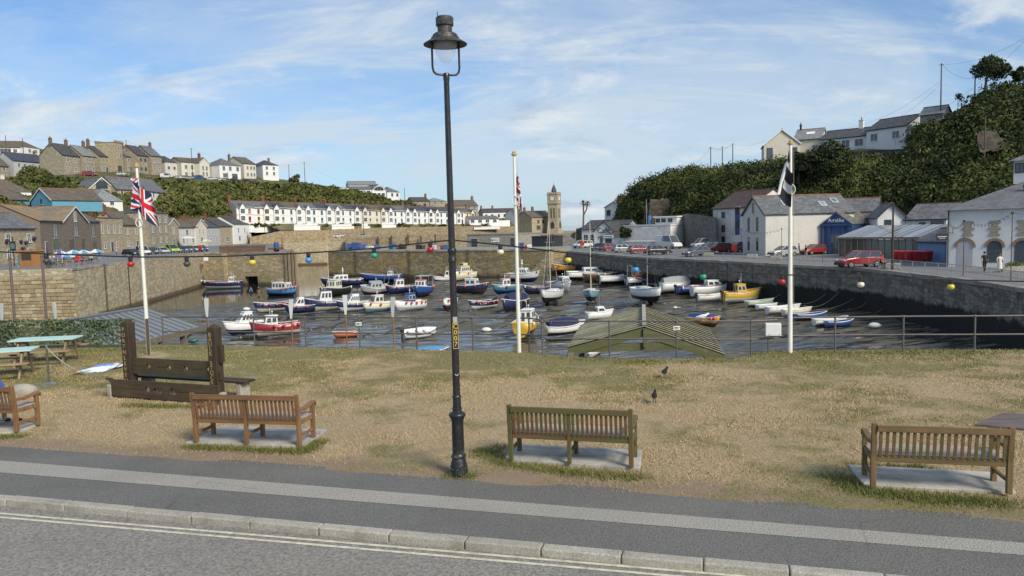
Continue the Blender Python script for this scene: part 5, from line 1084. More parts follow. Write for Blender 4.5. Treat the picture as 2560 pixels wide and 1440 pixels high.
# --- left hilltop
H('white_bungalow','white bungalow with brown roof at the top left of the hill',-30,318,64,322,387,367,353,9,'x',RENDER_W,SL_BROWN,[('f',.55,.2,4.0,2.0,3,1),('f',.85,.3,1.5,1.5)],group=G2)
H('white_wing_bungalow','white bungalow wing with square windows behind the telegraph pole',64,322,112,330,386,367,355,9,'h',RENDER_W,SL_BROWN,grid_w((.3,.75),(.3,),1.6,1.5),group=G2)
H('grey_left_house','grey pebble-dashed house cut by the left photo edge',-60,270,32,284,444,408,385,9,'x',ST_B,SL_BROWN,grid_w((.55,.85),(.12,.62),1.5,1.4),group=G2)
H('blue_roof_terrace','grey and stone terrace pair with dark blue slate roof',36,286,128,300,437,400,385,9,'x',RENDER_G,SL_NAVY,grid_w((.15,.32,.56,.76),(.55,),1.1,1.5)+grid_w((.2,.6,.85),(.1,),1.2,1.4),[(.92,.5,.8,.6,1.2,2)],group=G2)
for i,(a,da,b,db,yb,ye,yr,lab,ch) in enumerate(((160,285,210,293,432,386,362,'left end house of the stone hilltop terrace, dark gable',[(.02,.5,1.0,.8,1.8,2),(.95,.5,1.0,.8,1.8,2)]),(210,293,252,300,431,388,367,'second house of the stone hilltop terrace with pale slate roof',[(.95,.5,1.0,.8,2.0,2)]),(252,299,292,306,430,389,368,'stone terrace house just left of the castellated tower',[(.05,.5,1.1,.8,2.2,3)]),(317,308,347,313,429,390,371,'stone terrace house just right of the castellated tower',[(.9,.5,1.1,.8,2.2,3)]),(347,310,380,316,432,387,366,'tall stone house with dark sashes right of the tower house',[]),(380,316,414,322,432,388,367,'right end house of the stone hilltop terrace',[(.95,.5,.9,.8,1.6,2)]))):
    H('stone_terrace_house',lab,a,da,b,db,yb,ye,yr,10,'x',ST_B,SL_PALE if i == 1 else (SL_GREY if i%2 else SL_DARK),grid_w((.28,.72),(.12,.62),1.15,1.6,2,2,'f',FRW if i not in (4,) else FRD),ch,[(.5,1.1,2.2)] if i in (2,3) else (),group='stone terrace on the hilltop')
tw = H('castle_tower_house','square castellated stone tower rising from the hilltop terrace',291,303,318,308,430,356,355,8,'f',ST_A,SL_GREY,grid_w((.35,.68),(.50,),.9,1.7,1,2)+[('f',.5,.76,1.0,1.3,1,1),('f',.5,.02,2.6,2.4,2,1,FRD)],group='stone terrace on the hilltop',cat='tower')
W_,hE_,_,dp_ = tw['W'],tw['hE'],tw['hR'],tw['dp']
mb = MB(); me = MB(); me.box(-.35,-.25,0,.35,.25,.7); mm = me.mesh('merlon'); mm.materials.append(ST_A)
for i in range(4):
    for y in (.1, dp_-.1): put('merlon', mm, tw, Matrix.Translation((.3+i*(W_-.6)/3, y, hE_+.25)))
H('tower_wing','low castellated stone block joined to the left of the tower',246,310,290,312,430,363,361,6,'f',ST_B,SL_GREY,(),group='stone terrace on the hilltop',cat='tower')
H('cream_hill_house','pale cream house with dark roof beside the stone terrace end',414,326,452,332,441,405,392,10,'h',RENDER_P,SL_DARK,grid_w((.3,.75),(.5,),1.4,1.4,1,1),group=G2)
H('cream_double_gable','cream villa with two small front gables and a brick chimney',455,330,500,336,444,404,395,10,'x',RENDER_C,SL_BROWN,grid_w((.3,.7),(.1,.55),1.3,1.8),group=G2)
H('cream_bay_gable','cream bay-fronted house with pointed gable on the hilltop',500,334,532,340,443,406,394,10,'y',RENDER_C,SL_BROWN,grid_w((.35,.7),(.1,.5),1.2,1.8),[(.95,.5,1,.8,2.2,2,BRICK)],group=G2)
H('white_square_house','square white house with dark roof and large windows',550,338,609,348,446,412,397,11,'h',RENDER_W,SL_GREY,grid_w((.2,.5,.85),(.6,),1.5,2.0,2,1)+grid_w((.25,),(.08,),2.4,2.0,3,1),[(.8,.4,.9,.8,1.8,2)],[(.7,3.0,2.4,0,FRD)],group=G2)
H('cream_tall_house','taller cream house with steep slate roof on the hill road',611,350,647,356,446,408,394,13,'x',RENDER_C,SL_BROWN,grid_w((.3,.6,.85),(.15,.6),1.2,1.6),group=G2)
H('white_end_villa','white villa with hip roof at the end of the hill road',658,358,703,364,442,412,402,11,'h',RENDER_W,SL_DARK,grid_w((.25,.7),(.15,.6),1.3,1.6),[(.8,.5,.8,.7,1.2,1)],group=G2)
# --- middle distance
H('modern_white_house','modern white hillside house with glazed front gable and terrace',930,388,968,392,494,476,461,14,'y',RENDER_W,SL_GREY,[('f',.5,.95,5.0,2.2,3,1,FRW)]+grid_w((.2,.5,.8),(.1,),1.8,2.0,1,1),group='houses above the terrace')
H('white_long_house','long low white house with grey roof left of the glazed gable',878,384,932,388,489,473,466,12,'x',RENDER_W,SL_GREY,grid_w((.15,.5,.85),(.15,),2.0,2.0,1,1),group='houses above the terrace')
H('white_flat_extension','white garden-room extension at the left end of the long house',850,380,878,384,484,470,464,8,'f',RENDER_W,SL_GREY,grid_w((.5,),(.2,),2.2,1.8,1,1),group='houses above the terrace')
H('grey_roof_house','grey-roofed house showing behind the modern white house',872,420,945,425,472,462,453,10,'x',RENDER_W,SL_PALE,(),group='houses above the terrace')
H('white_right_wing','white right wing of the modern house with hipped roof',968,393,1002,399,494,480,468,10,'h',RENDER_W,SL_GREY,grid_w((.4,.8),(.2,),1.5,1.8,1,1),group='houses above the terrace')
H('stone_back_house','stone house with dark roof behind the terrace roofs',1032,425,1075,430,516,503,493,9,'x',ST_B,SL_DARK,grid_w((.3,.75),(.4,),1.3,1.7),[(.98,.5,1,.8,1.8,2,BRICK)],group='houses above the terrace')
H('slate_back_house','stone house with pale slate roof behind the terrace roofs',1075,430,1118,436,516,503,495,9,'h',ST_B,SL_PALE,grid_w((.3,.7),(.4,),1.3,1.7),group='houses above the terrace')
H('tall_stone_villa','tall stone villa with brown roof behind the yellow house',1136,420,1196,428,546,514,500,10,'x',ST_B,SL_BROWN,grid_w((.62,.85),(.15,.6),1.7,2.4,2,2),[(.95,.5,1.2,.9,2.0,2)],group='houses above the terrace')
H('white_sea_house','long white house with dark slate roof near the sea',1208,430,1290,436,560,531,521,9,'x',RENDER_W,SL_DARK,grid_w((.1,.28,.48,.66,.86),(.55,),1.5,1.8,1,2),[(.02,.5,.9,.8,1.6,1),(.36,.5,.9,.8,1.6,1)],group='houses above the terrace')
H('white_sea_wing','white wing with dark windows at the sea end, by the middle flag',1290,420,1310,424,564,537,522,9,'x',RENDER_W,SL_DARK,grid_w((.5,),(.2,.7),2.2,1.8,2,1,'f',FRD),[(.95,.5,.8,.8,1.4,1)],group='houses above the terrace')
H('white_low_bungalow','low white bungalow with four dark windows on the promenade',1174,396,1248,404,560,548,540,8,'x',RENDER_W,SL_GREY,grid_w((.1,.35,.6,.85),(.2,),2.2,1.6,2,1),group='houses above the terrace')
H('white_promenade_shed','white flat-roofed garage beside the low bungalow',1248,404,1275,408,561,551,545,6,'f',RENDER_W,SL_GREY,(),group='houses above the terrace')
# --- the white terrace
TL = Vector(((600-1280)/F*300, 300, 0)); TR = Vector(((1192-1280)/F*405, 405, 0)); nh = 18; tdir = (TR-TL)/nh; trz = math.atan2(tdir.y, tdir.x); tw_ = tdir.length
TRIM = [(.42,.07,.05),(.55,.36,.05),(.35,.40,.42),(.40,.40,.42),(.10,.26,.34),(.12,.30,.40),(.45,.45,.40),(.4,.4,.38),(.46,.42,.34),(.45,.43,.36),(.14,.24,.30),(.15,.25,.32),(.05,.18,.09),(.30,.34,.26),(.10,.22,.30),(.10,.20,.30),(.03,.04,.12),(.62,.42,.04)]
for i in range(nh):
    p = TL+tdir*i; p.z = 8.0-2.5*(i/(nh-1)); last = i == nh-1; wl = paint((.70,.66,.52),.85,.25,(.5,.46,.35),.9) if last else (RENDER_W if i not in (8,9) else RENDER_C); tm = paint(TRIM[i],.5,.2,name='terrace_trim')
    nm = ['first','second','third','fourth','fifth','sixth','seventh','eighth','ninth','tenth','eleventh','twelfth','thirteenth','fourteenth','fifteenth','sixteenth','seventeenth','eighteenth'][i]
    lab = 'yellow trimmed end house of the white terrace, far right' if last else '%s house from the left in the long white terrace' % nm
    t = thing('terrace_house', lab, 'house', p, trz, 'long white terrace of bay-fronted houses')
    dp_ = 11.0; hE_, hR_ = 5.9, 8.6; mb = MB(); mb.ext([(0,-4),(dp_,-4),(dp_,hE_),(dp_/2,hR_-.05),(0,hE_)], 0.01, tw_-.01, 'x'); mb.build('wall', wl if i else [RENDER_G], t)
    if i == 0: mb = MB(); mb.box(.02,-.02,-4,tw_-.02,.0,hE_-.1); mb.build('front_render', RENDER_W, t)
    rm_ = [SL_GREY,SL_GREY,SL_DARK,SL_BROWN,SL_GREY,SL_NAVY,SL_GREY,SL_DARK,SL_DARK,SL_BROWN,SL_DARK,SL_GREY,SL_NAVY,SL_NAVY,SL_DARK,SL_DARK,SL_BROWN,SL_BROWN][i]
    for s in (0,1):
        m = MB(); y0, y1 = (-.3,dp_/2) if s == 0 else (dp_+.3,dp_/2); m.add([(0,y0,hE_-.15),(tw_,y0,hE_-.15),(tw_,y1,hR_),(0,y1,hR_),(0,y0,hE_-.30),(tw_,y0,hE_-.30),(tw_,y1,hR_-.18),(0,y1,hR_-.18)], [(0,1,2,3),(7,6,5,4),(0,4,5,1),(1,5,6,2),(2,6,7,3),(3,7,4,0)]); m.build('roof', rm_, t)
    m = MB(); m.bar((0,dp_/2,hR_+.05),(tw_,dp_/2,hR_+.05),.26,.16); m.build('ridge_tiles', RIDGE_T, t)
    bx = .68 if i%2 == 0 else .32; dx = .25 if i%2 == 0 else .75; bx, dx = (.30,.74) if i%2 == 0 else (.70,.26); b0_, b1_ = bx*tw_-1.25, bx*tw_+1.25
    m = MB(); m.ext([(b0_,-4),(b1_,-4),(b1_,hE_-.1),(bx*tw_,hE_+1.55),(b0_,hE_-.1)], -.75, .02, 'y'); bay = m.build('bay', wl, t)
    for s in (-1,1):
        m = MB(); xe = bx*tw_+s*1.5; m.add([(xe,-.95,hE_-.45),(bx*tw_,-.95,hE_+1.62),(bx*tw_,3.0,hE_+1.62),(xe,.2,hE_-.45),(xe,-.95,hE_-.58),(bx*tw_,-.95,hE_+1.45),(bx*tw_,3.0,hE_+1.45),(xe,.2,hE_-.58)], [(0,1,2,3),(7,6,5,4),(0,4,5,1),(1,5,6,2),(2,6,7,3),(3,7,4,0)]); m.build('bay_roof', rm_, t)
    window(t, Matrix.Translation((bx*tw_,-.75,.7)), 1.9, 1.8, 3, 2, tm if i in (1,13,17) else FRW); window(t, Matrix.Translation((bx*tw_,-.75,3.5)), 1.9, 1.8, 3, 2, tm if i in (1,13,17) else FRW); window(t, Matrix.Translation((dx*tw_,0,3.4)), 1.05, 1.9, 1, 2, tm)
    door(t, Matrix.Translation((dx*tw_,0,0)), 1.05, 2.3, tm, True); m = MB(); m.bar((0,-.05,2.95),(tw_,-.05,2.95),.1,.14); m.build('string_course', tm if i in (0,1,17) else FRW, t)
    if i%2 == 0: chimney(t, .02*tw_, dp_/2, hR_, 1.0, .9, 1.5, 3, BRICK if i < 6 else CHIM)
    else: chimney(t, .97*tw_, dp_/2, hR_, .8, .9, 1.3, 2, BRICK if i < 6 else CHIM)
# sloping gardens between the terrace and its retaining wall
tn = Vector((tdir.y,-tdir.x,0)).normalized(); P = np.zeros((8,60,3))
for j in range(60):
    s = .09+.93*j/59; b_ = TL+(TR-TL)*s; zb = 8.0-2.5*s
    for i in range(8): u = i/7; q = b_+tn*(-.6+11*u); P[i,j] = (q.x, q.y, zb-.12-(zb-4.55)*u**.8+(random.uniform(-.15,.15) if 0 < i < 7 else 0))
struct(put('garden_bank', grid_mesh('garden_bank', P, earth('garden_soil', (.075,.075,.03), (.15,.14,.06), (.24,.20,.12)))))
# garden walls and white steps between the terrace and its retaining wall
for i,(a,da,b,db,y0,y1,lab) in enumerate(((735,303,800,309,571,561,'white garden wall under the fifth terrace houses'),(830,312,885,318,573,561,'white garden wall with pickets left of the middle'),(905,322,925,324,573,560,'short white garden wall near the lamp post'),(955,330,990,334,567,558,'white garden wall beside dark shrubs'),(1185,356,1250,363,570,567,'low white promenade wall near the shed'))):
    A = D(a,y0,da); B = D(b,560,db); B.z = A.z; h = D(a,y1,da).z-A.z; o = thing('garden_wall', lab, 'wall', A, math.atan2(B.y-A.y,B.x-A.x), 'white garden walls below the terrace'); l = (B-A).length
    mb = MB(); mb.box(0,0,-.8,l,.3,h*.55); mb.build('lower_wall', RENDER_W, o); mb = MB(); mb.box(.5,1.2,-.8,l-.5,1.5,h); mb.build('upper_wall', RENDER_W, o); mb = MB(); mb.box(-.05,-.05,h*.55,l+.05,.35,h*.55+.08); mb.build('coping', CAP, o)
# --- clock tower
def clock_tower():
    b = D(1387,584,345); w = 5.1; t = thing('clock_tower', 'stone clock tower with pointed spire standing by the sea', 'clock tower', (b.x,b.y,b.z), R(-24))
    hs = (584-485)/F*345; mb = MB(); mb.add([(-w*.60,-w*.60,-3),(w*.60,-w*.60,-3),(w*.60,w*.60,-3),(-w*.60,w*.60,-3),(-w*.46,-w*.46,5.2),(w*.46,-w*.46,5.2),(w*.46,w*.46,5.2),(-w*.46,w*.46,5.2)], [(0,1,5,4),(1,2,6,5),(2,3,7,6),(3,0,4,7),(4,5,6,7)]); mb.build('plinth', ST_A, t)
    mb = MB(); h = w*.44; mb.box(-h,-h,5.0,h,h,hs-4.2); mb.build('shaft', ST_A, t); h = w*.47; mb = MB(); mb.box(-h,-h,hs-4.4,h,h,hs); mb.build('belfry', ST_A, t, ); mb = MB(); h2 = h+.14; mb.box(-h2,-h2,hs-.5,h2,h2,hs-.2); mb.box(-h2,-h2,hs-4.6,h2,h2,hs-4.3); mb.build('string_course', ST_B, t)
    mm = MB(); mm.box(-.28,-.2,0,.28,.2,.6); me = mm.mesh('merlon'); me.materials.append(ST_A)
    for i in range(5):
        for s in (-1,1): put('merlon', me, t, Matrix.Translation((-h+.3+i*(2*h-.6)/4, s*(h-.2), hs))); put('merlon', me, t, Matrix.Translation((s*(h-.2), -h+.3+i*(2*h-.6)/4, hs)) @ Matrix.Rotation(R(90),4,'Z'))
    sp = MB(); sp.lathe([(1.15,hs-.2),(1.15,hs+1.0),(1.35,hs+1.05),(.72,hs+2.8),(.0,hs+4.3)], 8); sp.tube([(0,0,hs+4.2),(0,0,hs+5.4)], .06, 5); sp.build('spire', SL_DARK, t)
    for a in (0, 90):
        M = Matrix.Rotation(R(a), 4, 'Z'); f = MB(); f.M = M @ Matrix.Translation((0,-h,hs-2.2)) @ Matrix.Rotation(R(90),4,'X'); f.lathe([(1.0,-.05),(1.05,.06),(.9,.09)], 24); rim = f.build('clock_rim', ST_B, t)
        f = MB(); f.M = M @ Matrix.Translation((0,-h-.06,hs-2.2)) @ Matrix.Rotation(R(90),4,'X'); f.lathe([(.88,0),(.88,.06)], 24); cf = f.build('clock_face', WHITE, t)
        f = MB(); f.M = M; f.bar((0,-h-.16,hs-2.2),(.38,-h-.16,hs-1.7),.07,.05); f.bar((0,-h-.16,hs-2.2),(-.15,-h-.16,hs-1.9),.09,.05); f.build('clock_hands', BLACKP, cf)
        for x in (-.65,.65): g = MB(); g.M = M; g.box(x-.28,-w*.44-.03,7.0,x+.28,-w*.44+.1,11.2); g.build('lancet_window', FRD, t)
        g = MB(); g.M = M; g.ext([(-.8,2.4),(.8,2.4),(.8,4.4),(.5,5.0),(0,5.4),(-.5,5.0),(-.8,4.4)], -w*.53, -w*.5+.4, 'y'); ar = g.build('arched_window', FRD, t); g = MB(); g.M = M; g.ext([(-1.2,2.2),(1.2,2.2),(1.2,4.4),(.75,5.3),(0,5.9),(-.75,5.3),(-1.2,4.4)], -w*.515, -w*.5+.4, 'y'); g.build('window_arch', CAP, ar)
clock_tower()
H('institute_building','stone institute with gabled roof attached to the clock tower',1330,343,1384,351,578,543,527,11,'x',ST_A,SL_BROWN,grid_w((.3,.52,.85),(.52,),1.2,1.7,1,2,'f',FRD)+grid_w((.3,.8),(.08,),2.2,2.0,2,2,'f',FRD),[(.04,.5,.9,.8,1.6,1),(.4,.5,.9,.8,1.8,1)],cat='institute')
for i,(a,b,y0,y1,d,lab) in enumerate(((1310,1334,571,561,352,'white yard wall between the sea house and the institute'),)):
    A = D(a,y0,d); B = D(b,560,d); o = MB(); l = B.x-A.x; o.box(0,0,-2,l,.4,D(a,y1,d).z-A.z); q = o.build('yard_wall', RENDER_W); q.location = A; tag(q, lab, 'wall')
# ------------------------------------------------------------------ right-hand quay buildings
def wsg(us, vs, w, h, nx=1, ny=3, fm=None): return [('f',u,v,w,h,nx,ny,fm) for u in us for v in vs]
H('old_white_store','flaking white three storey store with blue doors and dark red roof',1783,152,1872,143,618,521,478,12,'x',RENDER_O,SL_RED,[('f',.30,.74,1.0,1.2,2,1,FRB),('f',.30,.38,1.0,1.4,2,1,FRB),('f',.3,.03,1.0,1.9,1,1,FRB)],(),[(.70,1.3,2.7,5.0,BLUE_R),(.70,1.3,2.7,2.4,BLUE_R)],group=G3,cat='store')
H('cream_gable_store','tall cream gabled store with narrow dark windows and long slate roof',1857,122,1914,112,634,537,491,13,'y',paint((.60,.58,.53),.85,.35,(.38,.37,.34),.8,name='dull_cream_render'),SL_MOSS if False else SL_GREY,[('f',.28,.10,.75,2.0,1,3,FRD),('f',.66,.10,.75,2.0,1,3,FRD),('f',.28,.58,.75,2.1,1,3,FRD),('f',.66,.58,.75,2.1,1,3,FRD),('f',.48,1.02,.7,1.6,1,2,FRD)],group=G3,cat='store',trim=FRD)
t = done[-1]; W_,hE_,hR_,dp_ = t['W'],t['hE'],t['hR'],t['dp']; k = (hR_-hE_)/(W_/2)
for (u,v) in ((.30,.55),(.72,.45),(.88,.62)):
    x = W_-(W_/2)*v; z = hR_-k*(x-W_/2)+.08; mb = MB(); a = math.atan(k); mb.M = Matrix.Translation((x, u*dp_, z)) @ Matrix.Rotation(a, 4, 'Y'); mb.box(-.7,-.45,0,.7,.45,.08); o = mb.build('skylight', WHITE, t); g = MB(); g.M = mb.M; g.box(-.6,-.35,.03,.6,.35,.1); g.build('pane', glass_dark(c=(.12,.14,.16)), o)
H('charcoal_gable_house','charcoal gabled house with a white painted ground floor',2005,124,2062,122,627,549,516,12,'y',CHAR,SL_GREY,[('f',.32,.55,.7,1.6,1,2),('f',.78,.55,.7,1.6,1,2)],(),[(.25,.9,2.1,0,WHITE)],group=G3)
t = done[-1]; W_,hE_ = t['W'],t['hE']; mb = MB(); mb.box(.02,-.04,-.5,W_-.02,-.01,2.3); mb.build('white_base', RENDER_W, t)
H('slate_long_store','long store with slate roof and cream gable above the blue restaurant',2040,131,2190,126,600,531,497,6,'x',RENDER_C,SL_GREY,(),group=G3,cat='store')
H('white_mossy_wing','white wing with a mossy slate roof beside the blue restaurant',2128,114,2200,112,630,560,534,9,'x',RENDER_W,SL_MOSS,(),group=G3)
H('blue_restaurant','royal blue gabled restaurant front with white lettering',2052,112,2130,109,634,561,531,9,'y',BLUE_R,SL_MOSS,(),group=G3,cat='restaurant',trim=BLUE_R,over=.1)
t = done[-1]; W_,hE_,hR_,dp_ = t['W'],t['hE'],t['hR'],t['dp']
lettering('Amélie', .82, WHITE, t, Matrix.Translation((W_*.5,-.14,hE_+.52)) @ Matrix.Rotation(R(90),4,'X'), .03)
mb = MB(); mb.bar((-.1,-.12,hE_-.12),(W_+.1,-.12,hE_-.12),.22,.28); mb.build('cornice', BLUE_R, t)
for x in (.08,.28,.72,.92): mb = MB(); mb.box(x*W_-.18,-.14,0,x*W_+.18,0,hE_-.25); mb.build('pilaster', BLUE_R, t)
window(t, Matrix.Translation((W_*.5,0,0)), 1.55, 2.9, 3, 2, FRB, False); 
H('white_quay_house','white gabled house with grey roof behind the conservatory',2193,106,2263,105,628,541,508,9,'y',RENDER_W,SL_GREY,[('f',.38,.50,.9,1.9,2,1,FRD)],group=G3,trim=FRD)
H('white_quay_wing','white wing with grey slate roof and two small windows',2263,105,2366,101,630,548,510,8,'x',RENDER_W,SL_GREY,[('f',.42,.72,1.0,.9,1,1),('f',.78,.70,1.6,1.0,1,1,FRD)],group=G3)
H('blue_boarded_shed','pale blue boarded shed with slate lean-to roof beside the red bins',2294,91,2365,86,652,602,572,6,'x',PALEB,SL_GREY,(),group=G3,cat='shed')
t = done[-1]; W_,hE_ = t['W'],t['hE']
for i in range(14): mb = MB(); x = .05+i*(W_-.1)/14; mb.box(x+.012,-.035,0,x+(W_-.1)/14-.012,-.004,hE_-.15); mb.build('board', PALEB, t)
# conservatory
A = D(2098,646,101); B = D(2300,560,92); B.z = A.z; cons = thing('glass_conservatory','long timber framed conservatory with sloping glazed roof','conservatory',A,math.atan2(B.y-A.y,B.x-A.x),G3); l = (B-A).length; OAK = wood((.22,.17,.11),(.36,.29,.20),0,.4,axis=2,name='pale_oak'); n = 12
mb = MB(); mb.box(-.3,-.4,2.55,l+.2,-.2,2.8); mb.build('eaves_beam', OAK, cons)
for i in range(n+1):
    x = i*l/n; mb = MB(); mb.box(x-.07,-.1,0,x+.07,.04,2.6); mb.build('post', OAK, cons)
    if i < n: mb = MB(); mb.box(x+.09,-.02,.15,x+l/n-.09,0,2.5); mb.build('pane', glass_dark(c=(.055,.06,.062)), cons); mb = MB(); mb.box(x+.08,-.07,0,x+l/n-.08,.02,.16); mb.build('cill', OAK, cons)
    mb = MB(); mb.bar((x,-.5,2.80),(x,6.5,4.2),.06,.05); mb.build('glazing_bar', paint((.30,.31,.32),.5,.2), cons)
    if i < n: mb = MB(); mb.add([(x+.05,-.5,2.78),(x+l/n-.05,-.5,2.78),(x+l/n-.05,6.5,4.18),(x+.05,6.5,4.18)],[(0,1,2,3)]); mb.build('roof_pane', glass_dark(c=(.10,.11,.12),rough=.12), cons)
for s in (0,l):
    mb = MB(); mb.add([(s,0,0),(s,6.4,0),(s,6.4,4.15),(s,0,2.7)],[(0,1,2,3)]); mb.build('end_pane', glass_dark(c=(.05,.055,.06)), cons)
# white hall with lantern roof
H('white_harbour_hall','large white hall with slate hip roof at the right photo edge',2366,77,2930,66,669,526,424,17,'h',paint((.70,.71,.71),.85,.35,(.46,.46,.44),.8,name='hall_limewash',bump=.5),slate('hall_slate',(.115,.12,.13),(.16,.165,.18)),(),group=G3,cat='hall',over=.5)
t = done[-1]; W_,hE_,hR_,dp_ = t['W'],t['hE'],t['hR'],t['dp']; sx = lambda px: (px-2366)/(2930-2366)*W_*1.12
STQ = paint((.36,.32,.25),.9,.4,(.2,.18,.14),2,name='quoin_stone')
for px in (2420,2486,2553,2620,2690):
    x = sx(px); z = hE_*.60
    for (w,h,dz) in ((.95,.30,.9),(.62,.3,.6),(1.05,.3,.28),(.62,.3,-.02),(.9,.26,-.3)): mb = MB(); mb.box(x-w/2,-.07,z+dz,x+w/2,.0,z+dz+h-.02); mb.build('quoin', STQ, t, bevel=.02)
for i,px in enumerate((2413,2487,2553,2625,2700)):
    x = sx(px); w = .62 if i else .68; zt = 2.05; arc = [(x+w*math.cos(a), zt+w*math.sin(a)) for a in [math.pi*j/10 for j in range(11)]]; g = MB(); g.ext([(x-w,.02 if i == 0 else .55),(x+w,.02 if i == 0 else .55)]+arc, -.03, .1, 'y'); g.build('arched_opening', RENDER_G if i == 0 else GLS, t)
    for j in range(9):
        a0 = math.pi*j/9; a1 = math.pi*(j+1)/9-.03; q = [(x+r*math.cos(a), zt+r*math.sin(a)) for r,a in ((w,a0),(w+.26,a0),(w+.26,a1),(w,a1))]; g = MB(); g.ext(q, -.09, .02, 'y'); g.build('voussoir', paint((.30,.20,.13),.9,.3,name='arch_stone'), t)
mb = MB(); lx = sx(2575); mb.box(lx-2.4,dp_/2-2,hR_-1.4,lx+3.4,dp_/2+2,hR_+.9); lan = mb.build('lantern', RENDER_W, t)
for i in range(6): window(lan, Matrix.Translation((lx-1.9+i*.95,dp_/2-2.0,hR_-.3)), .8, 1.0, 2, 1, FRD, False)
mb = MB(); o = .5; a = [(lx-2.4-o,dp_/2-2-o,hR_+.9),(lx+3.4+o,dp_/2-2-o,hR_+.9),(lx+3.4+o,dp_/2+2+o,hR_+.9),(lx-2.4-o,dp_/2+2+o,hR_+.9),(lx-.5,dp_/2,hR_+2.1),(lx+1.5,dp_/2,hR_+2.1)]; mb.add(a,[(0,1,5,4),(1,2,5),(2,3,4,5),(3,0,4),(3,2,1,0)]); mb.build('lantern_roof', SL_GREY, t)
mb = MB(); mb.lathe([(.14,0),(.14,.8),(.22,.82),(.22,.95),(.1,1.0)],8,(sx(2545),3.4,hE_+1.3)); mb.build('flue', BLACKP, t)
mb = MB(); mb.tube([(.12,-.12,.1),(.12,-.12,hE_)],.06,6); mb.build('downpipe', FRD, t)
# cafe, kiosk, white block
H('cafe_building','white harbour café with dark grey roof and front gable',1455,194,1560,187,612,573,551,9,'x',RENDER_W,SL_DARK,grid_w((.1,.24),(.15,),1.3,2.0),group=G3,cat='café',ridge=FRD)
H('cafe_gable','white front gable of the café lettered in black',1486,187,1534,184,612,577,553,6,'y',RENDER_W,SL_DARK,(),group=G3,cat='café',trim=FRD,ridge=FRD)
t = done[-1]; lettering('Café', 1.9, BLACKP, t, Matrix.Translation((t['W']*.5,-.2,t['hE']*1.0)) @ Matrix.Rotation(R(90),4,'X'), .03)
H('kiosk','small kiosk with grey hip roof and white sign in front of the café',1494,176,1560,172,616,593,580,5,'h',RENDER_W,SL_DARK,[('f',.42,.10,1.6,1.8,2,1,FRB),('f',.15,.1,.9,1.8,1,1)],group=G3,cat='kiosk')
t = done[-1]; mb = MB(); mb.box(t['W']*.25,-.3,t['hE']-.25,t['W']*.62,-.2,t['hE']+.45); mb.build('sign_board', WHITE, t); mb = MB(); mb.box(t['W']*.29,-.33,t['hE']-.02,t['W']*.58,-.305,t['hE']+.22); mb.build('sign_print', paint((.08,.2,.35),.5,.2), t)
H('white_warehouse','blank white flat-roofed warehouse with a cabin on its roof',1560,168,1676,160,619,566,562,14,'f',RENDER_O,paint((.6,.6,.58),.8,.3),(),group=G3,cat='warehouse')
t = done[-1]; W_,hE_,dp_ = t['W'],t['hE'],t['dp']; mb = MB(); mb.box(W_*.52,3,hE_+.25,W_*.98,8,hE_+1.7); cabn = mb.build('roof_cabin', RENDER_W, t); mb = MB(); mb.box(W_*.50,2.5,hE_+1.7,W_*1.0,8.5,hE_+1.95); mb.build('cabin_roof', WHITE, cabn)
for u in (.58,.70,.84): window(cabn, Matrix.Translation((W_*u,3,hE_+.55)), 1.3, 1.0, 1, 1, FRW, False)
mb = MB(); mb.tube([(W_*.40,3,hE_+.2),(W_*.40,3,hE_+2.2)],.35,8); mb.build('blue_tarpaulin', paint((.05,.18,.42),.6,.3,name='tarpaulin'), t)
H('low_white_wall_block','low white outbuilding with a rail at the foot of the warehouse',1558,160,1640,154,623,606,604,3,'f',RENDER_O,RENDER_O,(),group=G3,cat='outbuilding')
H('clifftop_house','white gabled house half hidden by trees above the café',1512,238,1562,232,552,518,502,9,'y',RENDER_W,SL_BROWN,[('f',.2,.35,1.6,1.8,2,2,FRD)],[(.5,.3,1.6,1.0,1.6,3)],group='houses up the right-hand hill')
H('cream_cliff_house','tall cream gabled house on the right-hand cliff',1910,176,2000,174,418,361,323,10,'y',RENDER_C,SL_PALE,[('f',.16,.25,1.3,3.0,1,1,FRD),('f',.84,.42,1.2,2.0,2,2,FRD)],group='houses up the right-hand hill',found=3)
H('cream_cliff_wing','cream wing with pale slate roof and a skylight on the cliff',1985,178,2050,175,398,350,324,9,'x',RENDER_C,SL_PALE,[('f',.8,.3,1.3,1.6)],[(.1,.5,.4,.4,1.2,1,BLACKP)],group='houses up the right-hand hill',found=3)
t = done[-1]; W_,hE_,hR_,dp_ = t['W'],t['hE'],t['hR'],t['dp']; k = (hR_-hE_)/(dp_/2); mb = MB(); mb.M = Matrix.Translation((W_*.55,dp_*.27,hE_+k*dp_*.27+.1)) @ Matrix.Rotation(math.atan(k),4,'X'); mb.box(-.9,-.6,0,.9,.6,.08); mb.build('skylight', WHITE, t)
H('white_cliff_bungalow','long white bungalow with dark roof on the right-hand cliff',2050,172,2166,165,384,349,325,9,'x',RENDER_W,SL_DARK,grid_w((.25,.55,.83),(.28,),1.8,1.6,2,1),[(.72,.5,.9,.8,1.8,1,RENDER_W)],group='houses up the right-hand hill',ridge=FRD,found=3)
H('white_cliff_gable','white bungalow end with gable at the top of the dark wall',2166,164,2262,156,374,326,297,9,'x',RENDER_W,SL_DARK,grid_w((.2,.75),(.38,),1.7,1.6,2,1),group='houses up the right-hand hill',ridge=FRD,found=3)
wall_line('bungalow_garden_wall', [(2095,160),(2170,156),(2250,150)], [17.2,17.0,16.6], 8, stone_wall('black_rubble', (.055,.052,.048),(.11,.105,.095),(.03,.028,.025),(.6,.6,.35),None,0,.3), 4, 'dark rubble garden wall under the long white bungalow')
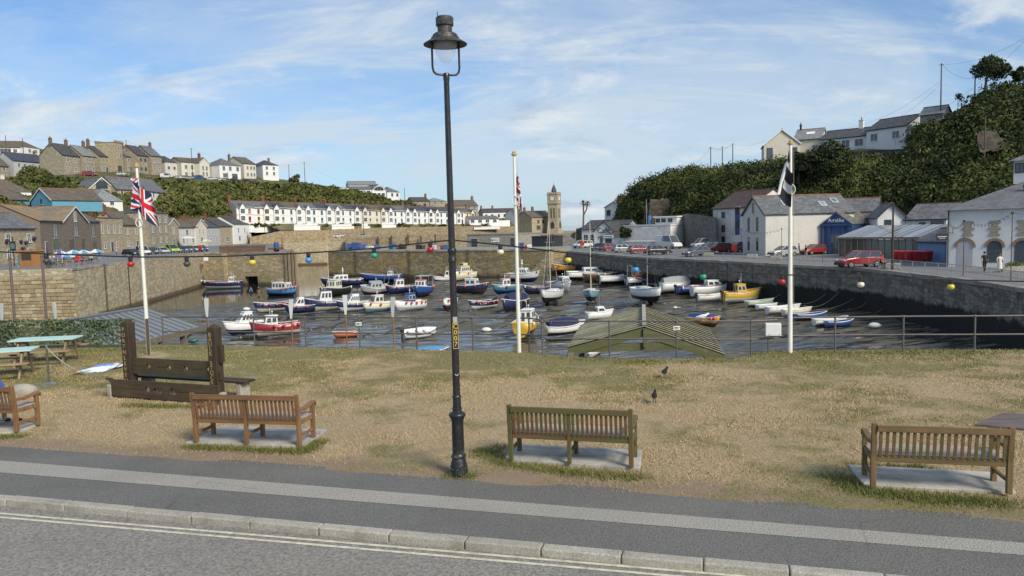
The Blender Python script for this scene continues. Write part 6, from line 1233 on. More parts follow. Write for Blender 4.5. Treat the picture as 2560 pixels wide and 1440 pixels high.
H('hillside_shed','grey corrugated shed high on the right-hand hill',2300,152,2352,149,304,288,268,5,'x',paint((.30,.31,.30),.8,.4),SL_PALE,(),group='houses up the right-hand hill',cat='shed',found=3)
H('quay_net_shed','plain concrete net shed with a white sign on the far quay',1168,198,1290,190,625,588,586,12,'f',concrete((.36,.34,.29),'shed_concrete'),concrete((.3,.29,.26)),(),(),[(.16,2.0,2.9,0,FRD),(.94,1.6,3.0,0,FRD)],cat='shed')
t = done[-1]; mb = MB(); mb.box(t['W']*.50,-.12,1.9,t['W']*.66,-.03,3.0); sg = mb.build('sign_board', WHITE, t); mb = MB(); mb.box(t['W']*.515,-.14,2.25,t['W']*.545,-.121,2.6); mb.box(t['W']*.56,-.14,2.4,t['W']*.64,-.121,2.5); mb.build('sign_print', BLACKP, sg)
H('black_container','black shipping container with a white mark beside the net shed',1330,188,1382,184,622,593,592,4,'f',paint((.03,.033,.04),.6,.3),paint((.03,.033,.04),.6,.3),(),cat='container')
for t in done: dims(t)
# land by the sea under the clock tower
s0 = [D(1280,560,296),D(1412,560,296),D(1440,560,360),D(1452,560,470),D(1270,560,470)]
struct(quay('quay_sea', [(p.x,p.y) for p in s0], .2, W_TAN, concrete((.30,.27,.21),'sea_road')))
s1 = [D(1296,560,262),D(1440,560,258),D(1416,560,297),D(1280,560,297)]; struct(quay('ramp_to_sea', [(p.x,p.y) for p in s1], [-1.45,-1.45,.1,.1], W_TAN, QROAD))
RK = [ROCK, stone_wall('sea_boulder', (.16,.13,.09),(.24,.20,.14),(.1,.08,.06),(2,2,2),None,0,.3)]
ORD = ['first','second','third','fourth','fifth','sixth','seventh','eighth','ninth','tenth','eleventh','twelfth','thirteenth','fourteenth','fifteenth','sixteenth','seventeenth','eighteenth','nineteenth','twentieth','last']
for i in range(14):
    px = 1312+i*7+random.uniform(-3,3); p = D(px,595-abs(i-7)*.6,285-i*.8); mb = MB(); mb.ball((0,0,0), random.uniform(1.0,1.9), 7, 5, (1.3,1,.75)); me = mb.mesh('boulder'); me.materials.append(RK[i%2])
    for v in me.vertices: v.co *= random.uniform(.8,1.2)
    o = put('boulder', me); o.location = (p.x,p.y,.0-.9+random.uniform(-.5,.5)); tag(o, '%s boulder from the left in the rubble bank below the clock tower' % ORD[i], 'boulder', 'rubble bank below the clock tower')
all_scrub()
# ------------------------------------------------------------------ individual trees
def tree(name, label, base, h, cw, ch, mat, seed, n=1800, leaf=.3, trunk=.22, lobes=14, cat='tree', group=None, lean=(0,0), gap=.0):
    t = thing(name, label, cat, base, 0, group); rs = random.Random(seed); BARK = paint((.09,.07,.05), .95, .4, name='bark')
    mb = MB(); top = Vector((lean[0],lean[1],h-ch*.55)); mb.tube([(0,0,-.8),top*.5,top], [trunk,trunk*.75,trunk*.5], 7)
    cs = []
    for i in range(lobes):
        a = rs.random()*6.28; r = cw/2*math.sqrt(rs.random())*.8; z = h-ch+ch*(.12+.8*rs.random()*(1-.45*(r/(cw/2)))); c = Vector((lean[0]+r*math.cos(a), lean[1]+r*math.sin(a), z)); cs.append((c.x,c.y,c.z)); mb.tube([top*rs.uniform(.55,1.0), (top+c)/2+Vector((0,0,-.1*h*rs.random())), c], [trunk*.4,trunk*.25,trunk*.1], 5)
    mb.build('trunk', BARK, t, smooth=60)
    rad = np.array([cw*rs.uniform(.15,.27) for _ in cs]); Q = leaf_quads(np.array(cs), rad, n//lobes, leaf, seed, .85); me = poly_mesh('crown', Q, 4, mat); put('crown', me, t); return t
LEAF_D = leaf_mat([(.010,.016,.006),(.035,.05,.016),(.03,.05,.014)], 'dark_tree_leaves'); LEAF_P = leaf_mat([(.03,.045,.012),(.09,.11,.03),(.08,.1,.03)], 'pale_tree_leaves')
p = D(2068,470,148); tree('broadleaf_tree','big dark broadleaf tree below the long white bungalow',p,9.3,10,8.8,LEAF_D,1,7000,.34,.3,26)
p = D(1998,450,150); tree('broadleaf_tree','rounded dark tree beside the cream cliff house',p,6.2,6.6,5.9,LEAF_D,2,4200,.34,.25,18)
p = D(2462,224,146); tree('windswept_tree','lone windswept tree on the right skyline',p,5.9,7.0,4.2,LEAF_D,3,3000,.30,.28,20,lean=(.5,0))
p = D(2558,216,144); tree('windswept_tree','small dark tree on the skyline at the right photo edge',p,3.6,3.6,2.8,LEAF_D,4,1300,.3,.18,10)
p = D(2395,262,148); tree('sapling','sparse sapling on the right skyline beside the telegraph pole',p,2.1,2.0,1.4,LEAF_D,5,150,.22,.06,7)
p = D(100,470,246); tree('broadleaf_tree','dense green tree among the left hillside houses',p,6.0,11,6.0,LEAF_L,6,4200,.55,.3,22)
p = D(128,500,226); tree('conifer','pointed pale conifer on the left hillside',p,6.5,4.0,6.2,LEAF_P,7,2200,.4,.2,14)
p = D(165,495,232); tree('broadleaf_tree','wide green tree above the blue gable house',p,5.0,9,5.0,LEAF_L,8,3200,.5,.3,18)
p = D(738,462,360); tree('hill_tree','small lone tree on the left ridge between the poles',p,5.2,5.2,4.2,LEAF_L,9,900,.5,.2,10)
p = D(1560,600,168); tree('conifer','dark pointed shrub tree beside the kiosk',p,4.2,3.2,4.2,LEAF_D,10,1500,.35,.15,12,lean=(.5,0))
def palm(px, py, d, h, lab):
    b = D(px,py,d); t = thing('palm_tree', lab, 'palm', b, 0); mb = MB(); mb.tube([(0,0,-.5),(.15,0,h*.5),(.1,0,h)], [.28,.22,.2], 7); mb.tube([(.12,0,h*.45),(1.1,0,h*.75),(1.3,0,h*.97)], [.2,.17,.15], 6); mb.build('trunk', paint((.12,.09,.06),.95,.4), t, smooth=60)
    Q = []
    for c in ((.1,0,h),(1.3,0,h*.97)):
        for i in range(70):
            a = random.random()*6.28; e = random.uniform(-.7,1.2); l = random.uniform(1.1,1.7); d_ = Vector((math.cos(a)*math.cos(e), math.sin(a)*math.cos(e), math.sin(e))); q = Vector(c); tip = q+d_*l+Vector((0,0,-.35*l)); s = d_.cross(Vector((0,0,1))).normalized()*.09; m = q+d_*l*.5; Q.append([q, m+s, tip, m-s])
    put('crown', poly_mesh('crown', np.array([[tuple(v) for v in q] for q in Q]), 4, LEAF_L), t)
palm(1458,565,215,6.4,'spiky cabbage palm standing left of the café')
# ------------------------------------------------------------------ vehicles
TYRE = paint((.012,.012,.012), .85, .2, name='tyre'); RIMM = paint((.35,.36,.37), .35, .2, metal=.7, name='wheel_rim'); HLAMP = paint((.7,.72,.74), .15, .05, name='headlight'); TLAMP = paint((.30,.01,.01), .25, .05, name='tail_light'); PLATE = paint((.62,.5,.08), .5, .1, name='number_plate_yellow'); CGLS = glass_dark('car_glass', (.02,.024,.028), .05); BUMP_ = paint((.02,.02,.02),.6,.2,name='bumper_plastic')
def car_paint(c):
    key = ('car', c)
    if key in _mats: return _mats[key]
    t = NT('car_paint'); t.col(c); t.rough(.28); t.b.inputs['Coat Weight'].default_value = .6; t.b.inputs['Coat Roughness'].default_value = .06; _mats[key] = t.m; return t.m
KIND = {'hatch': (4.0, 1.72, 1.46, [(-2.0,.35),(-2.0,.75),(-1.92,.92),(-1.2,.95),(.75,.93),(1.55,.82),(1.95,.66),(2.0,.35)], [(-1.85,.93),(-1.45,1.42),(.05,1.46),(.95,.93)]),
 'suv': (4.5, 1.85, 1.70, [(-2.25,.38),(-2.25,.85),(-2.18,1.05),(-1.3,1.07),(.9,1.05),(1.85,.95),(2.2,.78),(2.25,.38)], [(-2.1,1.05),(-1.85,1.62),(.25,1.70),(1.15,1.05)]),
 'van': (4.6, 1.9, 1.95, [(-2.3,.38),(-2.3,1.02),(-2.26,1.12),(-1.4,1.14),(.9,1.10),(1.75,1.02),(2.2,.85),(2.3,.38)], [(-2.26,1.10),(-2.15,1.90),(.55,1.95),(1.45,1.06)]),
 'truck': (5.6, 2.1, 2.65, [(-2.8,.45),(-2.8,1.2),(-2.78,1.5),(-1.4,1.5),(1.3,1.42),(2.2,1.25),(2.7,.95),(2.8,.45)], [(-2.78,1.45),(-2.7,2.6),(1.05,2.65),(1.85,1.38)])}
_car = {}
def car_parts(k):
    if k in _car: return _car[k]
    L_, Wd, Hh, lo, up = KIND[k]; w = Wd/2
    b = MB(); b.ext(lo, -w, w, 'y'); bm = b.mesh('body'); bm.materials.append(TYRE)
    g = MB(); n = len(up); tk = .82; V = [(x, -w*(.96 if i in (0,n-1) else tk), z) for i,(x,z) in enumerate(up)]+[(x, w*(.96 if i in (0,n-1) else tk), z) for i,(x,z) in enumerate(up)]
    g.add(V, [tuple(range(n)), tuple(range(2*n-1,n-1,-1))]+[(i,n+i,n+(i+1)%n,(i+1)%n) for i in range(n)]); gm = g.mesh('glasshouse'); gm.materials.append(CGLS)
    r = MB(); p1, p2 = up[1], up[2]; r.add([(p1[0]-.06,-w*tk-.015,p1[1]-.02),(p2[0]+.05,-w*tk-.015,p2[1]-.02),(p2[0]+.05,w*tk+.015,p2[1]-.02),(p1[0]-.06,w*tk+.015,p1[1]-.02),(p1[0]+.02,-w*tk+.12,p1[1]+.05),(p2[0]-.1,-w*tk+.12,p2[1]+.05),(p2[0]-.1,w*tk-.12,p2[1]+.05),(p1[0]+.02,w*tk-.12,p1[1]+.05)], [(3,2,1,0),(4,5,6,7),(0,1,5,4),(1,2,6,5),(2,3,7,6),(3,0,4,7)]); 
    for s in (-1,1):
        yb, yt = s*w*.965, s*(w*tk+.01)
        for (x0,z0,x1,z1,th) in ((up[0][0],up[0][1],up[1][0],up[1][1],.14),(up[3][0],up[3][1],up[2][0],up[2][1],.10),((up[0][0]+up[3][0])/2-.05,up[0][1],(up[1][0]+up[2][0])/2,up[1][1],.10)): r.bar((x0,yb,z0),(x1,yt,z1),.05,th, up=(1,0,0))
        if k in ('van','truck'): xm = (up[1][0]+up[2][0])/2-.1; r.add([(up[0][0]+.02,yb*1.005,up[0][1]),(xm,yb*1.005,up[0][1]),(xm,yt*1.01,up[1][1]),(up[1][0]-.03,yt*1.01,up[1][1])],[(0,1,2,3)])
    rm_ = r.mesh('roof'); rm_.materials.append(TYRE)
    rw = .32 if k in ('hatch',) else .36; wh = MB(); wh.M = Matrix.Rotation(R(90),4,'X'); wh.lathe([(rw*.6,-.1),(rw,-.1),(rw,.1),(rw*.6,.1)], 16); wm = wh.mesh('wheel', 40); wm.materials.append(TYRE)
    ri = MB(); ri.M = Matrix.Rotation(R(90),4,'X'); ri.lathe([(rw*.62,-.105),(rw*.55,-.06),(rw*.15,-.08),(.0,-.09)], 12); ri.lathe([(rw*.62,.105),(rw*.55,.06),(rw*.15,.08),(.0,.09)], 12); rim = ri.mesh('rim', 40); rim.materials.append(RIMM)
    xf, xr = lo[-1][0], lo[0][0]; bu = MB(); bu.box(xf-.1,-w*.94,.28,xf+.06,w*.94,.52); bu.box(xr-.06,-w*.94,.28,xr+.1,w*.94,.52); bum = bu.mesh('bumper'); bum.materials.append(BUMP_)
    li = MB(); li.box(-.08,-.2,-.07,.03,.2,.07); lm = li.mesh('light'); lm.materials.append(HLAMP); pl = MB(); pl.box(-.02,-.26,-.06,.02,.26,.06); pm = pl.mesh('number_plate'); pm.materials.append(PLATE)
    _car[k] = (bm, gm, rm_, wm, rim, bum, lm, pm, rw, L_, w, lo); return _car[k]
def car(kind, col, pos, head, label, name=None, group='parked cars'):
    bm, gm, rm_, wm, rim, bum, lm, pm, rw, L_, w, lo = car_parts(kind)
    t = thing(name or {'van':'parked_van','truck':'parked_truck'}.get(kind,'parked_car'), label, 'van' if kind in ('van','truck') else 'car', pos, R(head), group); cp = car_paint(col)
    put('body', bm, t, None, cp, bevel=.05); put('glasshouse', gm, t); put('roof', rm_, t, None, cp); put('bumper', bum, t)
    for x in (lo[-1][0]-.78, lo[0][0]+.78):
        for s in (-1,1): o = put('wheel', wm, t, Matrix.Translation((x, s*(w-.08), rw))); put('rim', rim, o)
    for s in (-1,1): put('headlight', lm, t, Matrix.Translation((lo[-2][0]-.01, s*w*.72, lo[-2][1]+.02))); put('tail_light', lm, t, Matrix.Translation((lo[1][0]+.02, s*w*.80, lo[1][1]+.02)), TLAMP)
    put('number_plate', pm, t, Matrix.Translation((lo[0][0]-.01, 0, .62)))
    return t
CC = dict(red=(.26,.012,.014), black=(.010,.010,.012), white=(.62,.63,.63), silver=(.34,.35,.36), grey=(.09,.095,.10), navy=(.015,.025,.07), blue=(.03,.09,.22), lime=(.34,.52,.02), beige=(.40,.36,.30), sage=(.28,.32,.30), dk=(.03,.032,.035))
GR_ = 'cars parked along the right quay'; GL_ = 'cars parked along the left quay'; GH_ = 'cars parked on the hill road'; GF_ = 'cars parked beyond the far quay'
for (k,c,px,py,h,lab) in (('suv','white',1457,620,215,'white car parked by the café wall'),('hatch','navy',1499,627,235,'dark blue hatchback first in the right quay row'),('hatch','red',1528,628,20,'bright red hatchback second in the right quay row'),('hatch','sage',1559,631,15,'pale green-grey hatchback between two red cars'),('hatch','red',1600,634,15,'red hatchback left of the black car'),('hatch','black',1647,637,15,'black hatchback in front of the white truck'),('truck','white',1672,622,300,'high white box van beside the warehouse'),
 ('hatch','grey',1741,641,200,'dark grey hatchback parked alone near the wall edge'),('van','silver',1758,621,195,'silver van behind the dark grey hatchback'),('hatch','navy',1772,626,200,'dark blue car beside the silver van'),('suv','red',1794,633,200,'red car by the flaking white store'),('hatch','lime',1822,631,25,'lime green and silver car outside the flaking white store'),('suv','grey',1845,630,200,'grey car beside the lime green one'),('hatch','silver',1958,641,195,'silver car parked under the cream store'),('van','beige',1985,635,15,'beige van half hidden behind the right flagpole'),('hatch','red',2036,636,200,'old dark red car outside the blue restaurant'),('suv','red',2147,668,190,'dark red estate car on the right quay road')):
    p = U(px,py,ZR); p.z = ZR+.004; car(k, CC[c], p, h, lab, group=GR_)
for (k,c,px,py,h,lab) in (('hatch','black',330,641,330,'black hatchback behind the left flagpole'),('van','white',354,638,318,'white camper van next to the left flagpole'),('hatch','dk',374,636,318,'dark car right of the camper van'),('hatch','black',392,635,318,'black car second right of the camper van'),('hatch','white',407,635,318,'white car beside the lime van'),('van','lime',428,633,322,'lime green van on the left quay'),('hatch','dk',450,632,318,'dark car first right of the lime van'),('hatch','grey',463,631,318,'grey car second right of the lime van'),('hatch','black',476,630,318,'black car third right of the lime van'),('hatch','silver',489,630,318,'silver car near the red lifebuoy housing'),('hatch','blue',503,629,318,'blue car at the end of the left quay row')):
    p = U(px,py,ZL); p.z = ZL+.004; car(k, CC[c], p, h, lab, group=GL_)
for (k,c,px,py,h,lab) in (('hatch','grey',545,609,0,'grey car under the glazed front house'),('hatch','dk',572,608,0,'dark car outside the plain stone house'),('hatch','blue',600,608,0,'blue car outside the tall pale end house'),('hatch','red',630,608,0,'small red car right of the tall pale end house'),('hatch','silver',655,607,5,'silver car at the foot of the retaining wall'),('hatch','dk',690,606,10,'dark car left of the red boat trailer'),('suv','black',722,604,10,'black car on the far road beyond the gate'),('suv','dk',738,603,10,'dark estate second on the far road beyond the gate'),('suv','silver',752,603,10,'silver estate third on the far road beyond the gate')):
    p = U(px,py,ZL); p.z = ZL+.01; car(k, CC[c], p, h, lab, group=GF_)
for (k,c,px,py,d,h,lab) in (('hatch','white',848,595,290,0,'white car on the promenade left of the tall mast'),('hatch','silver',912,595,296,0,'silver car on the promenade behind the far quay'),('van','red',225,442,276,0,'red van parked below the stone hilltop terrace'),('hatch','white',308,441,282,0,'white car below the castellated tower'),('van','white',418,447,301,0,'white van on the hill road'),('hatch','white',449,449,307,0,'white car right of the hill road van'),('hatch','silver',474,450,312,0,'silver car on the hill road before the cream villa'),('van','blue',500,451,317,0,'blue van on the hill road'),('hatch','white',532,452,322,0,'pale car outside the bay-fronted house'),('hatch','white',552,454,326,0,'white car outside the square white house'),('hatch','black',588,455,334,0,'black car below the square white house'),('hatch','dk',618,457,341,0,'dark car below the tall cream house'),('hatch','grey',638,458,346,0,'grey car at the end of the hill road')):
    p = D(px,py,d); p.z += .15; car(k, CC[c], p, h, lab, group=GH_ if py < 500 else GF_)

# ------------------------------------------------------------------ people
SK = {'stand': dict(hip=(0,0,.95), chest=(0,0,1.32), neck=(0,0,1.47), head=(0,.02,1.62), top=(0,.02,1.72), sh=.19, el=(.26,0,1.13), ha=(.27,.06,.88), kn=(.10,.02,.50), an=(.11,-.02,.07), toe=(.12,.15,.04)),
 'walk': dict(hip=(0,0,.94), chest=(0,.02,1.31), neck=(0,.03,1.46), head=(0,.06,1.61), top=(0,.06,1.71), sh=.19, el=(.25,-.04,1.13), ha=(.26,.10,.92), kn=(.10,.12,.52), an=(.10,.20,.09), toe=(.11,.38,.06), kn2=(.10,-.04,.50), an2=(.10,-.30,.14), toe2=(.11,-.16,.05), el2=(.25,.02,1.13), ha2=(.26,-.08,.90)),
 'sit': dict(hip=(0,0,.10), chest=(0,-.03,.48), neck=(0,-.02,.63), head=(0,.03,.78), top=(0,.03,.88), sh=.19, el=(.25,.06,.32), ha=(.15,.28,.22), kn=(.12,.44,.12), an=(.12,.42,-.34), toe=(.13,.58,-.38))}
_body = {}
def body(pose, female=False):
    key = (pose, female)
    if key in _body: return _body[key]
    s = SK[pose]; V = []; E = []; Rr = []; T = []
    def a(p, r, parent=None, tg=0): V.append(Vector(p)); Rr.append(r); T.append(tg); i = len(V)-1; (E.append((parent, i)) if parent is not None else None); return i
    hip = a(s['hip'], .145); ch = a(s['chest'], .15, hip, 1); nk = a(s['neck'], .058, ch, 1); hd = a(s['head'], .092, nk, 3); tp = a(s['top'], .07, hd, 3)
    for sx_ in (1,-1):
        alt = sx_ < 0 and 'kn2' in s; g = lambda k: s[k+'2'] if alt and k+'2' in s else s[k]; m = lambda p: (p[0]*sx_, p[1], p[2])
        sh_ = a((s['sh']*sx_, s['chest'][1], s['neck'][2]-.07), .062, ch, 1); el = a(m(g('el')), .045, sh_, 2); ha = a(m(g('ha')), .036, el, 4); hp = Vector(m(g('ha')))
        a(hp+Vector((0,.03,-.08)), .032, ha, 4)
        th = a((.095*sx_, s['hip'][1]+.01, s['hip'][2]-.06), .10, hip, 5); kn = a(m(g('kn')), .068, th, 5); an = a(m(g('an')), .046, kn, 6); a(m(g('toe')), .042, an, 7)
    me = bpy.data.meshes.new('person_skeleton'); me.from_pydata([tuple(v) for v in V], E, []); o = bpy.data.objects.new('person_skeleton', me); C.objects.link(o)
    md = o.modifiers.new('skin','SKIN'); lay = me.skin_vertices[0].data
    for i, r in enumerate(Rr): lay[i].radius = (r, r*.82 if i < 2 else r)
    lay[0].use_root = True; ss = o.modifiers.new('sub','SUBSURF'); ss.levels = 1; ss.render_levels = 1
    dg = bpy.context.evaluated_depsgraph_get(); bm_ = bpy.data.meshes.new_from_object(o.evaluated_get(dg)); bpy.data.objects.remove(o)
    seg = [(V[i], V[j], T[j]) for i, j in E]; idx = []
    for f in bm_.polygons:
        c = f.center; best = (9, 0)
        for p, q, tg in seg:
            d = q-p; u = max(0, min(1, (c-p).dot(d)/max(d.length_squared,1e-6))); dist = (c-(p+d*u)).length
            if dist < best[0]: best = (dist, tg, u)
        tg = best[1]; z = c.z
        idx.append({0:1,1:1,2:1,3:0,4:0,5:2,6:2,7:3}[tg] if not (tg == 1 and z > s['neck'][2]-.01) else 0)
    bm_.materials.clear(); [bm_.materials.append(TYRE) for _ in range(4)]; bm_.polygons.foreach_set('material_index', idx); bm_.polygons.foreach_set('use_smooth', [True]*len(idx)); _body[key] = bm_; return bm_
SKIN_ = paint((.50,.30,.21), .6, .12, name='skin')
def person(label, pos, head, pose, top, bottom, hair=(.06,.035,.02), shoes=(.02,.02,.02), h=1.0, skirt=None, bare=False, group='people around the harbour', hat=None, sleeves=True):
    t = thing('person', label, 'person', pos, R(head), group); me = body(pose); o = put('body', me, t)
    for i, m in enumerate((SKIN_, paint(top,.85,.2,name='clothing'), paint(bottom,.85,.2,name='clothing'), paint(shoes,.6,.2,name='clothing'))): o.material_slots[i].link = 'OBJECT'; o.material_slots[i].material = m
    s = SK[pose]; c = s['head']; mb = MB(); mb.ball((c[0],c[1]-.022,c[2]+.045), .112, 12, 8, (.9,1,1)); hm = mb.mesh('hair', True); hm.materials.append(paint(hat or hair, .8, .2, name='hair'))
    for v in hm.vertices:
        if v.co.y > c[1]+.03 and v.co.z < c[2]+.07: v.co.y = c[1]+.03
        if v.co.z < c[2]-.05: v.co.z = c[2]-.05
    put('hair', hm, t)
    f = MB(); f.ball((c[0],c[1]+.095,c[2]-.005), .018, 6, 4, (1,1.2,1.5))
    for sx_ in (-1,1): f.ball((c[0]+sx_*.098,c[1],c[2]), .024, 6, 4, (.5,1,1.3))
    f.build('nose_and_ears', SKIN_, t); f = MB()
    for sx_ in (-1,1): f.ball((c[0]+sx_*.035,c[1]+.085,c[2]+.022), .011, 6, 4)
    f.bar((-.028,c[1]+.088,c[2]-.05),(.028,c[1]+.088,c[2]-.05),.012,.01); f.build('eyes_and_mouth', paint((.05,.03,.03),.5,.1), t)
    if skirt:
        mb = MB(); mb.lathe([(.135,1.02),(.165,.92),(.185,.70),(.21,.42),(.215,.38)], 14, caps=False); mb.build('skirt', paint(skirt,.85,.15,name='clothing'), t, smooth=True)
    t.scale = (h,h,h); return t
p = U(2461,680,ZR); p.z = ZR; person('man in a dark suit walking past the white hall', p, -12, 'walk', (.012,.014,.02), (.012,.014,.02), h=1.06, hair=(.05,.04,.03))
p = U(2499,682,ZR); p.z = ZR; person('woman in a white dress walking beside the man in the suit', p, -8, 'walk', (.66,.62,.56), (.45,.30,.22), hair=(.16,.05,.02), skirt=(.66,.62,.56), h=.98)
p = U(2206,672,ZR); p.z = ZR+.50; person('person in a red top sitting in a wheelchair', p, 200, 'sit', (.42,.02,.03), (.02,.02,.025), hair=(.02,.02,.02))
wc = thing('wheelchair', 'black wheelchair on the quay beside the dark red estate car', 'wheelchair', (p.x,p.y,ZR), R(200))
for s in (-1,1):
    mb = MB(); a = [2*math.pi*i/20 for i in range(21)]; mb.tube([(s*.32,-.05+.30*math.cos(x),.31+.30*math.sin(x)) for x in a], .022, 6); mb.build('wheel', TYRE, wc); mb = MB(); mb.tube([(s*.26,.48+.11*math.cos(x),.13+.11*math.sin(x)) for x in a], .02, 6); mb.build('front_wheel', TYRE, wc); mb = MB(); mb.tube([(s*.28,-.2,.95),(s*.28,-.2,.48),(s*.28,.4,.48),(s*.28,.5,.15)], .02, 6); mb.build('frame', BLACKP, wc)
mb = MB(); mb.box(-.26,-.2,.45,.26,.28,.5); mb.build('seat', BLACKP, wc); mb = MB(); mb.box(-.26,-.22,.5,.26,-.18,.95); mb.build('backrest', BLACKP, wc)
for (px,py,hd,top,bot,lab) in ((1998,639,80,(.10,.03,.10),(.03,.03,.04),'person in a plum top beside the beige van'),(2015,646,100,(.015,.015,.018),(.45,.32,.26),'person in a black jacket and bare legs near the blue restaurant')):
    p = U(px,py,ZR); p.z = ZR; person(lab, p, hd, 'walk', top, bot)
for (px,py,hd,top,bot,lab) in ((628,740,200,(.07,.18,.36),(.02,.022,.03),'person in a blue shirt standing on the mud flat'),(647,739,160,(.02,.02,.02),(.35,.22,.16),'person in a dark vest standing on the mud flat')):
    p = G(px,py); person(lab, p, hd, 'stand', top, bot)
for (px,py,hd,top,lab) in ((700,712,190,(.50,.42,.12),'person in a yellow shirt sitting on the light blue boat roof'),(713,711,150,(.10,.03,.06),'person in a maroon top sitting on the light blue boat roof')):
    b = G(703,745); p = U(px,py,b.z+3.05); q = b+Vector(((px-703)*b.y/F, .6, 0)); q.z = b.z+ .10+1.0; person(lab, Vector((q.x,q.y+.4,D(px,py,q.y).z-.05)), hd, 'sit', top, (.04,.05,.08))
for (px,py,d,hd,top,bot,lab) in ((506,672,168,200,(.50,.30,.21),(.3,.06,.03),'swimmer in red shorts on the upper quay steps'),(509,704,166,170,(.04,.22,.20),(.04,.05,.07),'person in teal at the foot of the quay steps')):
    p = D(px,py,d); person(lab, p, hd, 'stand', top, bot)
# seated on the bench cut by the photo edge
bq = br+Vector((-.62,.34,.0)); person('person in a blue shirt on the bench at the left photo edge', Vector((bq.x, bq.y, .055+.40)), -8, 'sit', (.03,.10,.42), (.35,.33,.28), h=1.0)
# ------------------------------------------------------------------ flagpoles and flags
POLEW = paint((.72,.72,.66), .45, .25, (.45,.43,.36), 3, name='cream_white_pole')
def union(u, v):        # u along fly 0..1, v 0..1 up; returns 0 blue 1 white 2 red
    x = (u-.5)*60; y = (v-.5)*30
    if abs(x) < 3 or abs(y) < 3: return 2
    if abs(x) < 5 or abs(y) < 5: return 1
    d1 = (x*30-y*60)/67.08; d2 = (x*30+y*60)/67.08      # distances to the two diagonals
    for d in (d1, d2):
        if abs(d) < 1.0: return 2
    if abs(d1) < 3 or abs(d2) < 3: return 1
    return 0
def piran(u, v): return 1 if abs((u-.5)*60) < 4 or abs((v-.5)*30) < 4 else 0
FLB = [paint((.012,.016,.075),.85,.15,name='flag_blue'), paint((.68,.69,.70),.85,.12,name='flag_white'), paint((.50,.012,.03),.85,.15,name='flag_red')]; FLK = [paint((.012,.012,.02),.85,.15,name='flag_black'), FLB[1]]
def flagpole(label, pb, pt, ring_y, thick=.062):
    b = U(*pb); b.z = 0; top = D(pt[0], pt[1], b.y).z; t = thing('flagpole', label, 'flagpole', b, 0, 'white flagpoles at the lawn edge')
    mb = MB(); mb.tube([(0,0,-.2),(0,0,1.5),(0,0,top-.12)], [thick,thick*.95,thick*.62], 14); mb.build('pole', POLEW, t, smooth=50)
    mb = MB(); mb.lathe([(.03,top-.14),(.075,top-.12),(.085,top-.08),(.05,top-.06),(.055,top-.02),(.0,top+.02)], 14); mb.build('finial', paint((.48,.36,.17),.5,.3,name='gilt'), t, smooth=40)
    zr = D(pb[0], ring_y, b.y).z; mb = MB(); a = [2*math.pi*i/24 for i in range(25)]; mb.tube([(.10*math.cos(x)+.0, -.08-.0*math.sin(x), zr+.13*math.sin(x)) for x in a], .012, 6); mb.build('halyard_ring', WHITE, t)
    mb = MB(); mb.tube([(.09,-.02,1.3),(.08,-.02,top-.3)], .005, 4); mb.build('halyard', ROPE, t)
    return t, b, top
def flag(label, name, b, px0, z1, z0, shape, fn, mats, nu=90, nv=54):
    """shape(u,v) -> local (x,y,z) relative to the pole foot; v=0 bottom"""
    mb = MB(); 
    for j in range(nv+1):
        for i in range(nu+1): mb.v.append(shape(i/nu, j/nv))
    for j in range(nv):
        for i in range(nu): a = j*(nu+1)+i; mb.f.append((a,a+1,a+nu+2,a+nu+1)); mb.m.append(fn((i+.5)/nu,(j+.5)/nv))
    o = mb.build(name, mats, smooth=True, fixn=False); o.location = b; return tag(o, label, 'flag')
t, b, top = flagpole('white flagpole flying the union flag by the picnic tables', (372,888), (343,408), 556)
zt = D(345,445,b.y).z; hgt = D(345,520,b.y).z
mb = MB(); mb.box(.0,-.09,.0,.06,.0,1.15); mb.build('support_post', paint((.10,.07,.05),.8,.3), t)
def sh_l(u, v):    # limp flag hanging from its hoist, fly sagging down and to the right
    fold = math.sin(u*9+v*1.2)*.11*(.25+u); x = (.03+.60*u**.9*(1-.18*v))-.02; z = zt-(1-v)*(zt-hgt)*(1.0-.05*u)-u**1.25*.72+.08*math.sin(u*7+v*2)*u
    if u < .30: x = .04-.30*math.sin(u/.30*math.pi)*(.55+.45*(1-v))
    else: x = .04+(u-.30)*.78*(1-.15*v)
    return (x, fold-.07, z)
flag('union flag hanging half furled from the left flagpole', 'union_flag', b, 0, zt, hgt, sh_l, union, FLB)
t, b, top = flagpole('white flagpole standing just right of the lamp post', (1298,882), (1284,378), 500)
zt2 = D(1290,432,b.y).z; hg2 = D(1290,500,b.y).z
def sh_m(u, v): return (.035+.085*u**.5+.03*math.sin(u*14+v*3)*(u>.1)+.045*u*(1-v), .35*math.sin(u*11)*.25*(1-.3*v)-.03*u, zt2-(1-v)*(zt2-hg2)-u*.38)
flag('red white and blue flag hanging limp on the middle flagpole', 'limp_flag', b, 0, 0, 0, sh_m, union, FLB)
t, b, top = flagpole('white flagpole flying the black and white flag on the right', (1975,882), (1976,350), 474, .068)
zt3 = D(1975,375,b.y).z; hg3 = D(1975,455,b.y).z
def sh_r(u, v):       # hoist on the pole, the fly blown to the left and folded back to the right at its lower corner
    w = .98*(u if u < .58 else .58-(u-.58)*1.35); x = -.03-w*(.30+.70*(1-v)**.7)*.72
    return (x, .10*math.sin(u*9+v)-.10-(.12 if u > .58 else 0)*(u-.58)*2, zt3-(1-v)*(zt3-hg3)*1.05-u**1.1*.62+.04*math.sin(u*12))
flag('black flag with a white cross drooping on the right flagpole', 'cornish_flag', b, 0, 0, 0, sh_r, piran, FLK)

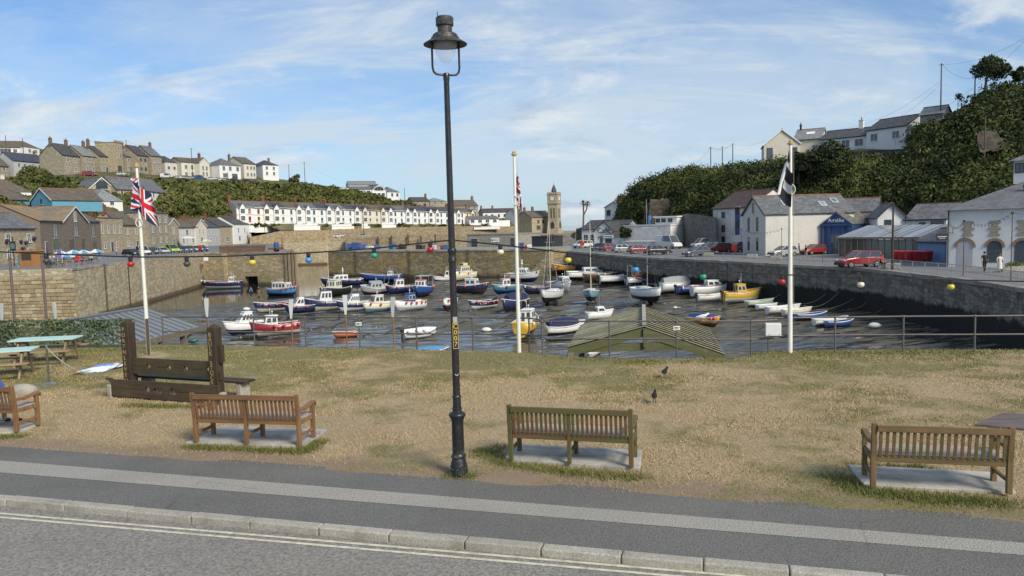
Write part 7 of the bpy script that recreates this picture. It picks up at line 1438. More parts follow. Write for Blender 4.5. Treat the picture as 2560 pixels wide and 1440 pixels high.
# ------------------------------------------------------------------ festoon lights
BULB = {'g': (.02,.28,.17), 'b': (.05,.26,.55), 'y': (.62,.50,.05), 'r': (.40,.02,.02), 'w': (.66,.62,.48), 'k': (.06,.05,.05)}
def festoon(label, pts, bulbs, dist):
    P = [D(px,py,d) for (px,py),d in zip(pts, dist)]; t = thing('festoon_cable', label, 'string lights', P[0]); o = P[0]
    xs = [p[0] for p in pts]; mb = MB(); k = []
    for px in np.linspace(xs[0], xs[-1], 60):
        py = np.interp(px, xs, [p[1] for p in pts]); d = np.interp(px, xs, dist); k.append(D(px,py,d)-o)
    # smooth
    for _ in range(3): k = [k[0]]+[(k[i-1]+k[i]*2+k[i+1])/4 for i in range(1,len(k)-1)]+[k[-1]]
    mb.tube(k, .011, 6); mb.build('cable', BLACKP, t)
    for (px, c) in bulbs:
        d = np.interp(px, xs, dist); az = (px-1280)/F; q = min(k, key=lambda v: abs((v+o).x/(v+o).y-az)); mb = MB(); mb.lathe([(.03,0),(.032,-.05),(.026,-.07)], 10, tuple(q)); so = mb.build('socket', BLACKP, t)
        mb = MB(); mb.ball((q.x,q.y,q.z-.105), .052, 12, 8, (1,1,.85)); mb.build('bulb', paint(BULB[c],.3,.15,name='coloured_bulb'), so, smooth=True)
dl = lb.y
festoon('black festoon cable with coloured bulbs left of the lamp post', [(-260,612),(0,630),(180,637),(340,643),(560,641),(760,633),(940,621),(1060,607),(1122,601)], [(112,'k'),(333,'r'),(477,'k'),(625,'y'),(776,'b'),(932,'g'),(1087,'r')], [dl*1.0,dl,dl,dl,dl,dl,dl,dl,dl])
festoon('black festoon cable with coloured bulbs right of the lamp post', [(1138,601),(1250,612),(1420,632),(1590,657),(1770,676),(1960,687),(2160,694),(2370,699),(2560,704),(2800,702)], [(1248,'w'),(1411,'y'),(1585,'b'),(1768,'g'),(1959,'r'),(2158,'w'),(2369,'y')], [dl,dl,dl,dl,dl,dl,dl,dl,dl,dl])

# ------------------------------------------------------------------ stocks
DW = wood((.030,.016,.011),(.066,.038,.026), .12, 1, axis=2, name='dark_stained_oak'); DWH = wood((.042,.024,.015),(.088,.054,.036), .3, 1, axis=0, name='worn_dark_oak'); GOLD = paint((.42,.30,.10),.6,.35,name='worn_gold_lettering')
s0 = U(330,985); s1 = U(545,1000); rz = math.atan2(s1.y-s0.y, s1.x-s0.x); SW = (s1-s0).length
stx = thing('wooden_stocks', 'dark oak stocks with carved gold lettering behind the left bench', 'stocks', (s0.x,s0.y,0), rz)
for i,(x,txt) in enumerate(((0,'PORTHLEVEN'),(SW,'BAULK STOCKS'))):
    ht = 1.78 if i == 0 else 1.72; mb = MB(); mb.box(x-.11,-.11,-.1,x+.11,.11,ht-.09); mb.add([(x-.11,-.11,ht-.09),(x+.11,-.11,ht-.09),(x+.11,.11,ht-.09),(x-.11,.11,ht-.09),(x,0,ht)],[(0,1,4),(1,2,4),(2,3,4),(3,0,4)]); po = mb.build('post', DW, stx, bevel=.008)
    zz = ht-.24
    for ch in txt:
        if ch != ' ': lettering(ch, .135, GOLD, po, Matrix.Translation((x-.03,-.1115,zz)) @ Matrix.Rotation(R(90),4,'X'), .002)
        zz -= (1.36 if i == 0 else 1.30)/len(txt)*(.98)
def holed_board(z0, z1, x0, x1, y, holes, name, split=True):
    zm = (z0+z1)/2; n = 60
    for half in (0,1):
        zb, ze = (zm+.004, z1) if half else (z0, zm-.004); poly = []
        xs_ = np.linspace(x0, x1, 140); mb = MB()
        edge = []
        for x in xs_:
            e = 0.0
            for (hx, hr) in holes:
                dx = abs(x-hx)
                if dx < hr: e = max(e, math.sqrt(hr*hr-dx*dx))
            edge.append(e)
        for i in range(len(xs_)-1):
            a, b_ = xs_[i], xs_[i+1]; ea, eb = edge[i], edge[i+1]
            if half: V = [(a,y,zb+ea),(b_,y,zb+eb),(b_,y,ze),(a,y,ze)]
            else: V = [(a,y,zb),(b_,y,zb),(b_,y,ze-eb),(a,y,ze-ea)]
            V2 = [(p[0],y+.07,p[2]) for p in V]; mb.add(V+V2, [(0,1,2,3),(7,6,5,4),(0,4,5,1),(2,6,7,3)])
        mb.box(x0-.002,y,zb,x0,y+.07,ze); mb.box(x1,y,zb,x1+.002,y+.07,ze); mb.build(name, DWH, stx)
k = SW/(545-330); hx = lambda px: (px-330)*k*1.0
holed_board(.50,.87,.11,SW-.11,-.04,[(hx(380),.055),(hx(432),.06),(hx(474),.055),(hx(527),.055),(hx(407),.02)],'upper_board')
holed_board(.04,.42,-.16,SW+.40,-.42,[(hx(408),.075),(hx(428),.055),(hx(432)+.06,.08),(hx(463)+.1,.085)],'leg_board')
mb = MB(); mb.ext([(-.16,.42),(-.16,.33),(-.22,.38),(-.34,.42),(-.34,.45),(-.16,.45)], -.42, -.35, 'y'); mb.build('board_horn', DWH, stx)
for y in (.16,.36): mb = MB(); mb.box(-.12,y,.36,SW+.62,y+.17,.41); mb.build('seat_plank', DW, stx, bevel=.006)
for x in (.1, SW+.35): mb = MB(); mb.box(x,.18,0,x+.14,.5,.355); mb.build('seat_block', GRAN, stx, bevel=.02)
mb = MB(); mb.box(-.30,-.44,-.05,-.17,-.30,.30); mb.build('corner_stone', GRAN, stx, bevel=.03); mb = MB(); mb.box(SW+.42,-.44,-.05,SW+.54,-.3,.28); mb.build('corner_stone', GRAN, stx, bevel=.03)
for x in (SW+.115,): 
    mb = MB(); mb.box(x,-.05,.85,x+.09,.06,1.25); mb.build('side_box', DW, stx, bevel=.006); mb = MB(); mb.box(x,-.06,.46,x+.03,.04,.66); mb.build('hasp', DW, stx)

# ------------------------------------------------------------------ picnic tables, stanchion, umbrella on the grass
TTOP = paint((.42,.62,.60), .6, .35, (.22,.32,.30), 6, name='pale_turquoise_paint'); PINE = wood((.25,.17,.095),(.40,.29,.17), 0, 1, axis=0, name='pine'); PINEL = wood((.22,.15,.085),(.38,.275,.165), 0, 1, axis=2, name='pine_leg')
def picnic(label, loc, rz, top=TTOP, Lt=1.8, group='picnic tables on the lawn', small=False):
    t = thing('picnic_table', label, 'picnic table', loc, rz, group)
    for i in range(5 if not small else 1):
        mb = MB(); y = -.37+i*.15 if not small else -.37; mb.box(-Lt/2,y,.72,Lt/2,y+(.142 if not small else .74),.76); mb.build('top_plank', top, t, bevel=.004)
    for y in (-.78,.54):
        for j in range(2 if not small else 1): mb = MB(); mb.box(-Lt/2,y+j*.125,.42,Lt/2,y+j*.125+(.118 if not small else .24),.455); mb.build('seat_plank', PINE if not small else top, t, bevel=.004)
    for x in (-Lt*.36, Lt*.36):
        for s in (-1,1): mb = MB(); mb.bar((x,s*.20,.70),(x,s*.62,0),.10,.045, up=(1,0,0)); mb.build('leg', PINEL, t, bevel=.004)
        mb = MB(); mb.box(x-.07,-.76,.33,x-.025,.76,.42); mb.build('seat_bearer', PINEL, t, bevel=.004); mb = MB(); mb.box(x-.07,-.36,.63,x-.025,.36,.715); mb.build('top_bearer', PINEL, t, bevel=.004)
    return t
p1 = U(128,908); picnic('picnic table with pale turquoise top beside the ivy screen', (p1.x-.1,p1.y,0), R(8))
p2 = U(10,948); picnic('nearer picnic table cut by the left photo edge', (p2.x-.25,p2.y+.2,0), R(16))
q = U(123,961); sta = thing('rope_stanchion','chrome stanchion post with round base beside the picnic tables','stanchion',(q.x,q.y,0))
mb = MB(); mb.lathe([(.19,0),(.19,.012),(.13,.035),(.05,.05),(.03,.06)], 24); mb.build('base', paint((.5,.51,.52),.25,.2,metal=.9,name='chrome'), sta, smooth=40); mb = MB(); mb.tube([(0,0,.04),(0,0,.98)],.026,12); mb.lathe([(.034,.94),(.036,.98),(.025,1.0)],12); mb.build('pole', paint((.16,.15,.13),.4,.3,metal=.6,name='tarnished_steel'), sta, smooth=40)
ra = Vector((q.x,q.y,.95)); rb = Vector((s0.x-.1,s0.y,.80)); mb = MB(); mb.tube([(ra+(rb-ra)*(i/16)-Vector((0,0,.62*4*(i/16)*(1-i/16)*.75)))-ra for i in range(17)],.012,6); o = mb.build('barrier_rope', paint((.30,.36,.34),.9,.2)); o.location = ra; tag(o,'pale rope slung from the chrome stanchion to the stocks','rope')
ua = U(192,933,.05); ub = U(300,915,.05); uc = U(330,905,.05)
umb = thing('closed_parasol','furled white and blue parasol lying on the grass by the stocks','parasol',(ua.x,ua.y,0),math.atan2(ub.y-ua.y,ub.x-ua.x)); l = (ub-ua).length
mb = MB(); nn = 22; m = 12
for i in range(nn):
    s = i/(nn-1); w = .05+.20*math.sin(min(1,s*1.15)*2.5)**.8*(.75+.25*s) if s > 0 else .03
    for j in range(m): a = 2*math.pi*j/m; rr = w*(1+.25*math.sin(3*a+6*s)+.12*random.uniform(-1,1)); mb.v.append((s*l, rr*math.cos(a), max(.005,.07+rr*.38*math.sin(a))))
for i in range(nn-1):
    for j in range(m): mb.f.append((i*m+j,i*m+(j+1)%m,(i+1)*m+(j+1)%m,(i+1)*m+j)); mb.m.append(1 if (j in (0,1,2,3,8) and 7 < i < 18) else 0)
mb.build('canopy', [paint((.58,.63,.72),.85,.25,(.35,.42,.6),4,name='parasol_cloth'), paint((.16,.28,.62),.85,.25,name='parasol_blue')], umb, smooth=50)
mb = MB(); mb.tube([(l-.1,0,.06),((uc-ua).length+.35,0,.06)],.02,8); mb.build('pole', PINE, umb); mb = MB(); mb.ball((-.02,0,.07),.05,8,6); mb.build('tip', paint((.45,.12,.05),.6,.2), umb)
bd = U(55,985); mb = MB(); mb.ball((0,0,0), .25, 14, 9, (1.35,.8,.75)); me = mb.mesh('lawn_boulder', True); me.materials.append(GRAN)
for v in me.vertices: v.co *= random.uniform(.93,1.07)
o = put('lawn_boulder', me); o.location = (bd.x+.05,bd.y,.06); tag(o,'rounded granite boulder behind the bench at the left edge','boulder')
# brown deck boards at the right
dk = thing('deck_platform','low brown deck panel on the grass at the right photo edge','decking',U(2500,1062)); DK = wood((.10,.075,.065),(.17,.135,.12),0,.6,axis=0,name='brown_deck'); c = [U(2505,1037),U(2760,1052),U(2740,1096),U(2438,1066)]; o = dk.location
for i in range(2):
    a, b_ = i/2, (i+.985)/2; q = [on(c[0],c[3],a),on(c[1],c[2],a),on(c[1],c[2],b_),on(c[0],c[3],b_)]; mb = MB(); mb.add([(p.x-o.x,p.y-o.y,-.02) for p in q]+[(p.x-o.x,p.y-o.y,.04) for p in q],[(3,2,1,0),(4,5,6,7),(0,1,5,4),(1,2,6,5),(2,3,7,6),(3,0,4,7)]); mb.build('board', DK, dk)

# ------------------------------------------------------------------ ivy screen, oars, zinc roof, slatted roof
iv0 = U(-120,806,.93); iv1 = U(332,800,.93); ivy = thing('ivy_screen','artificial ivy screen on the railing behind the picnic tables','hedge screen',(iv0.x,iv0.y,0),math.atan2(iv1.y-iv0.y,iv1.x-iv0.x)); l = (iv1-iv0).length
mb = MB(); mb.tube([(0,0,.95),(l,0,.95)],.02,8); mb.tube([(0,0,.30),(l,0,.30)],.018,8); mb.build('rail', GALV, ivy)
for x in np.arange(.3,l,1.5): mb = MB(); mb.tube([(x,0,-.3),(x,0,.97)],.022,8); mb.build('post', GALV, ivy)
rs = np.random.RandomState(5); nl = 3600; X = rs.rand(nl)*l; Z = .12+.86*rs.rand(nl); dens = np.clip(1.15-.75*(X/l)*(1-Z)*1.2, .2, 1); kk = (rs.rand(nl) < dens); X = X[kk]; Z = Z[kk]+(fbm(X*2.5,X*0,3,2)-.5)*.1; Y = rs.randn(len(X))*.05
a = rs.rand(len(X))*6.28; sz = .035+.03*rs.rand(len(X)); e1_ = np.stack([np.cos(a)*sz, rs.randn(len(X))*.02, np.sin(a)*sz], -1); e2_ = np.stack([-np.sin(a)*sz*.8, rs.randn(len(X))*.02, np.cos(a)*sz*.8], -1); P = np.stack([X,Y,Z],-1)
stuff(put('ivy_leaves', poly_mesh('ivy_leaves', np.stack([P-e1_,P-e2_*.7,P+e1_,P+e2_*.7],1), 4, leaf_mat([(.02,.045,.018),(.12,.17,.08),(.22,.25,.14)],'ivy')), ivy))
cb_ = U(40,868); o = thing('planter_cabinet','low grey-green cabinet in front of the ivy screen','cabinet',(cb_.x-1.0,cb_.y-.3,0),0); mb = MB(); mb.box(-1.3,0,0,1.0,.5,.78); mb.build('carcass', paint((.13,.13,.10),.7,.3), o, bevel=.01); mb = MB(); mb.box(-1.35,-.04,.78,1.05,.54,.82); mb.build('top', paint((.25,.25,.22),.7,.3), o); mb = MB(); mb.box(.25,-.012,.62,.38,-.001,.72); mb.build('label_plate', WHITE, o)
OARB = paint((.52,.55,.56),.5,.25,(.35,.38,.4),4,name='grey_white_oar'); OARS = wood((.22,.10,.04),(.34,.17,.08),0,1,axis=2,name='oar_shaft')
for (px,yt,yb,tw_,lab) in ((12,758,868,.05,'upright oar with pale blade at the far left edge'),(146,755,868,-.04,'upright oar with curved pale blade behind the ivy screen'),(523,745,866,.0,'upright oar with pale blade left of the stocks post'),(732,748,868,.02,'upright oar with pale blade over the small navy cabin boat'),(868,737,872,-.01,'upright oar with pale blade over the dark-windowed boat'),(986,742,874,.03,'upright oar with pale blade over the cream boat')):
    b_ = U(px,yb); zt_ = D(px,yt,b_.y).z; t = thing('upright_oar', lab, 'oar', (b_.x,b_.y,0), R(random.uniform(-30,30)), 'oars standing along the railing'); mb = MB(); mb.tube([(0,0,-.2),(0,0,zt_-.55)],.022,8); mb.build('shaft', OARS, t, smooth=60)
    mb = MB(); mb.add([(-.03,-.015,zt_-.62),(.03,-.015,zt_-.62),(.075+tw_*.3,-.02,zt_-.2),(.085+tw_,-.03,zt_),(-.06+tw_,-.03,zt_),(-.065+tw_*.3,-.02,zt_-.2)],[(0,1,2,5),(5,2,3,4)]); ob = mb.build('blade', OARB, t); md = ob.modifiers.new('thick','SOLIDIFY'); md.thickness = .025
# little festoon between the oars
for (pa,pb_,lab) in (((523,846),(732,806),'thin string of bulbs between the two oars right of the stocks'),((732,812),(868,813),'thin string of bulbs between the middle oars'),((868,810),(986,806),'thin string of bulbs left of the cream boat oar')):
    a = U(*pa,.55); b_ = U(*pb_,.75); t = thing('bulb_string', lab, 'string lights', a, 0, 'strings of bulbs between the oars'); d = b_-a; pts = [d*(i/14)-Vector((0,0,.12*4*(i/14)*(1-i/14))) for i in range(15)]; mb = MB(); mb.tube(pts,.006,5); mb.build('wire', BLACKP, t)
    for i in range(2,14,3): mb = MB(); q = pts[i]; mb.ball((q.x,q.y,q.z-.06),.025,8,6); mb.tube([tuple(q),(q.x,q.y,q.z-.04)],.014,6); mb.build('bulb', paint((.3,.3,.3),.3,.2), t)
# zinc roof of the store below the lawn
za, zb = U(265,873,-.5), U(497,816,-.5); zc, zd = U(362,769,.55), U(150,804,.55); zn = thing('zinc_roofed_store','low store with grey standing-seam zinc roof below the lawn','shed',za); ZINC = paint((.23,.26,.29),.42,.3,(.15,.17,.19),2,metal=.35,name='zinc_sheet')
q = lambda s,v: on(on(za,zb,s), on(zd,zc,s), v)-za
for i in range(13):
    a, b_ = i/13, (i+1)/13; mb = MB(); V = [q(a+.003,0),q(b_-.003,0),q(b_-.003,1),q(a+.003,1)]; mb.add(V+[v-Vector((0,0,.03)) for v in V],[(0,1,2,3),(7,6,5,4),(0,4,5,1),(1,5,6,2),(2,6,7,3),(3,7,4,0)]); mb.build('roof_panel', ZINC, zn)
    mb = MB(); mb.bar(q(a,0)+Vector((0,0,.02)),q(a,1)+Vector((0,0,.02)),.02,.06); mb.build('standing_seam', paint((.09,.10,.11),.5,.2), zn)
TB = wood((.13,.10,.075),(.24,.19,.14),.1,.6,axis=0,name='grey_brown_timber')
mb = MB(); mb.bar(q(0,0)-Vector((0,0,.14)),q(1,0)-Vector((0,0,.14)),.06,.22); mb.build('fascia', TB, zn); mb = MB(); mb.bar(q(0,0)-Vector((0,0,.14)),q(0,1)-Vector((0,0,.14)),.06,.22); mb.build('fascia', TB, zn); mb = MB(); mb.bar(q(0,1)+Vector((0,0,.03)),q(1,1)+Vector((0,0,.03)),.14,.06); mb.build('ridge_capping', ZINC, zn)
for s in (.1,.5,.86):
    p = q(s,.12); mb = MB(); mb.bar((p.x,p.y,p.z-.1),(p.x,p.y,-7.2),.16,.16,up=(0,1,0)); mb.build('post', TB, zn); mb = MB(); mb.bar((p.x,p.y,p.z-.9),q(min(1,s+.09),.05)-Vector((0,0,.2)),.09,.09); mb.build('brace', TB, zn)
# slatted timber roof
d1, d2 = 24.6, 29.9; rn = D(1610,817,d1); rf = D(1610,769,d2); ln_ = D(1420,868,d1); rn2 = D(1811,886,d1); lf = D(1450,816,d2); rf2 = D(1772,822,d2)
sl = thing('slatted_roof','mossy pitched roof of timber slats rising behind the railing','shelter',rn); MOSSW = wood((.24,.22,.13),(.40,.37,.25),.3,.5,axis=0,name='mossy_slats'); BEAM = wood((.10,.095,.05),(.22,.20,.11),.8,.5,axis=0,name='mossy_beam'); o = Vector(rn)
ns = 12
for i in range(ns):
    s = i/(ns-1); top_ = on(rn,rf,s)-o; L1 = on(ln_,lf,s)-o; R1 = on(rn2,rf2,s)-o
    for e in (L1,R1): mb = MB(); mb.bar(top_+Vector((0,0,.03)),e+Vector((0,0,.03)),.20,.018); mb.build('slat', MOSSW, sl)
zt_ = D(1610,867,d1).z-o.z
for (e0,e1_) in ((ln_,lf),(rn2,rf2)): mb = MB(); V = [rn-o,e0-o,e1_-o,rf-o]; mb.add([v-Vector((0,0,.005)) for v in V]+[v-Vector((0,0,.03)) for v in V],[(0,1,2,3),(7,6,5,4),(0,4,5,1),(1,5,6,2),(2,6,7,3),(3,7,4,0)]); mb.build('sarking_board', paint((.022,.022,.014),.9,.3,name='dark_sarking'), sl)
for s in (.0,1.0):
    top_ = on(rn,rf,s)-o-Vector((0,.03,.16)); L1 = on(ln_,lf,s)-o-Vector((0,.03,.16)); R1 = on(rn2,rf2,s)-o-Vector((0,.03,.16))
    for e in (L1,R1):
        mb = MB(); mb.bar(top_,e,.08,.27); mb.build('rafter', BEAM, sl); x = e.x*.97; mb = MB(); mb.bar((x,e.y,e.z),(x,e.y,-7.6-o.z),.2,.2,up=(0,1,0)); mb.build('post', BEAM, sl)
    zz = zt_; fl_ = (top_.z-zz)/max(.05,(top_.z-L1.z)); fr_ = (top_.z-zz)/max(.05,(top_.z-R1.z)); fl_, fr_ = min(fl_,.86), min(fr_,.86); a_ = on(top_,L1,fl_); b_ = on(top_,R1,fr_); a_.z = b_.z = zz; a_.y += .04; b_.y += .04
    mb = MB(); mb.bar(a_,b_,.10,.25); mb.build('tie_beam', BEAM, sl); mb = MB(); mb.bar((top_.x,top_.y-.07,top_.z+.12),(top_.x,top_.y-.07,zz),.11,.11,up=(0,1,0)); mb.build('king_post', BEAM, sl)
mb = MB(); mb.bar(rn-o+Vector((0,-.05,.09)),rf-o+Vector((0,.05,.09)),.13,.07); mb.build('ridge_board', paint((.36,.35,.29),.8,.4), sl)
DARKT = wood((.045,.04,.025),(.09,.08,.05),.3,.5,axis=0,name='dark_purlin')
for s in (.3,.62,.93):
    for (e0,e1_) in ((ln_,lf),(rn2,rf2)): a_ = on(rn,e0,s)-o-Vector((0,0,.06)); b_ = on(rf,e1_,s)-o-Vector((0,0,.06)); mb = MB(); mb.bar(a_,b_,.08,.10); mb.build('purlin', DARKT, sl)
# ------------------------------------------------------------------ birds
def bird(label, pos, head, L_, cb, cw, name='crow', standz=.09):
    t = thing(name, label, 'bird', pos, R(head)); m = paint(cb,.9,.1,name='feathers'); mb = MB(); n = 10
    prof = [(-.50,.010,.02),(-.32,.05,.01),(-.18,.11,0),(-.02,.145,0),(.12,.135,.02),(.22,.10,.06),(.29,.075,.11),(.36,.085,.15),(.42,.07,.17),(.47,.03,.165),(.49,.01,.16)]; V = []
    for (x,r,dz) in prof:
        for j in range(n): a = 2*math.pi*j/n; V.append((x*L_, r*L_*math.cos(a)*.85, standz+.14*L_+dz*L_+r*L_*math.sin(a)))
    F_ = [(i*n+j,i*n+(j+1)%n,(i+1)*n+(j+1)%n,(i+1)*n+j) for i in range(len(prof)-1) for j in range(n)]; mb.add(V,F_+[tuple(range(n)),tuple((len(prof)-1)*n+j for j in range(n))]); mb.build('body', m, t, smooth=True)
    for s in (-1,1):
        w = MB(); w.add([(.16*L_,s*.125*L_,standz+.20*L_),(-.05*L_,s*.145*L_,standz+.22*L_),(-.48*L_,s*.04*L_,standz+.14*L_),(-.10*L_,s*.125*L_,standz+.06*L_)],[(0,1,2,3)]); wo = w.build('wing', paint(cw,.9,.1,name='wing_feathers'), t); md = wo.modifiers.new('thick','SOLIDIFY'); md.thickness = .012*L_*4
        g = MB(); g.tube([(.03*L_,s*.05*L_,standz+.05*L_),(.05*L_,s*.055*L_,0)],.012*L_*1.4,5); g.tube([(.05*L_,s*.055*L_,.004),(.14*L_,s*.07*L_,.004)],.008*L_*1.4,4); g.build('leg', paint((.05,.04,.03),.6,.2) if name == 'crow' else paint((.45,.25,.2),.6,.2), t)
    bk = MB(); bk.tube([(.475*L_,0,standz+.30*L_),(.60*L_,0,standz+.27*L_)],[.025*L_,.004*L_],6); bk.build('beak', paint((.02,.02,.02),.5,.2) if name == 'crow' else paint((.55,.38,.05),.5,.2), t); return t
q = U(1662,944); bird('black jackdaw farther away on the lawn', (q.x,q.y,0), 60, .42, (.005,.005,.006), (.012,.012,.016))
q = U(1636,1007); bird('black jackdaw nearer on the lawn, above the mossy bench', (q.x,q.y,0), 75, .42, (.005,.005,.006), (.012,.012,.016))
q = U(1756,803,.99); bird('grey and white gull standing on the bowed railing', (q.x,q.y,.995), 15, .42, (.68,.68,.66), (.30,.32,.34), 'gull', .06)
# ------------------------------------------------------------------ quay furniture
def quay_rail(label, pts, z, step=2.0, off=.55, h=1.05, group='quay railings'):
    V = [Vector((x,y,z)) for x,y in pts]; t = thing('quay_railing', label, 'railing', V[0], 0, group); o = V[0]; path = []
    for i,p in enumerate(V):
        d = (V[min(i+1,len(V)-1)]-V[max(i-1,0)]).normalized(); n = Vector((-d.y,d.x,0)); n = n if n.x > 0 else -n; path.append(p+n*off-o)
    for zz in (h, h*.52): mb = MB(); mb.tube([p+Vector((0,0,zz)) for p in path], .03, 6); mb.build('rail', STEEL, t)
    pm_ = MB(); pm_.tube([(0,0,-.1),(0,0,h)], .035, 6); me = pm_.mesh('post'); me.materials.append(STEEL)
    for a, b_ in zip(path[:-1], path[1:]):
        n = max(1, round((b_-a).length/step))
        for i in range(n): put('post', me, t, Matrix.Translation(a+(b_-a)*(i/n)))
quay_rail('long galvanised railing along the right quay edge', RQ[:8], ZR)
def mid(a, b_, s): return (a[0]+(b_[0]-a[0])*s, a[1]+(b_[1]-a[1])*s)
def lrail(label, s0_, s1_):
    a = Vector((*mid(LQ0,LQ1,s0_),ZL)); b_ = Vector((*mid(LQ0,LQ1,s1_),ZL)); t = thing('quay_railing', label, 'railing', a, 0, 'quay railings'); d = b_-a; n = max(2, round(d.length/2)); off = Vector((-.6,0,0))
    for zz in (1.05,.55): mb = MB(); mb.tube([off+Vector((0,0,zz)), d+off+Vector((0,0,zz))], .03, 6); mb.build('rail', STEEL, t)
    for i in range(n+1): mb = MB(); mb.tube([off+d*(i/n), off+d*(i/n)+Vector((0,0,1.05))], .035, 6); mb.build('post', STEEL, t)
lrail('galvanised railing around the pub tables on the left quay', .0, .34); lrail('galvanised railing before the parked cars on the left quay', .42, .98)
# red wheelie bins
BIN = paint((.36,.012,.018), .5, .2, name='red_plastic'); BIN2 = paint((.20,.012,.016), .5, .2, name='dark_red_plastic')
for i,(px,py,sc,lab) in enumerate(((2238,652,.95,'leftmost red wheelie bin beside the blue shed'),(2254,653,.95,'second red wheelie bin from the left'),(2271,655,1.0,'large red wheelie bin in the middle, nearest'),(2289,655,1.0,'red wheelie bin right of the nearest one'),(2306,654,.95,'fifth red wheelie bin from the left'),(2322,653,.95,'rightmost darker red wheelie bin'),(2276,646,1.05,'dark-lidded red bin at the back of the group'),(2296,646,1.05,'second dark-lidded red bin at the back'))):
    p = U(px,py,ZR); t = thing('wheelie_bin', lab, 'bin', (p.x,p.y,ZR), R(-20+i*9%30), 'red wheelie bins'); w = .36*sc; h = 1.15*sc
    mb = MB(); mb.add([(-w*.8,-w*.8,.08),(w*.8,-w*.8,.08),(w*.8,w*.8,.08),(-w*.8,w*.8,.08),(-w,-w,h),(w,-w,h),(w,w,h),(-w,w,h)],[(3,2,1,0),(4,5,6,7),(0,1,5,4),(1,2,6,5),(2,3,7,6),(3,0,4,7)]); mb.build('body', BIN2 if i > 4 else BIN, t, bevel=.03)
    mb = MB(); mb.add([(-w*1.06,-w*1.1,h),(w*1.06,-w*1.1,h),(w*1.06,w*1.06,h),(-w*1.06,w*1.06,h),(-w*.95,-w*.95,h+.06),(w*.95,-w*.95,h+.06),(w*.9,w*.9,h+.16),(-w*.9,w*.9,h+.16)],[(3,2,1,0),(4,5,6,7),(0,1,5,4),(1,2,6,5),(2,3,7,6),(3,0,4,7)]); mb.build('lid', paint((.50,.03,.03),.45,.2,name='red_lid'), t, bevel=.02)
    for s in (-1,1): mb = MB(); mb.M = Matrix.Translation((s*w*.75,w*.85,.1)) @ Matrix.Rotation(R(90),4,'Y'); mb.lathe([(.1,-.04),(.1,.04)],10); mb.build('wheel', TYRE, t)
# skip-sized blue bin, planters, benches, lifebuoy housings
p = U(2262,637,ZR); t = thing('waste_container','dark blue waste container behind the red bins','container',(p.x,p.y,ZR),R(-20)); mb = MB(); mb.box(-1.5,-.6,.1,1.5,.6,1.7); mb.build('body', paint((.03,.08,.18),.5,.3), t, bevel=.04); mb = MB(); mb.box(-1.55,-.65,1.7,1.55,.65,1.82); mb.build('lid', paint((.02,.05,.12),.5,.3), t, bevel=.03)
def red_station(px, py, z, lab, d=None):
    p = U(px,py,z) if d is None else D(px,py,d); t = thing('lifebuoy_station', lab, 'lifebuoy', (p.x,p.y,p.z), R(-15), 'red lifebuoy housings'); mb = MB(); mb.tube([(0,0,0),(0,0,1.3)],.04,6); mb.build('post', STEEL, t)
    mb = MB(); mb.M = Matrix.Translation((0,-.1,1.15)) @ Matrix.Rotation(R(90),4,'X'); mb.lathe([(.40,-.12),(.46,-.08),(.46,.08),(.38,.14)],18); mb.box(-.44,-.55,-.1,.44,.0,.1); mb.build('housing', paint((.50,.03,.02),.45,.15,name='lifebuoy_red'), t, bevel=.02)
red_station(1836,637,ZR,'red lifebuoy housing on the right quay rail'); red_station(1456,621,ZR,'red lifebuoy housing near the far quay corner'); red_station(197,666,ZL,'red lifebuoy housing by the pub tables'); red_station(502,630,ZL,'red lifebuoy housing at the left quay corner')
for (px,py,lab) in ((1772,641,'low stone block on the right quay by the dark grey car'),(1880,646,'long stone bench block near the red lifebuoy'),(1940,650,'stone bench block left of the right flagpole'),(2231,672,'concrete block behind the wheelchair')):
    p = U(px,py,ZR); t = thing('stone_block', lab, 'stone block', (p.x,p.y,ZR), R(-25), 'stone blocks on the quay'); mb = MB(); mb.box(-.7,-.3,0,.7,.3,.55); mb.build('block', GRAN, t, bevel=.05)
for (px,py,w,lab) in ((2440,668,1.3,'green planter box left of the suited man'),(2548,680,2.0,'clipped green hedge planter at the right edge')):
    p = U(px,py,ZR); t = thing('planter', lab, 'planter', (p.x,p.y+.8,ZR), R(-10), 'planters outside the white hall'); mb = MB(); mb.box(-w/2,-.3,0,w/2,.3,.5); mb.build('trough', GRAN, t, bevel=.03); rs = np.random.RandomState(px); c = np.stack([(rs.rand(12)-.5)*w*.9,(rs.rand(12)-.5)*.4,.55+.1*rs.rand(12)],-1); put('foliage', poly_mesh('foliage', leaf_quads(c, np.full(12,.3), 70, .07, px), 4, leaf_mat([(.03,.07,.015),(.09,.15,.03),(.12,.15,.03)],'box_leaves')), t)
# slim light poles along the right quay with a bulb cable
pp = []
for (px,yt,yb,lab) in ((1853,572,632,'slim leaning light pole beside the cream store'),(1954,572,648,'slim light pole left of the right flagpole'),(2057,570,656,'thin dark pole in front of the blue restaurant'),(2231,508,674,'tall dark telegraph pole before the white gabled house'),(2408,552,690,'slim light pole beside the arched doorway'),(2527,532,702,'slim light pole near the suited man')):
    p = U(px,yb,ZR); zt_ = D(px,yt,p.y).z; t = thing('light_pole', lab, 'pole', (p.x,p.y,ZR), 0, 'slim poles on the right quay'); mb = MB(); r = .045 if px != 2231 else .12; mb.tube([(0,0,0),(0,0,zt_-ZR)],[r,r*.7],8); mb.build('shaft', paint((.12,.07,.06),.6,.3,name='rusty_pole') if px != 2231 else paint((.05,.04,.035),.8,.3), t, smooth=60); mb = MB(); mb.box(-.08,-.05,zt_-ZR-.1,.08,.05,zt_-ZR+.06); mb.build('bracket', BLACKP, t); pp.append(Vector((p.x,p.y,zt_)))
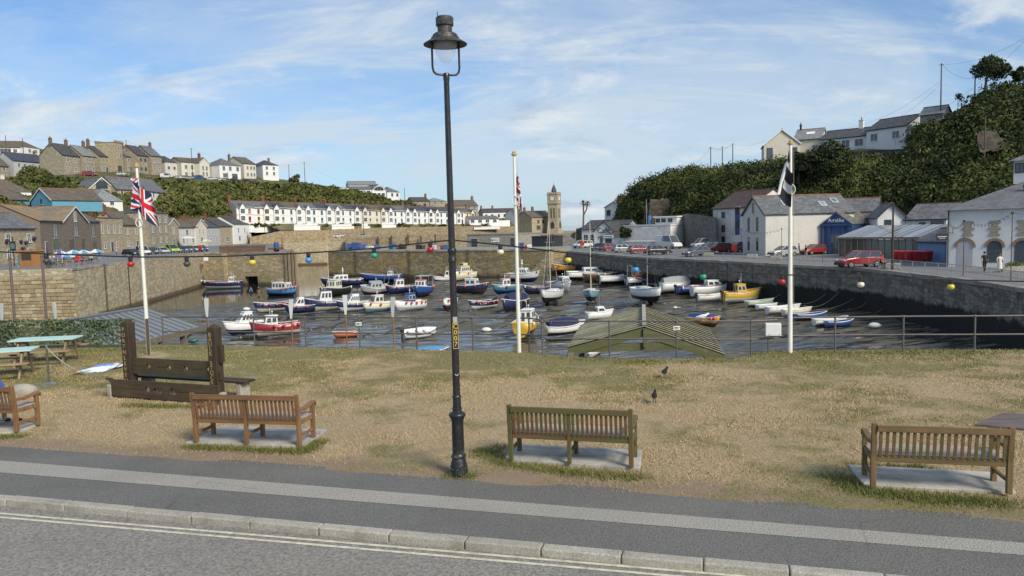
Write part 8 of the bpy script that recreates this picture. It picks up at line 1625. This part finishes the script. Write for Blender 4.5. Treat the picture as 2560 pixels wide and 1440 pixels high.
def wire(label, a, b_, sag, r=.018, bulbs=0, group='overhead wires', cat='wire', name='overhead_wire'):
    d = b_-a; pts = [d*(i/18)-Vector((0,0,sag*4*(i/18)*(1-i/18))) for i in range(19)]; t = thing(name, label, cat, a, 0, group); mb = MB(); mb.tube(pts, r, 4); mb.build('cable', BLACKP, t)
    for i in range(1, bulbs+1):
        q = d*(i/(bulbs+1))-Vector((0,0,sag*4*(i/(bulbs+1))*(1-i/(bulbs+1)))); mb = MB(); mb.ball((q.x,q.y,q.z-.12), .07, 6, 5); mb.build('bulb', paint((.12,.11,.10),.3,.2), t)
wire('bulb cable from the white hall corner to the first hall pole', D(2372,556,77.5), pp[4], .5, .015, 9, 'bulb cables on the right quay', 'string lights', 'bulb_cable'); wire('bulb cable between the two poles before the white hall', pp[4], pp[5], .55, .015, 12, 'bulb cables on the right quay', 'string lights', 'bulb_cable'); wire('bulb cable across the front of the cream store', pp[0], pp[1], .6, .015, 12, 'bulb cables on the right quay', 'string lights', 'bulb_cable'); wire('bulb cable running off to the right photo edge', pp[5], pp[5]+Vector((8,-6,.2)), .55, .015, 10, 'bulb cables on the right quay', 'string lights', 'bulb_cable')
# hanging sign on the hall
p = D(2360,590,76.5); t = thing('hanging_sign','dark hanging sign on the corner of the white hall','sign',p,R(-10)); mb = MB(); mb.box(-.7,-.04,-.4,.35,.04,.25); mb.build('board', paint((.015,.02,.05),.5,.2), t, bevel=.02); mb = MB(); mb.box(-.6,-.05,-.1,.25,-.041,-.02); mb.box(-.45,-.05,-.25,.1,-.041,-.2); mb.build('print', paint((.6,.55,.4),.5,.2), t); mb = MB(); mb.tube([(-.7,0,.3),(.9,0,.3)],.03,5); mb.tube([(.8,0,.75),(.8,0,.3)],.025,5); mb.build('bracket', BLACKP, t)
# ------------------------------------------------------------------ telegraph poles and wires
PW = paint((.10,.075,.06), .9, .3, name='creosoted_pole')
def tpole(px, yb, yt, d, lab, arm=True, r=.13):
    b_ = D(px,yb,d); zt_ = D(px,yt,d).z; t = thing('telegraph_pole', lab, 'pole', b_, 0, 'telegraph poles'); mb = MB(); mb.tube([(0,0,-1),(0,0,zt_-b_.z)],[r,r*.75],7); mb.build('shaft', PW, t, smooth=60)
    if arm: mb = MB(); mb.bar((-.45,0,zt_-b_.z-.3),(.45,0,zt_-b_.z-.3),.1,.1); mb.build('crossarm', PW, t)
    return Vector((b_.x,b_.y,zt_-.2))
T = {}
for k,(px,yb,yt,d,lab) in dict(a=(1703,440,415,205,'short telegraph pole at the left end of the right-hand ridge'),b=(1777,430,367,190,'first of three telegraph poles on the right-hand ridge'),c=(1806,428,366,188,'middle of three telegraph poles on the right-hand ridge'),d=(1832,424,358,186,'third telegraph pole with street light on the ridge'),e=(2352,262,158,150,'tall reddish telegraph pole on the right skyline'),f=(2437,236,192,148,'thin pole beside the lone windswept tree'),g=(2461,402,292,122,'ivy-clad telegraph pole on the right-hand slope'),h=(482,440,370,330,'telegraph pole above the cream villa on the left hill'),i=(763,462,405,362,'telegraph pole at the right end of the left ridge'),j=(724,462,411,360,'thin pole left of the lone ridge tree'),k=(18,400,338,312,'telegraph pole at the far left of the hill'),l=(316,372,350,304,'short pole rising behind the castellated tower'),m=(1012,500,470,395,'short pole right of the modern white house'),n=(573,500,430,310,'pole standing in the scrub of the left hillside'),o=(910,600,540,300,'dark pole on the promenade below the terrace'),q=(60,400,345,318,'thin pole behind the white bungalow')).items(): T[k] = tpole(px,yb,yt,d,lab,k in 'behi', .16 if d > 250 else .13)
for a,b_,s,lab in (('k','l',1.2,'wire along the hilltop to the castellated tower'),('l','h',2.5,'wire from the castellated tower to the villa pole'),('h','i',4,'long wire along the left hilltop'),('a','b',1.5,'wire from the ridge end to the first ridge pole'),('b','c',.4,'wire between the first and middle ridge poles'),('c','d',.4,'wire between the middle and third ridge poles'),('b','d',.9,'lower wire between the first and third ridge poles'),('e','f',1.0,'wire from the tall skyline pole to the thin pole')): wire(lab, T[a], T[b_], s)
wire('long wire from the third ridge pole to the cream cliff house', T['d'], D(1915,352,162), .6); wire('rising wire from the cliff house roof to the tall skyline pole', D(2050,326,160), T['e']-Vector((0,0,3)), 2.5); wire('second rising wire to the tall skyline pole', D(2190,318,150), T['e']-Vector((0,0,3.5)), 1.2); wire('wire from the tall skyline pole off the right edge', T['e'], D(2600,70,120), 1.5); wire('wire sloping behind the lone windswept tree', D(2372,262,150), D(2600,60,125), 1.0); wire('wire from the left ridge pole down to the modern house', T['i'], D(1010,472,395), 5)
# ------------------------------------------------------------------ pub terrace on the left quay
STRI = [paint((.08,.30,.52),.8,.2,name='parasol_blue_stripe'), paint((.66,.68,.68),.8,.2,name='parasol_white_stripe')]
def parasol(px, py, d, lab, r=1.45, closed=False, two=STRI):
    b_ = D(px,py,d); zt_ = b_.z; base = ZL; t = thing('parasol', lab, 'parasol', (b_.x,b_.y,base), random.random(), 'parasols on the quayside terraces'); h = zt_-base; mb = MB(); mb.tube([(0,0,0),(0,0,h)],.035,6); mb.build('pole', PINE, t); mb = MB(); mb.lathe([(.3,0),(.3,.1),(.08,.16)],10); mb.build('base', GRAN, t); mb = MB(); n = 8
    if closed: mb.lathe([(.04,h),(.14,h-.4),(.22,h-1.2),(.16,h-1.4)],10)
    else:
        for j in range(n):
            a0 = 2*math.pi*j/n; a1 = 2*math.pi*(j+1)/n; V = [(0,0,h),(r*math.cos(a0),r*math.sin(a0),h-.55),(r*math.cos(a1),r*math.sin(a1),h-.55),(r*math.cos(a1),r*math.sin(a1),h-.72),(r*math.cos(a0),r*math.sin(a0),h-.72)]; mb.add(V,[(0,1,2),(1,4,3,2)],j%2)
    mb.build('canopy', list(two), t)
for i,(px,py,d,lab) in enumerate(((150,626,131,'blue and white striped parasol, leftmost on the pub terrace'),(166,632,124,'blue and white striped parasol, nearest on the pub terrace'),(182,624,134,'blue and white striped parasol, third from the left'),(208,624,140,'blue and white striped parasol before the gable shop'),(238,622,146,'blue and white striped parasol, rightmost on the terrace'))): parasol(px,py,d,lab)
for (px,py,d,lab) in ((47,636,112,'furled blue parasol near the pub wall'),(74,638,113,'second furled blue parasol near the pub wall'),(131,640,118,'furled pale parasol beside the purple banner'),(248,626,146,'furled blue parasol at the right end of the terrace')): parasol(px,py,d,lab,closed=True,two=(STRI[0],STRI[0]))
parasol(468,590,238,'large white square parasol outside the cream quay house',2.6,two=(STRI[1],STRI[1])); parasol(515,598,250,'yellow and pale parasol outside the glazed front house',1.7,two=(paint((.55,.42,.12),.8,.2),STRI[1]))
TG = paint((.03,.10,.09),.7,.3,name='dark_green_table'); TY = wood((.26,.19,.11),(.42,.32,.2),0,1,axis=0,name='pale_table')
rr = random.Random(3)
for i in range(11):
    s = i//3; px = 118+(i%4)*36+rr.uniform(-6,6); d = 106+(i//4)*11+(i%4)*4.5; p = D(px,560,d); picnic('%s table from the left on the pub terrace, row %s' % (ORD[i%4], ('nearest the edge','in the middle','by the shops')[i//4]), (p.x,p.y,ZL), R(rr.uniform(-25,25)), TG if i%3 == 0 else TY, 1.8, 'tables on the pub terrace', small=True)
    if i%2 == 0 or i%3 == 0:
        for s_ in (-1,1):
            if rr.random() < .75: person('%s drinker at the pub tables, %s seat' % (ORD[i], 'near' if s_ < 0 else 'far'), (p.x+rr.uniform(-.4,.4),p.y+s_*.62,ZL+.46), 0 if s_ < 0 else 180, 'sit', rr.choice([(.4,.4,.4),(.05,.06,.10),(.35,.05,.05),(.08,.16,.30),(.5,.45,.35),(.02,.02,.02)]), (.04,.05,.08), group='people at the pub tables')
p = D(292,642,158); person('person in a white shirt standing by the quay rail', (p.x,p.y,ZL), 120, 'stand', (.6,.6,.6), (.04,.05,.08))
p = D(82,668,112); t = thing('timber_pod','orange-brown timber serving pod on the pub terrace','kiosk',(p.x,p.y,ZL),R(-12)); POD = wood((.34,.15,.045),(.48,.24,.09),0,.6,axis=2,name='orange_timber'); mb = MB(); mb.box(-1.2,-1,0,1.2,1,2.2); mb.build('wall', POD, t); mb = MB(); mb.box(-1.4,-1.2,2.2,1.4,1.2,2.38); mb.build('roof', POD, t); mb = MB(); mb.box(-.8,-1.06,1.0,.8,-1.01,1.9); mb.build('hatch', paint((.06,.04,.03),.6,.2), t)
p = D(150,655,117); t = thing('banner_sign','purple and white upright banner on the pub terrace','banner',(p.x,p.y,ZL),R(-10)); mb = MB(); mb.box(-.38,-.03,.9,.38,.03,2.3); mb.build('banner', paint((.20,.17,.34),.7,.2), t); mb = MB(); mb.tube([(-.38,0,0),(-.38,0,2.3)],.03,5); mb.tube([(.38,0,0),(.38,0,2.3)],.03,5); mb.build('frame', WHITE, t)
PURP = leaf_mat([(.05,.02,.08),(.16,.07,.22),(.03,.06,.02)],'purple_petals')
for i,(px,py,lab) in enumerate(((14,604,'purple hanging basket left of the pub window'),(50,604,'purple flower basket under the pub sash window'),(62,606,'purple flower trough under the right pub window'),(84,596,'purple hanging basket on the pub corner'),(52,622,'lower purple basket on the pub wall'),(76,628,'purple basket beside the pub door'),(92,628,'purple basket at the pub corner, low'))):
    d = 118+(px+60)/146*18-.5; p = D(px,py,d); t = thing('hanging_basket', lab, 'flower basket', p, 0, 'hanging baskets on the pub'); mb = MB(); mb.lathe([(.05,-.5),(.25,-.38),(.36,-.15),(.38,-.1)],10); mb.build('basket', BLACKP, t); rs = np.random.RandomState(i); put('flowers', poly_mesh('flowers', leaf_quads((rs.rand(7,3)-.5)*np.array([.9,.3,.3]), np.full(7,.36), 60, .11, i), 4, PURP), t)
p = D(33,622,116); t = thing('pub_sign','dark hanging pub sign on a tall post','sign',(p.x,p.y,ZL),R(-12)); mb = MB(); mb.tube([(0,0,0),(0,0,4.4)],.07,7); mb.build('post', BLACKP, t); mb = MB(); mb.box(-.55,-.07,2.3,.5,.0,3.7); mb.build('board', BLACKP, t, bevel=.02); mb = MB(); mb.box(-.4,-.09,2.6,.35,-.071,3.4); mb.build('picture', paint((.12,.18,.18),.6,.4,scale=6), t)
# two street posts standing before the left wall
for (px,yt,yb,lab) in ((37,640,806,'thin rusty post before the left harbour wall'),(117,636,806,'second thin post before the left harbour wall')):
    b_ = D(px,yb,27.5); zt_ = D(px,yt,27.5).z; t = thing('festoon_post', lab, 'pole', (b_.x,b_.y,-1.5), 0, 'thin posts behind the ivy screen'); mb = MB(); mb.tube([(0,0,0),(0,0,zt_+1.5)],.045,8); mb.build('shaft', paint((.12,.10,.095),.6,.45,(.22,.09,.06)), t, smooth=60); mb = MB(); mb.lathe([(.05,0),(.06,.05),(.05,.1)],8,(0,0,zt_+1.4)); mb.build('cap', GALV, t)
# ------------------------------------------------------------------ clutter on the far quay and pier
BC = {'b': (.03,.09,.28), 'g': (.03,.25,.18), 'r': (.40,.04,.04), 'w': (.6,.6,.58), 'k': (.02,.02,.022), 'o': (.5,.12,.03), 'y': (.5,.38,.08)}
clut = [(868,'b',1.6),(885,'b',1.9),(905,'b',1.4),(917,'w',1.0),(925,'w',.9),(940,'b',1.3),(978,'b',1.5),(982,'g',.8),(993,'r',.9),(1003,'k',1.4),(1043,'k',1.2),(1053,'k',1.0),(1078,'b',1.3),(1082,'w',1.1),(1105,'r',1.0),(1112,'b',1.1),(1300,'b',1.5),(1312,'r',.9),(1322,'w',1.1)]
for i,(px,c,s) in enumerate(clut):
    p = U(px,624,ZF); p.y += 1.5+rr.random()*2; t = thing('fish_crate', '%s %s fishing crate pile from the left on the far quay' % ((ORD+ORD)[i], {'b':'blue','g':'green','r':'red','w':'white','k':'black','o':'orange','y':'yellow'}[c]), 'crate', (p.x,p.y,ZF), R(rr.uniform(-30,30)), 'crates on the far quay')
    for j in range(2): mb = MB(); mb.box(-.5*s,-.4*s,.02+j*.45*s,.5*s,.4*s,.42*s+j*.45*s); o = mb.build('crate', paint(BC[c],.6,.3), t, bevel=.03)
for i,(px,py,d,lab) in enumerate(((1322,600,185,'blue skip beside the black container'),)):
    pass
p = D(598,632,158); t = thing('timber_baulks','stack of long brown timber baulks on the left pier','timber stack',(p.x,p.y+2,ZL),R(2)); BK = wood((.10,.06,.04),(.20,.13,.09),0,.4,axis=0,name='red_brown_baulk')
for j in range(3):
    for k in range(2): mb = MB(); mb.box(-4.6+.2*k,-.6+.62*k,.02+j*.5,4.4+.1*j,-.02+.62*k,.50+j*.5); mb.build('baulk', BK, t, bevel=.04)
p = D(680,628,156); t = thing('boat_cradle','dark red trailer with blue drum on the left pier','trailer',(p.x,p.y+3,ZL),R(5)); mb = MB(); mb.box(-1.5,-.8,.5,1.3,.8,.9); mb.build('bed', paint((.16,.05,.04),.7,.4), t); mb = MB(); mb.tube([(1.2,0,.5),(1.2,0,2.8)],.08,6); mb.build('post', paint((.25,.03,.03),.6,.3), t); mb = MB(); mb.lathe([(.5,.9),(.52,1.4),(.5,2.0)],12); mb.build('drum', paint((.03,.10,.25),.5,.3), t)
for s in (-1,1): mb = MB(); mb.M = Matrix.Translation((0,s*.85,.4)) @ Matrix.Rotation(R(90),4,'X'); mb.lathe([(.4,-.12),(.4,.12)],14); mb.build('wheel', TYRE, t)
for (px,py,d,z,lab) in ((515,646,167,-1.0,'white notice fixed at the top of the left pier wall'),): 
    p = D(px,py,d-.8); mb = MB(); mb.box(-.5,-.04,-.5,.5,0,.5); o = mb.build('wall_notice', WHITE); o.location = p; tag(o, lab, 'sign')
# iron ladders and vertical timber fenders on the quay walls
LAD = paint((.05,.04,.035),.8,.4,name='rusty_iron')
def wall_ladder(pt, rz, z0, z1, lab, fender=False):
    t = thing('wall_ladder' if not fender else 'wall_fender', lab, 'ladder' if not fender else 'fender', (pt[0],pt[1],z0), rz, 'ladders and fenders on the quay walls'); h = z1-z0
    if fender: mb = MB(); mb.box(-.18,-.26,0,.18,-.02,h); mb.build('timber', GT if random.random() < .4 else DWH, t, bevel=.03); return
    for x in (-.22,.22): mb = MB(); mb.tube([(x,-.15,0),(x,-.15,h+.1)],.035,6); mb.build('stile', LAD, t)
    n = int(h/.32)
    for i in range(n): mb = MB(); mb.tube([(-.22,-.15,.2+i*.32),(.22,-.15,.2+i*.32)],.02,5); mb.build('rung', LAD, t)
lr = math.atan2(LQ1[1]-LQ0[1], LQ1[0]-LQ0[0])
for i,s in enumerate((.16,.44,.72)): wall_ladder(mid(LQ0,LQ1,s), lr, -7.5, ZL, '%s iron ladder down the ochre left quay wall' % ORD[i])
for i,s in enumerate((.30,.58,.86)): wall_ladder(mid(LQ0,LQ1,s), lr, -7.3, ZL-.6, '%s timber fender on the ochre left quay wall' % ORD[i], True)
fr_ = math.atan2(fd.y, fd.x)
for i,s in enumerate((.14,.40,.66)): wall_ladder(mid(FQ0,FQ1,s), fr_, -7.3, ZF, '%s iron ladder down the far quay wall' % ORD[i])
# posts and drain stains standing against the promenade wall
for i,px in enumerate((945,978,1020,1052,1088)):
    p = D(px,592,255.4); t = thing('wall_post', '%s dark timber post against the promenade wall' % ORD[i], 'post', (p.x,p.y,-1.2), 0, 'posts against the promenade wall'); mb = MB(); mb.box(-.22,-.3,0,.22,0,2.6+.3*(i%3)); mb.build('timber', DWH, t, bevel=.03)

# shrubs in the terrace gardens
for i,px in enumerate((640,662,690,815,845,893,940,962,1000,1020,1060,1078,1105,1165,1215)):
    d = np.interp(px,[600,740,850,950,1050,1200],[296,308,324,338,356,372]); p = D(px,569-(i%3),d-1); t = thing('garden_shrub', '%s shrub from the left in the gardens below the white terrace' % ORD[i], 'shrub', p, 0, 'shrubs in the terrace gardens'); rs = np.random.RandomState(i); m = 7; c = (rs.rand(m,3)-.5)*np.array([3.4,1.2,.9])+np.array([0,0,.7]); mb = MB(); mb.tube([(0,0,-.6),(0,0,.8)],.1,5); mb.build('stem', PW, t); put('foliage', poly_mesh('foliage', leaf_quads(c, .55+.4*rs.rand(m), 40, .38, i), 4, LEAF_L if i%4 else LEAF_D), t)

# ground chains and ropes lying across the mud
CH = paint((.03,.028,.022),.8,.3,name='weedy_chain')
for i,(x0,y0,x1,y1) in enumerate(((560,800,730,752),(600,835,760,790),(760,830,905,800),(900,842,1060,812),(1060,830,1180,800),(1140,772,1200,790),(1180,836,1290,812),(1300,800,1420,790),(1430,790,1560,770),(1500,775,1680,752),(1640,790,1800,775),(1780,800,1930,790),(1850,830,2000,812),(1950,845,2100,835),(1240,780,1345,752),(640,770,700,800))):
    pts = [G(x0+(x1-x0)*s/10, y0+(y1-y0)*s/10+math.sin(s*1.3+i)*2.2) for s in range(11)]; o_ = pts[0]; mb = MB(); mb.tube([q-o_+Vector((0,0,.06+.08*math.sin(k*2+i))) for k,q in enumerate(pts)], .055, 5); o = mb.build('ground_chain', CH); o.location = o_; tag(o, '%s weedy mooring chain from the left across the mud' % ORD[i], 'chain', 'chains lying on the mud')
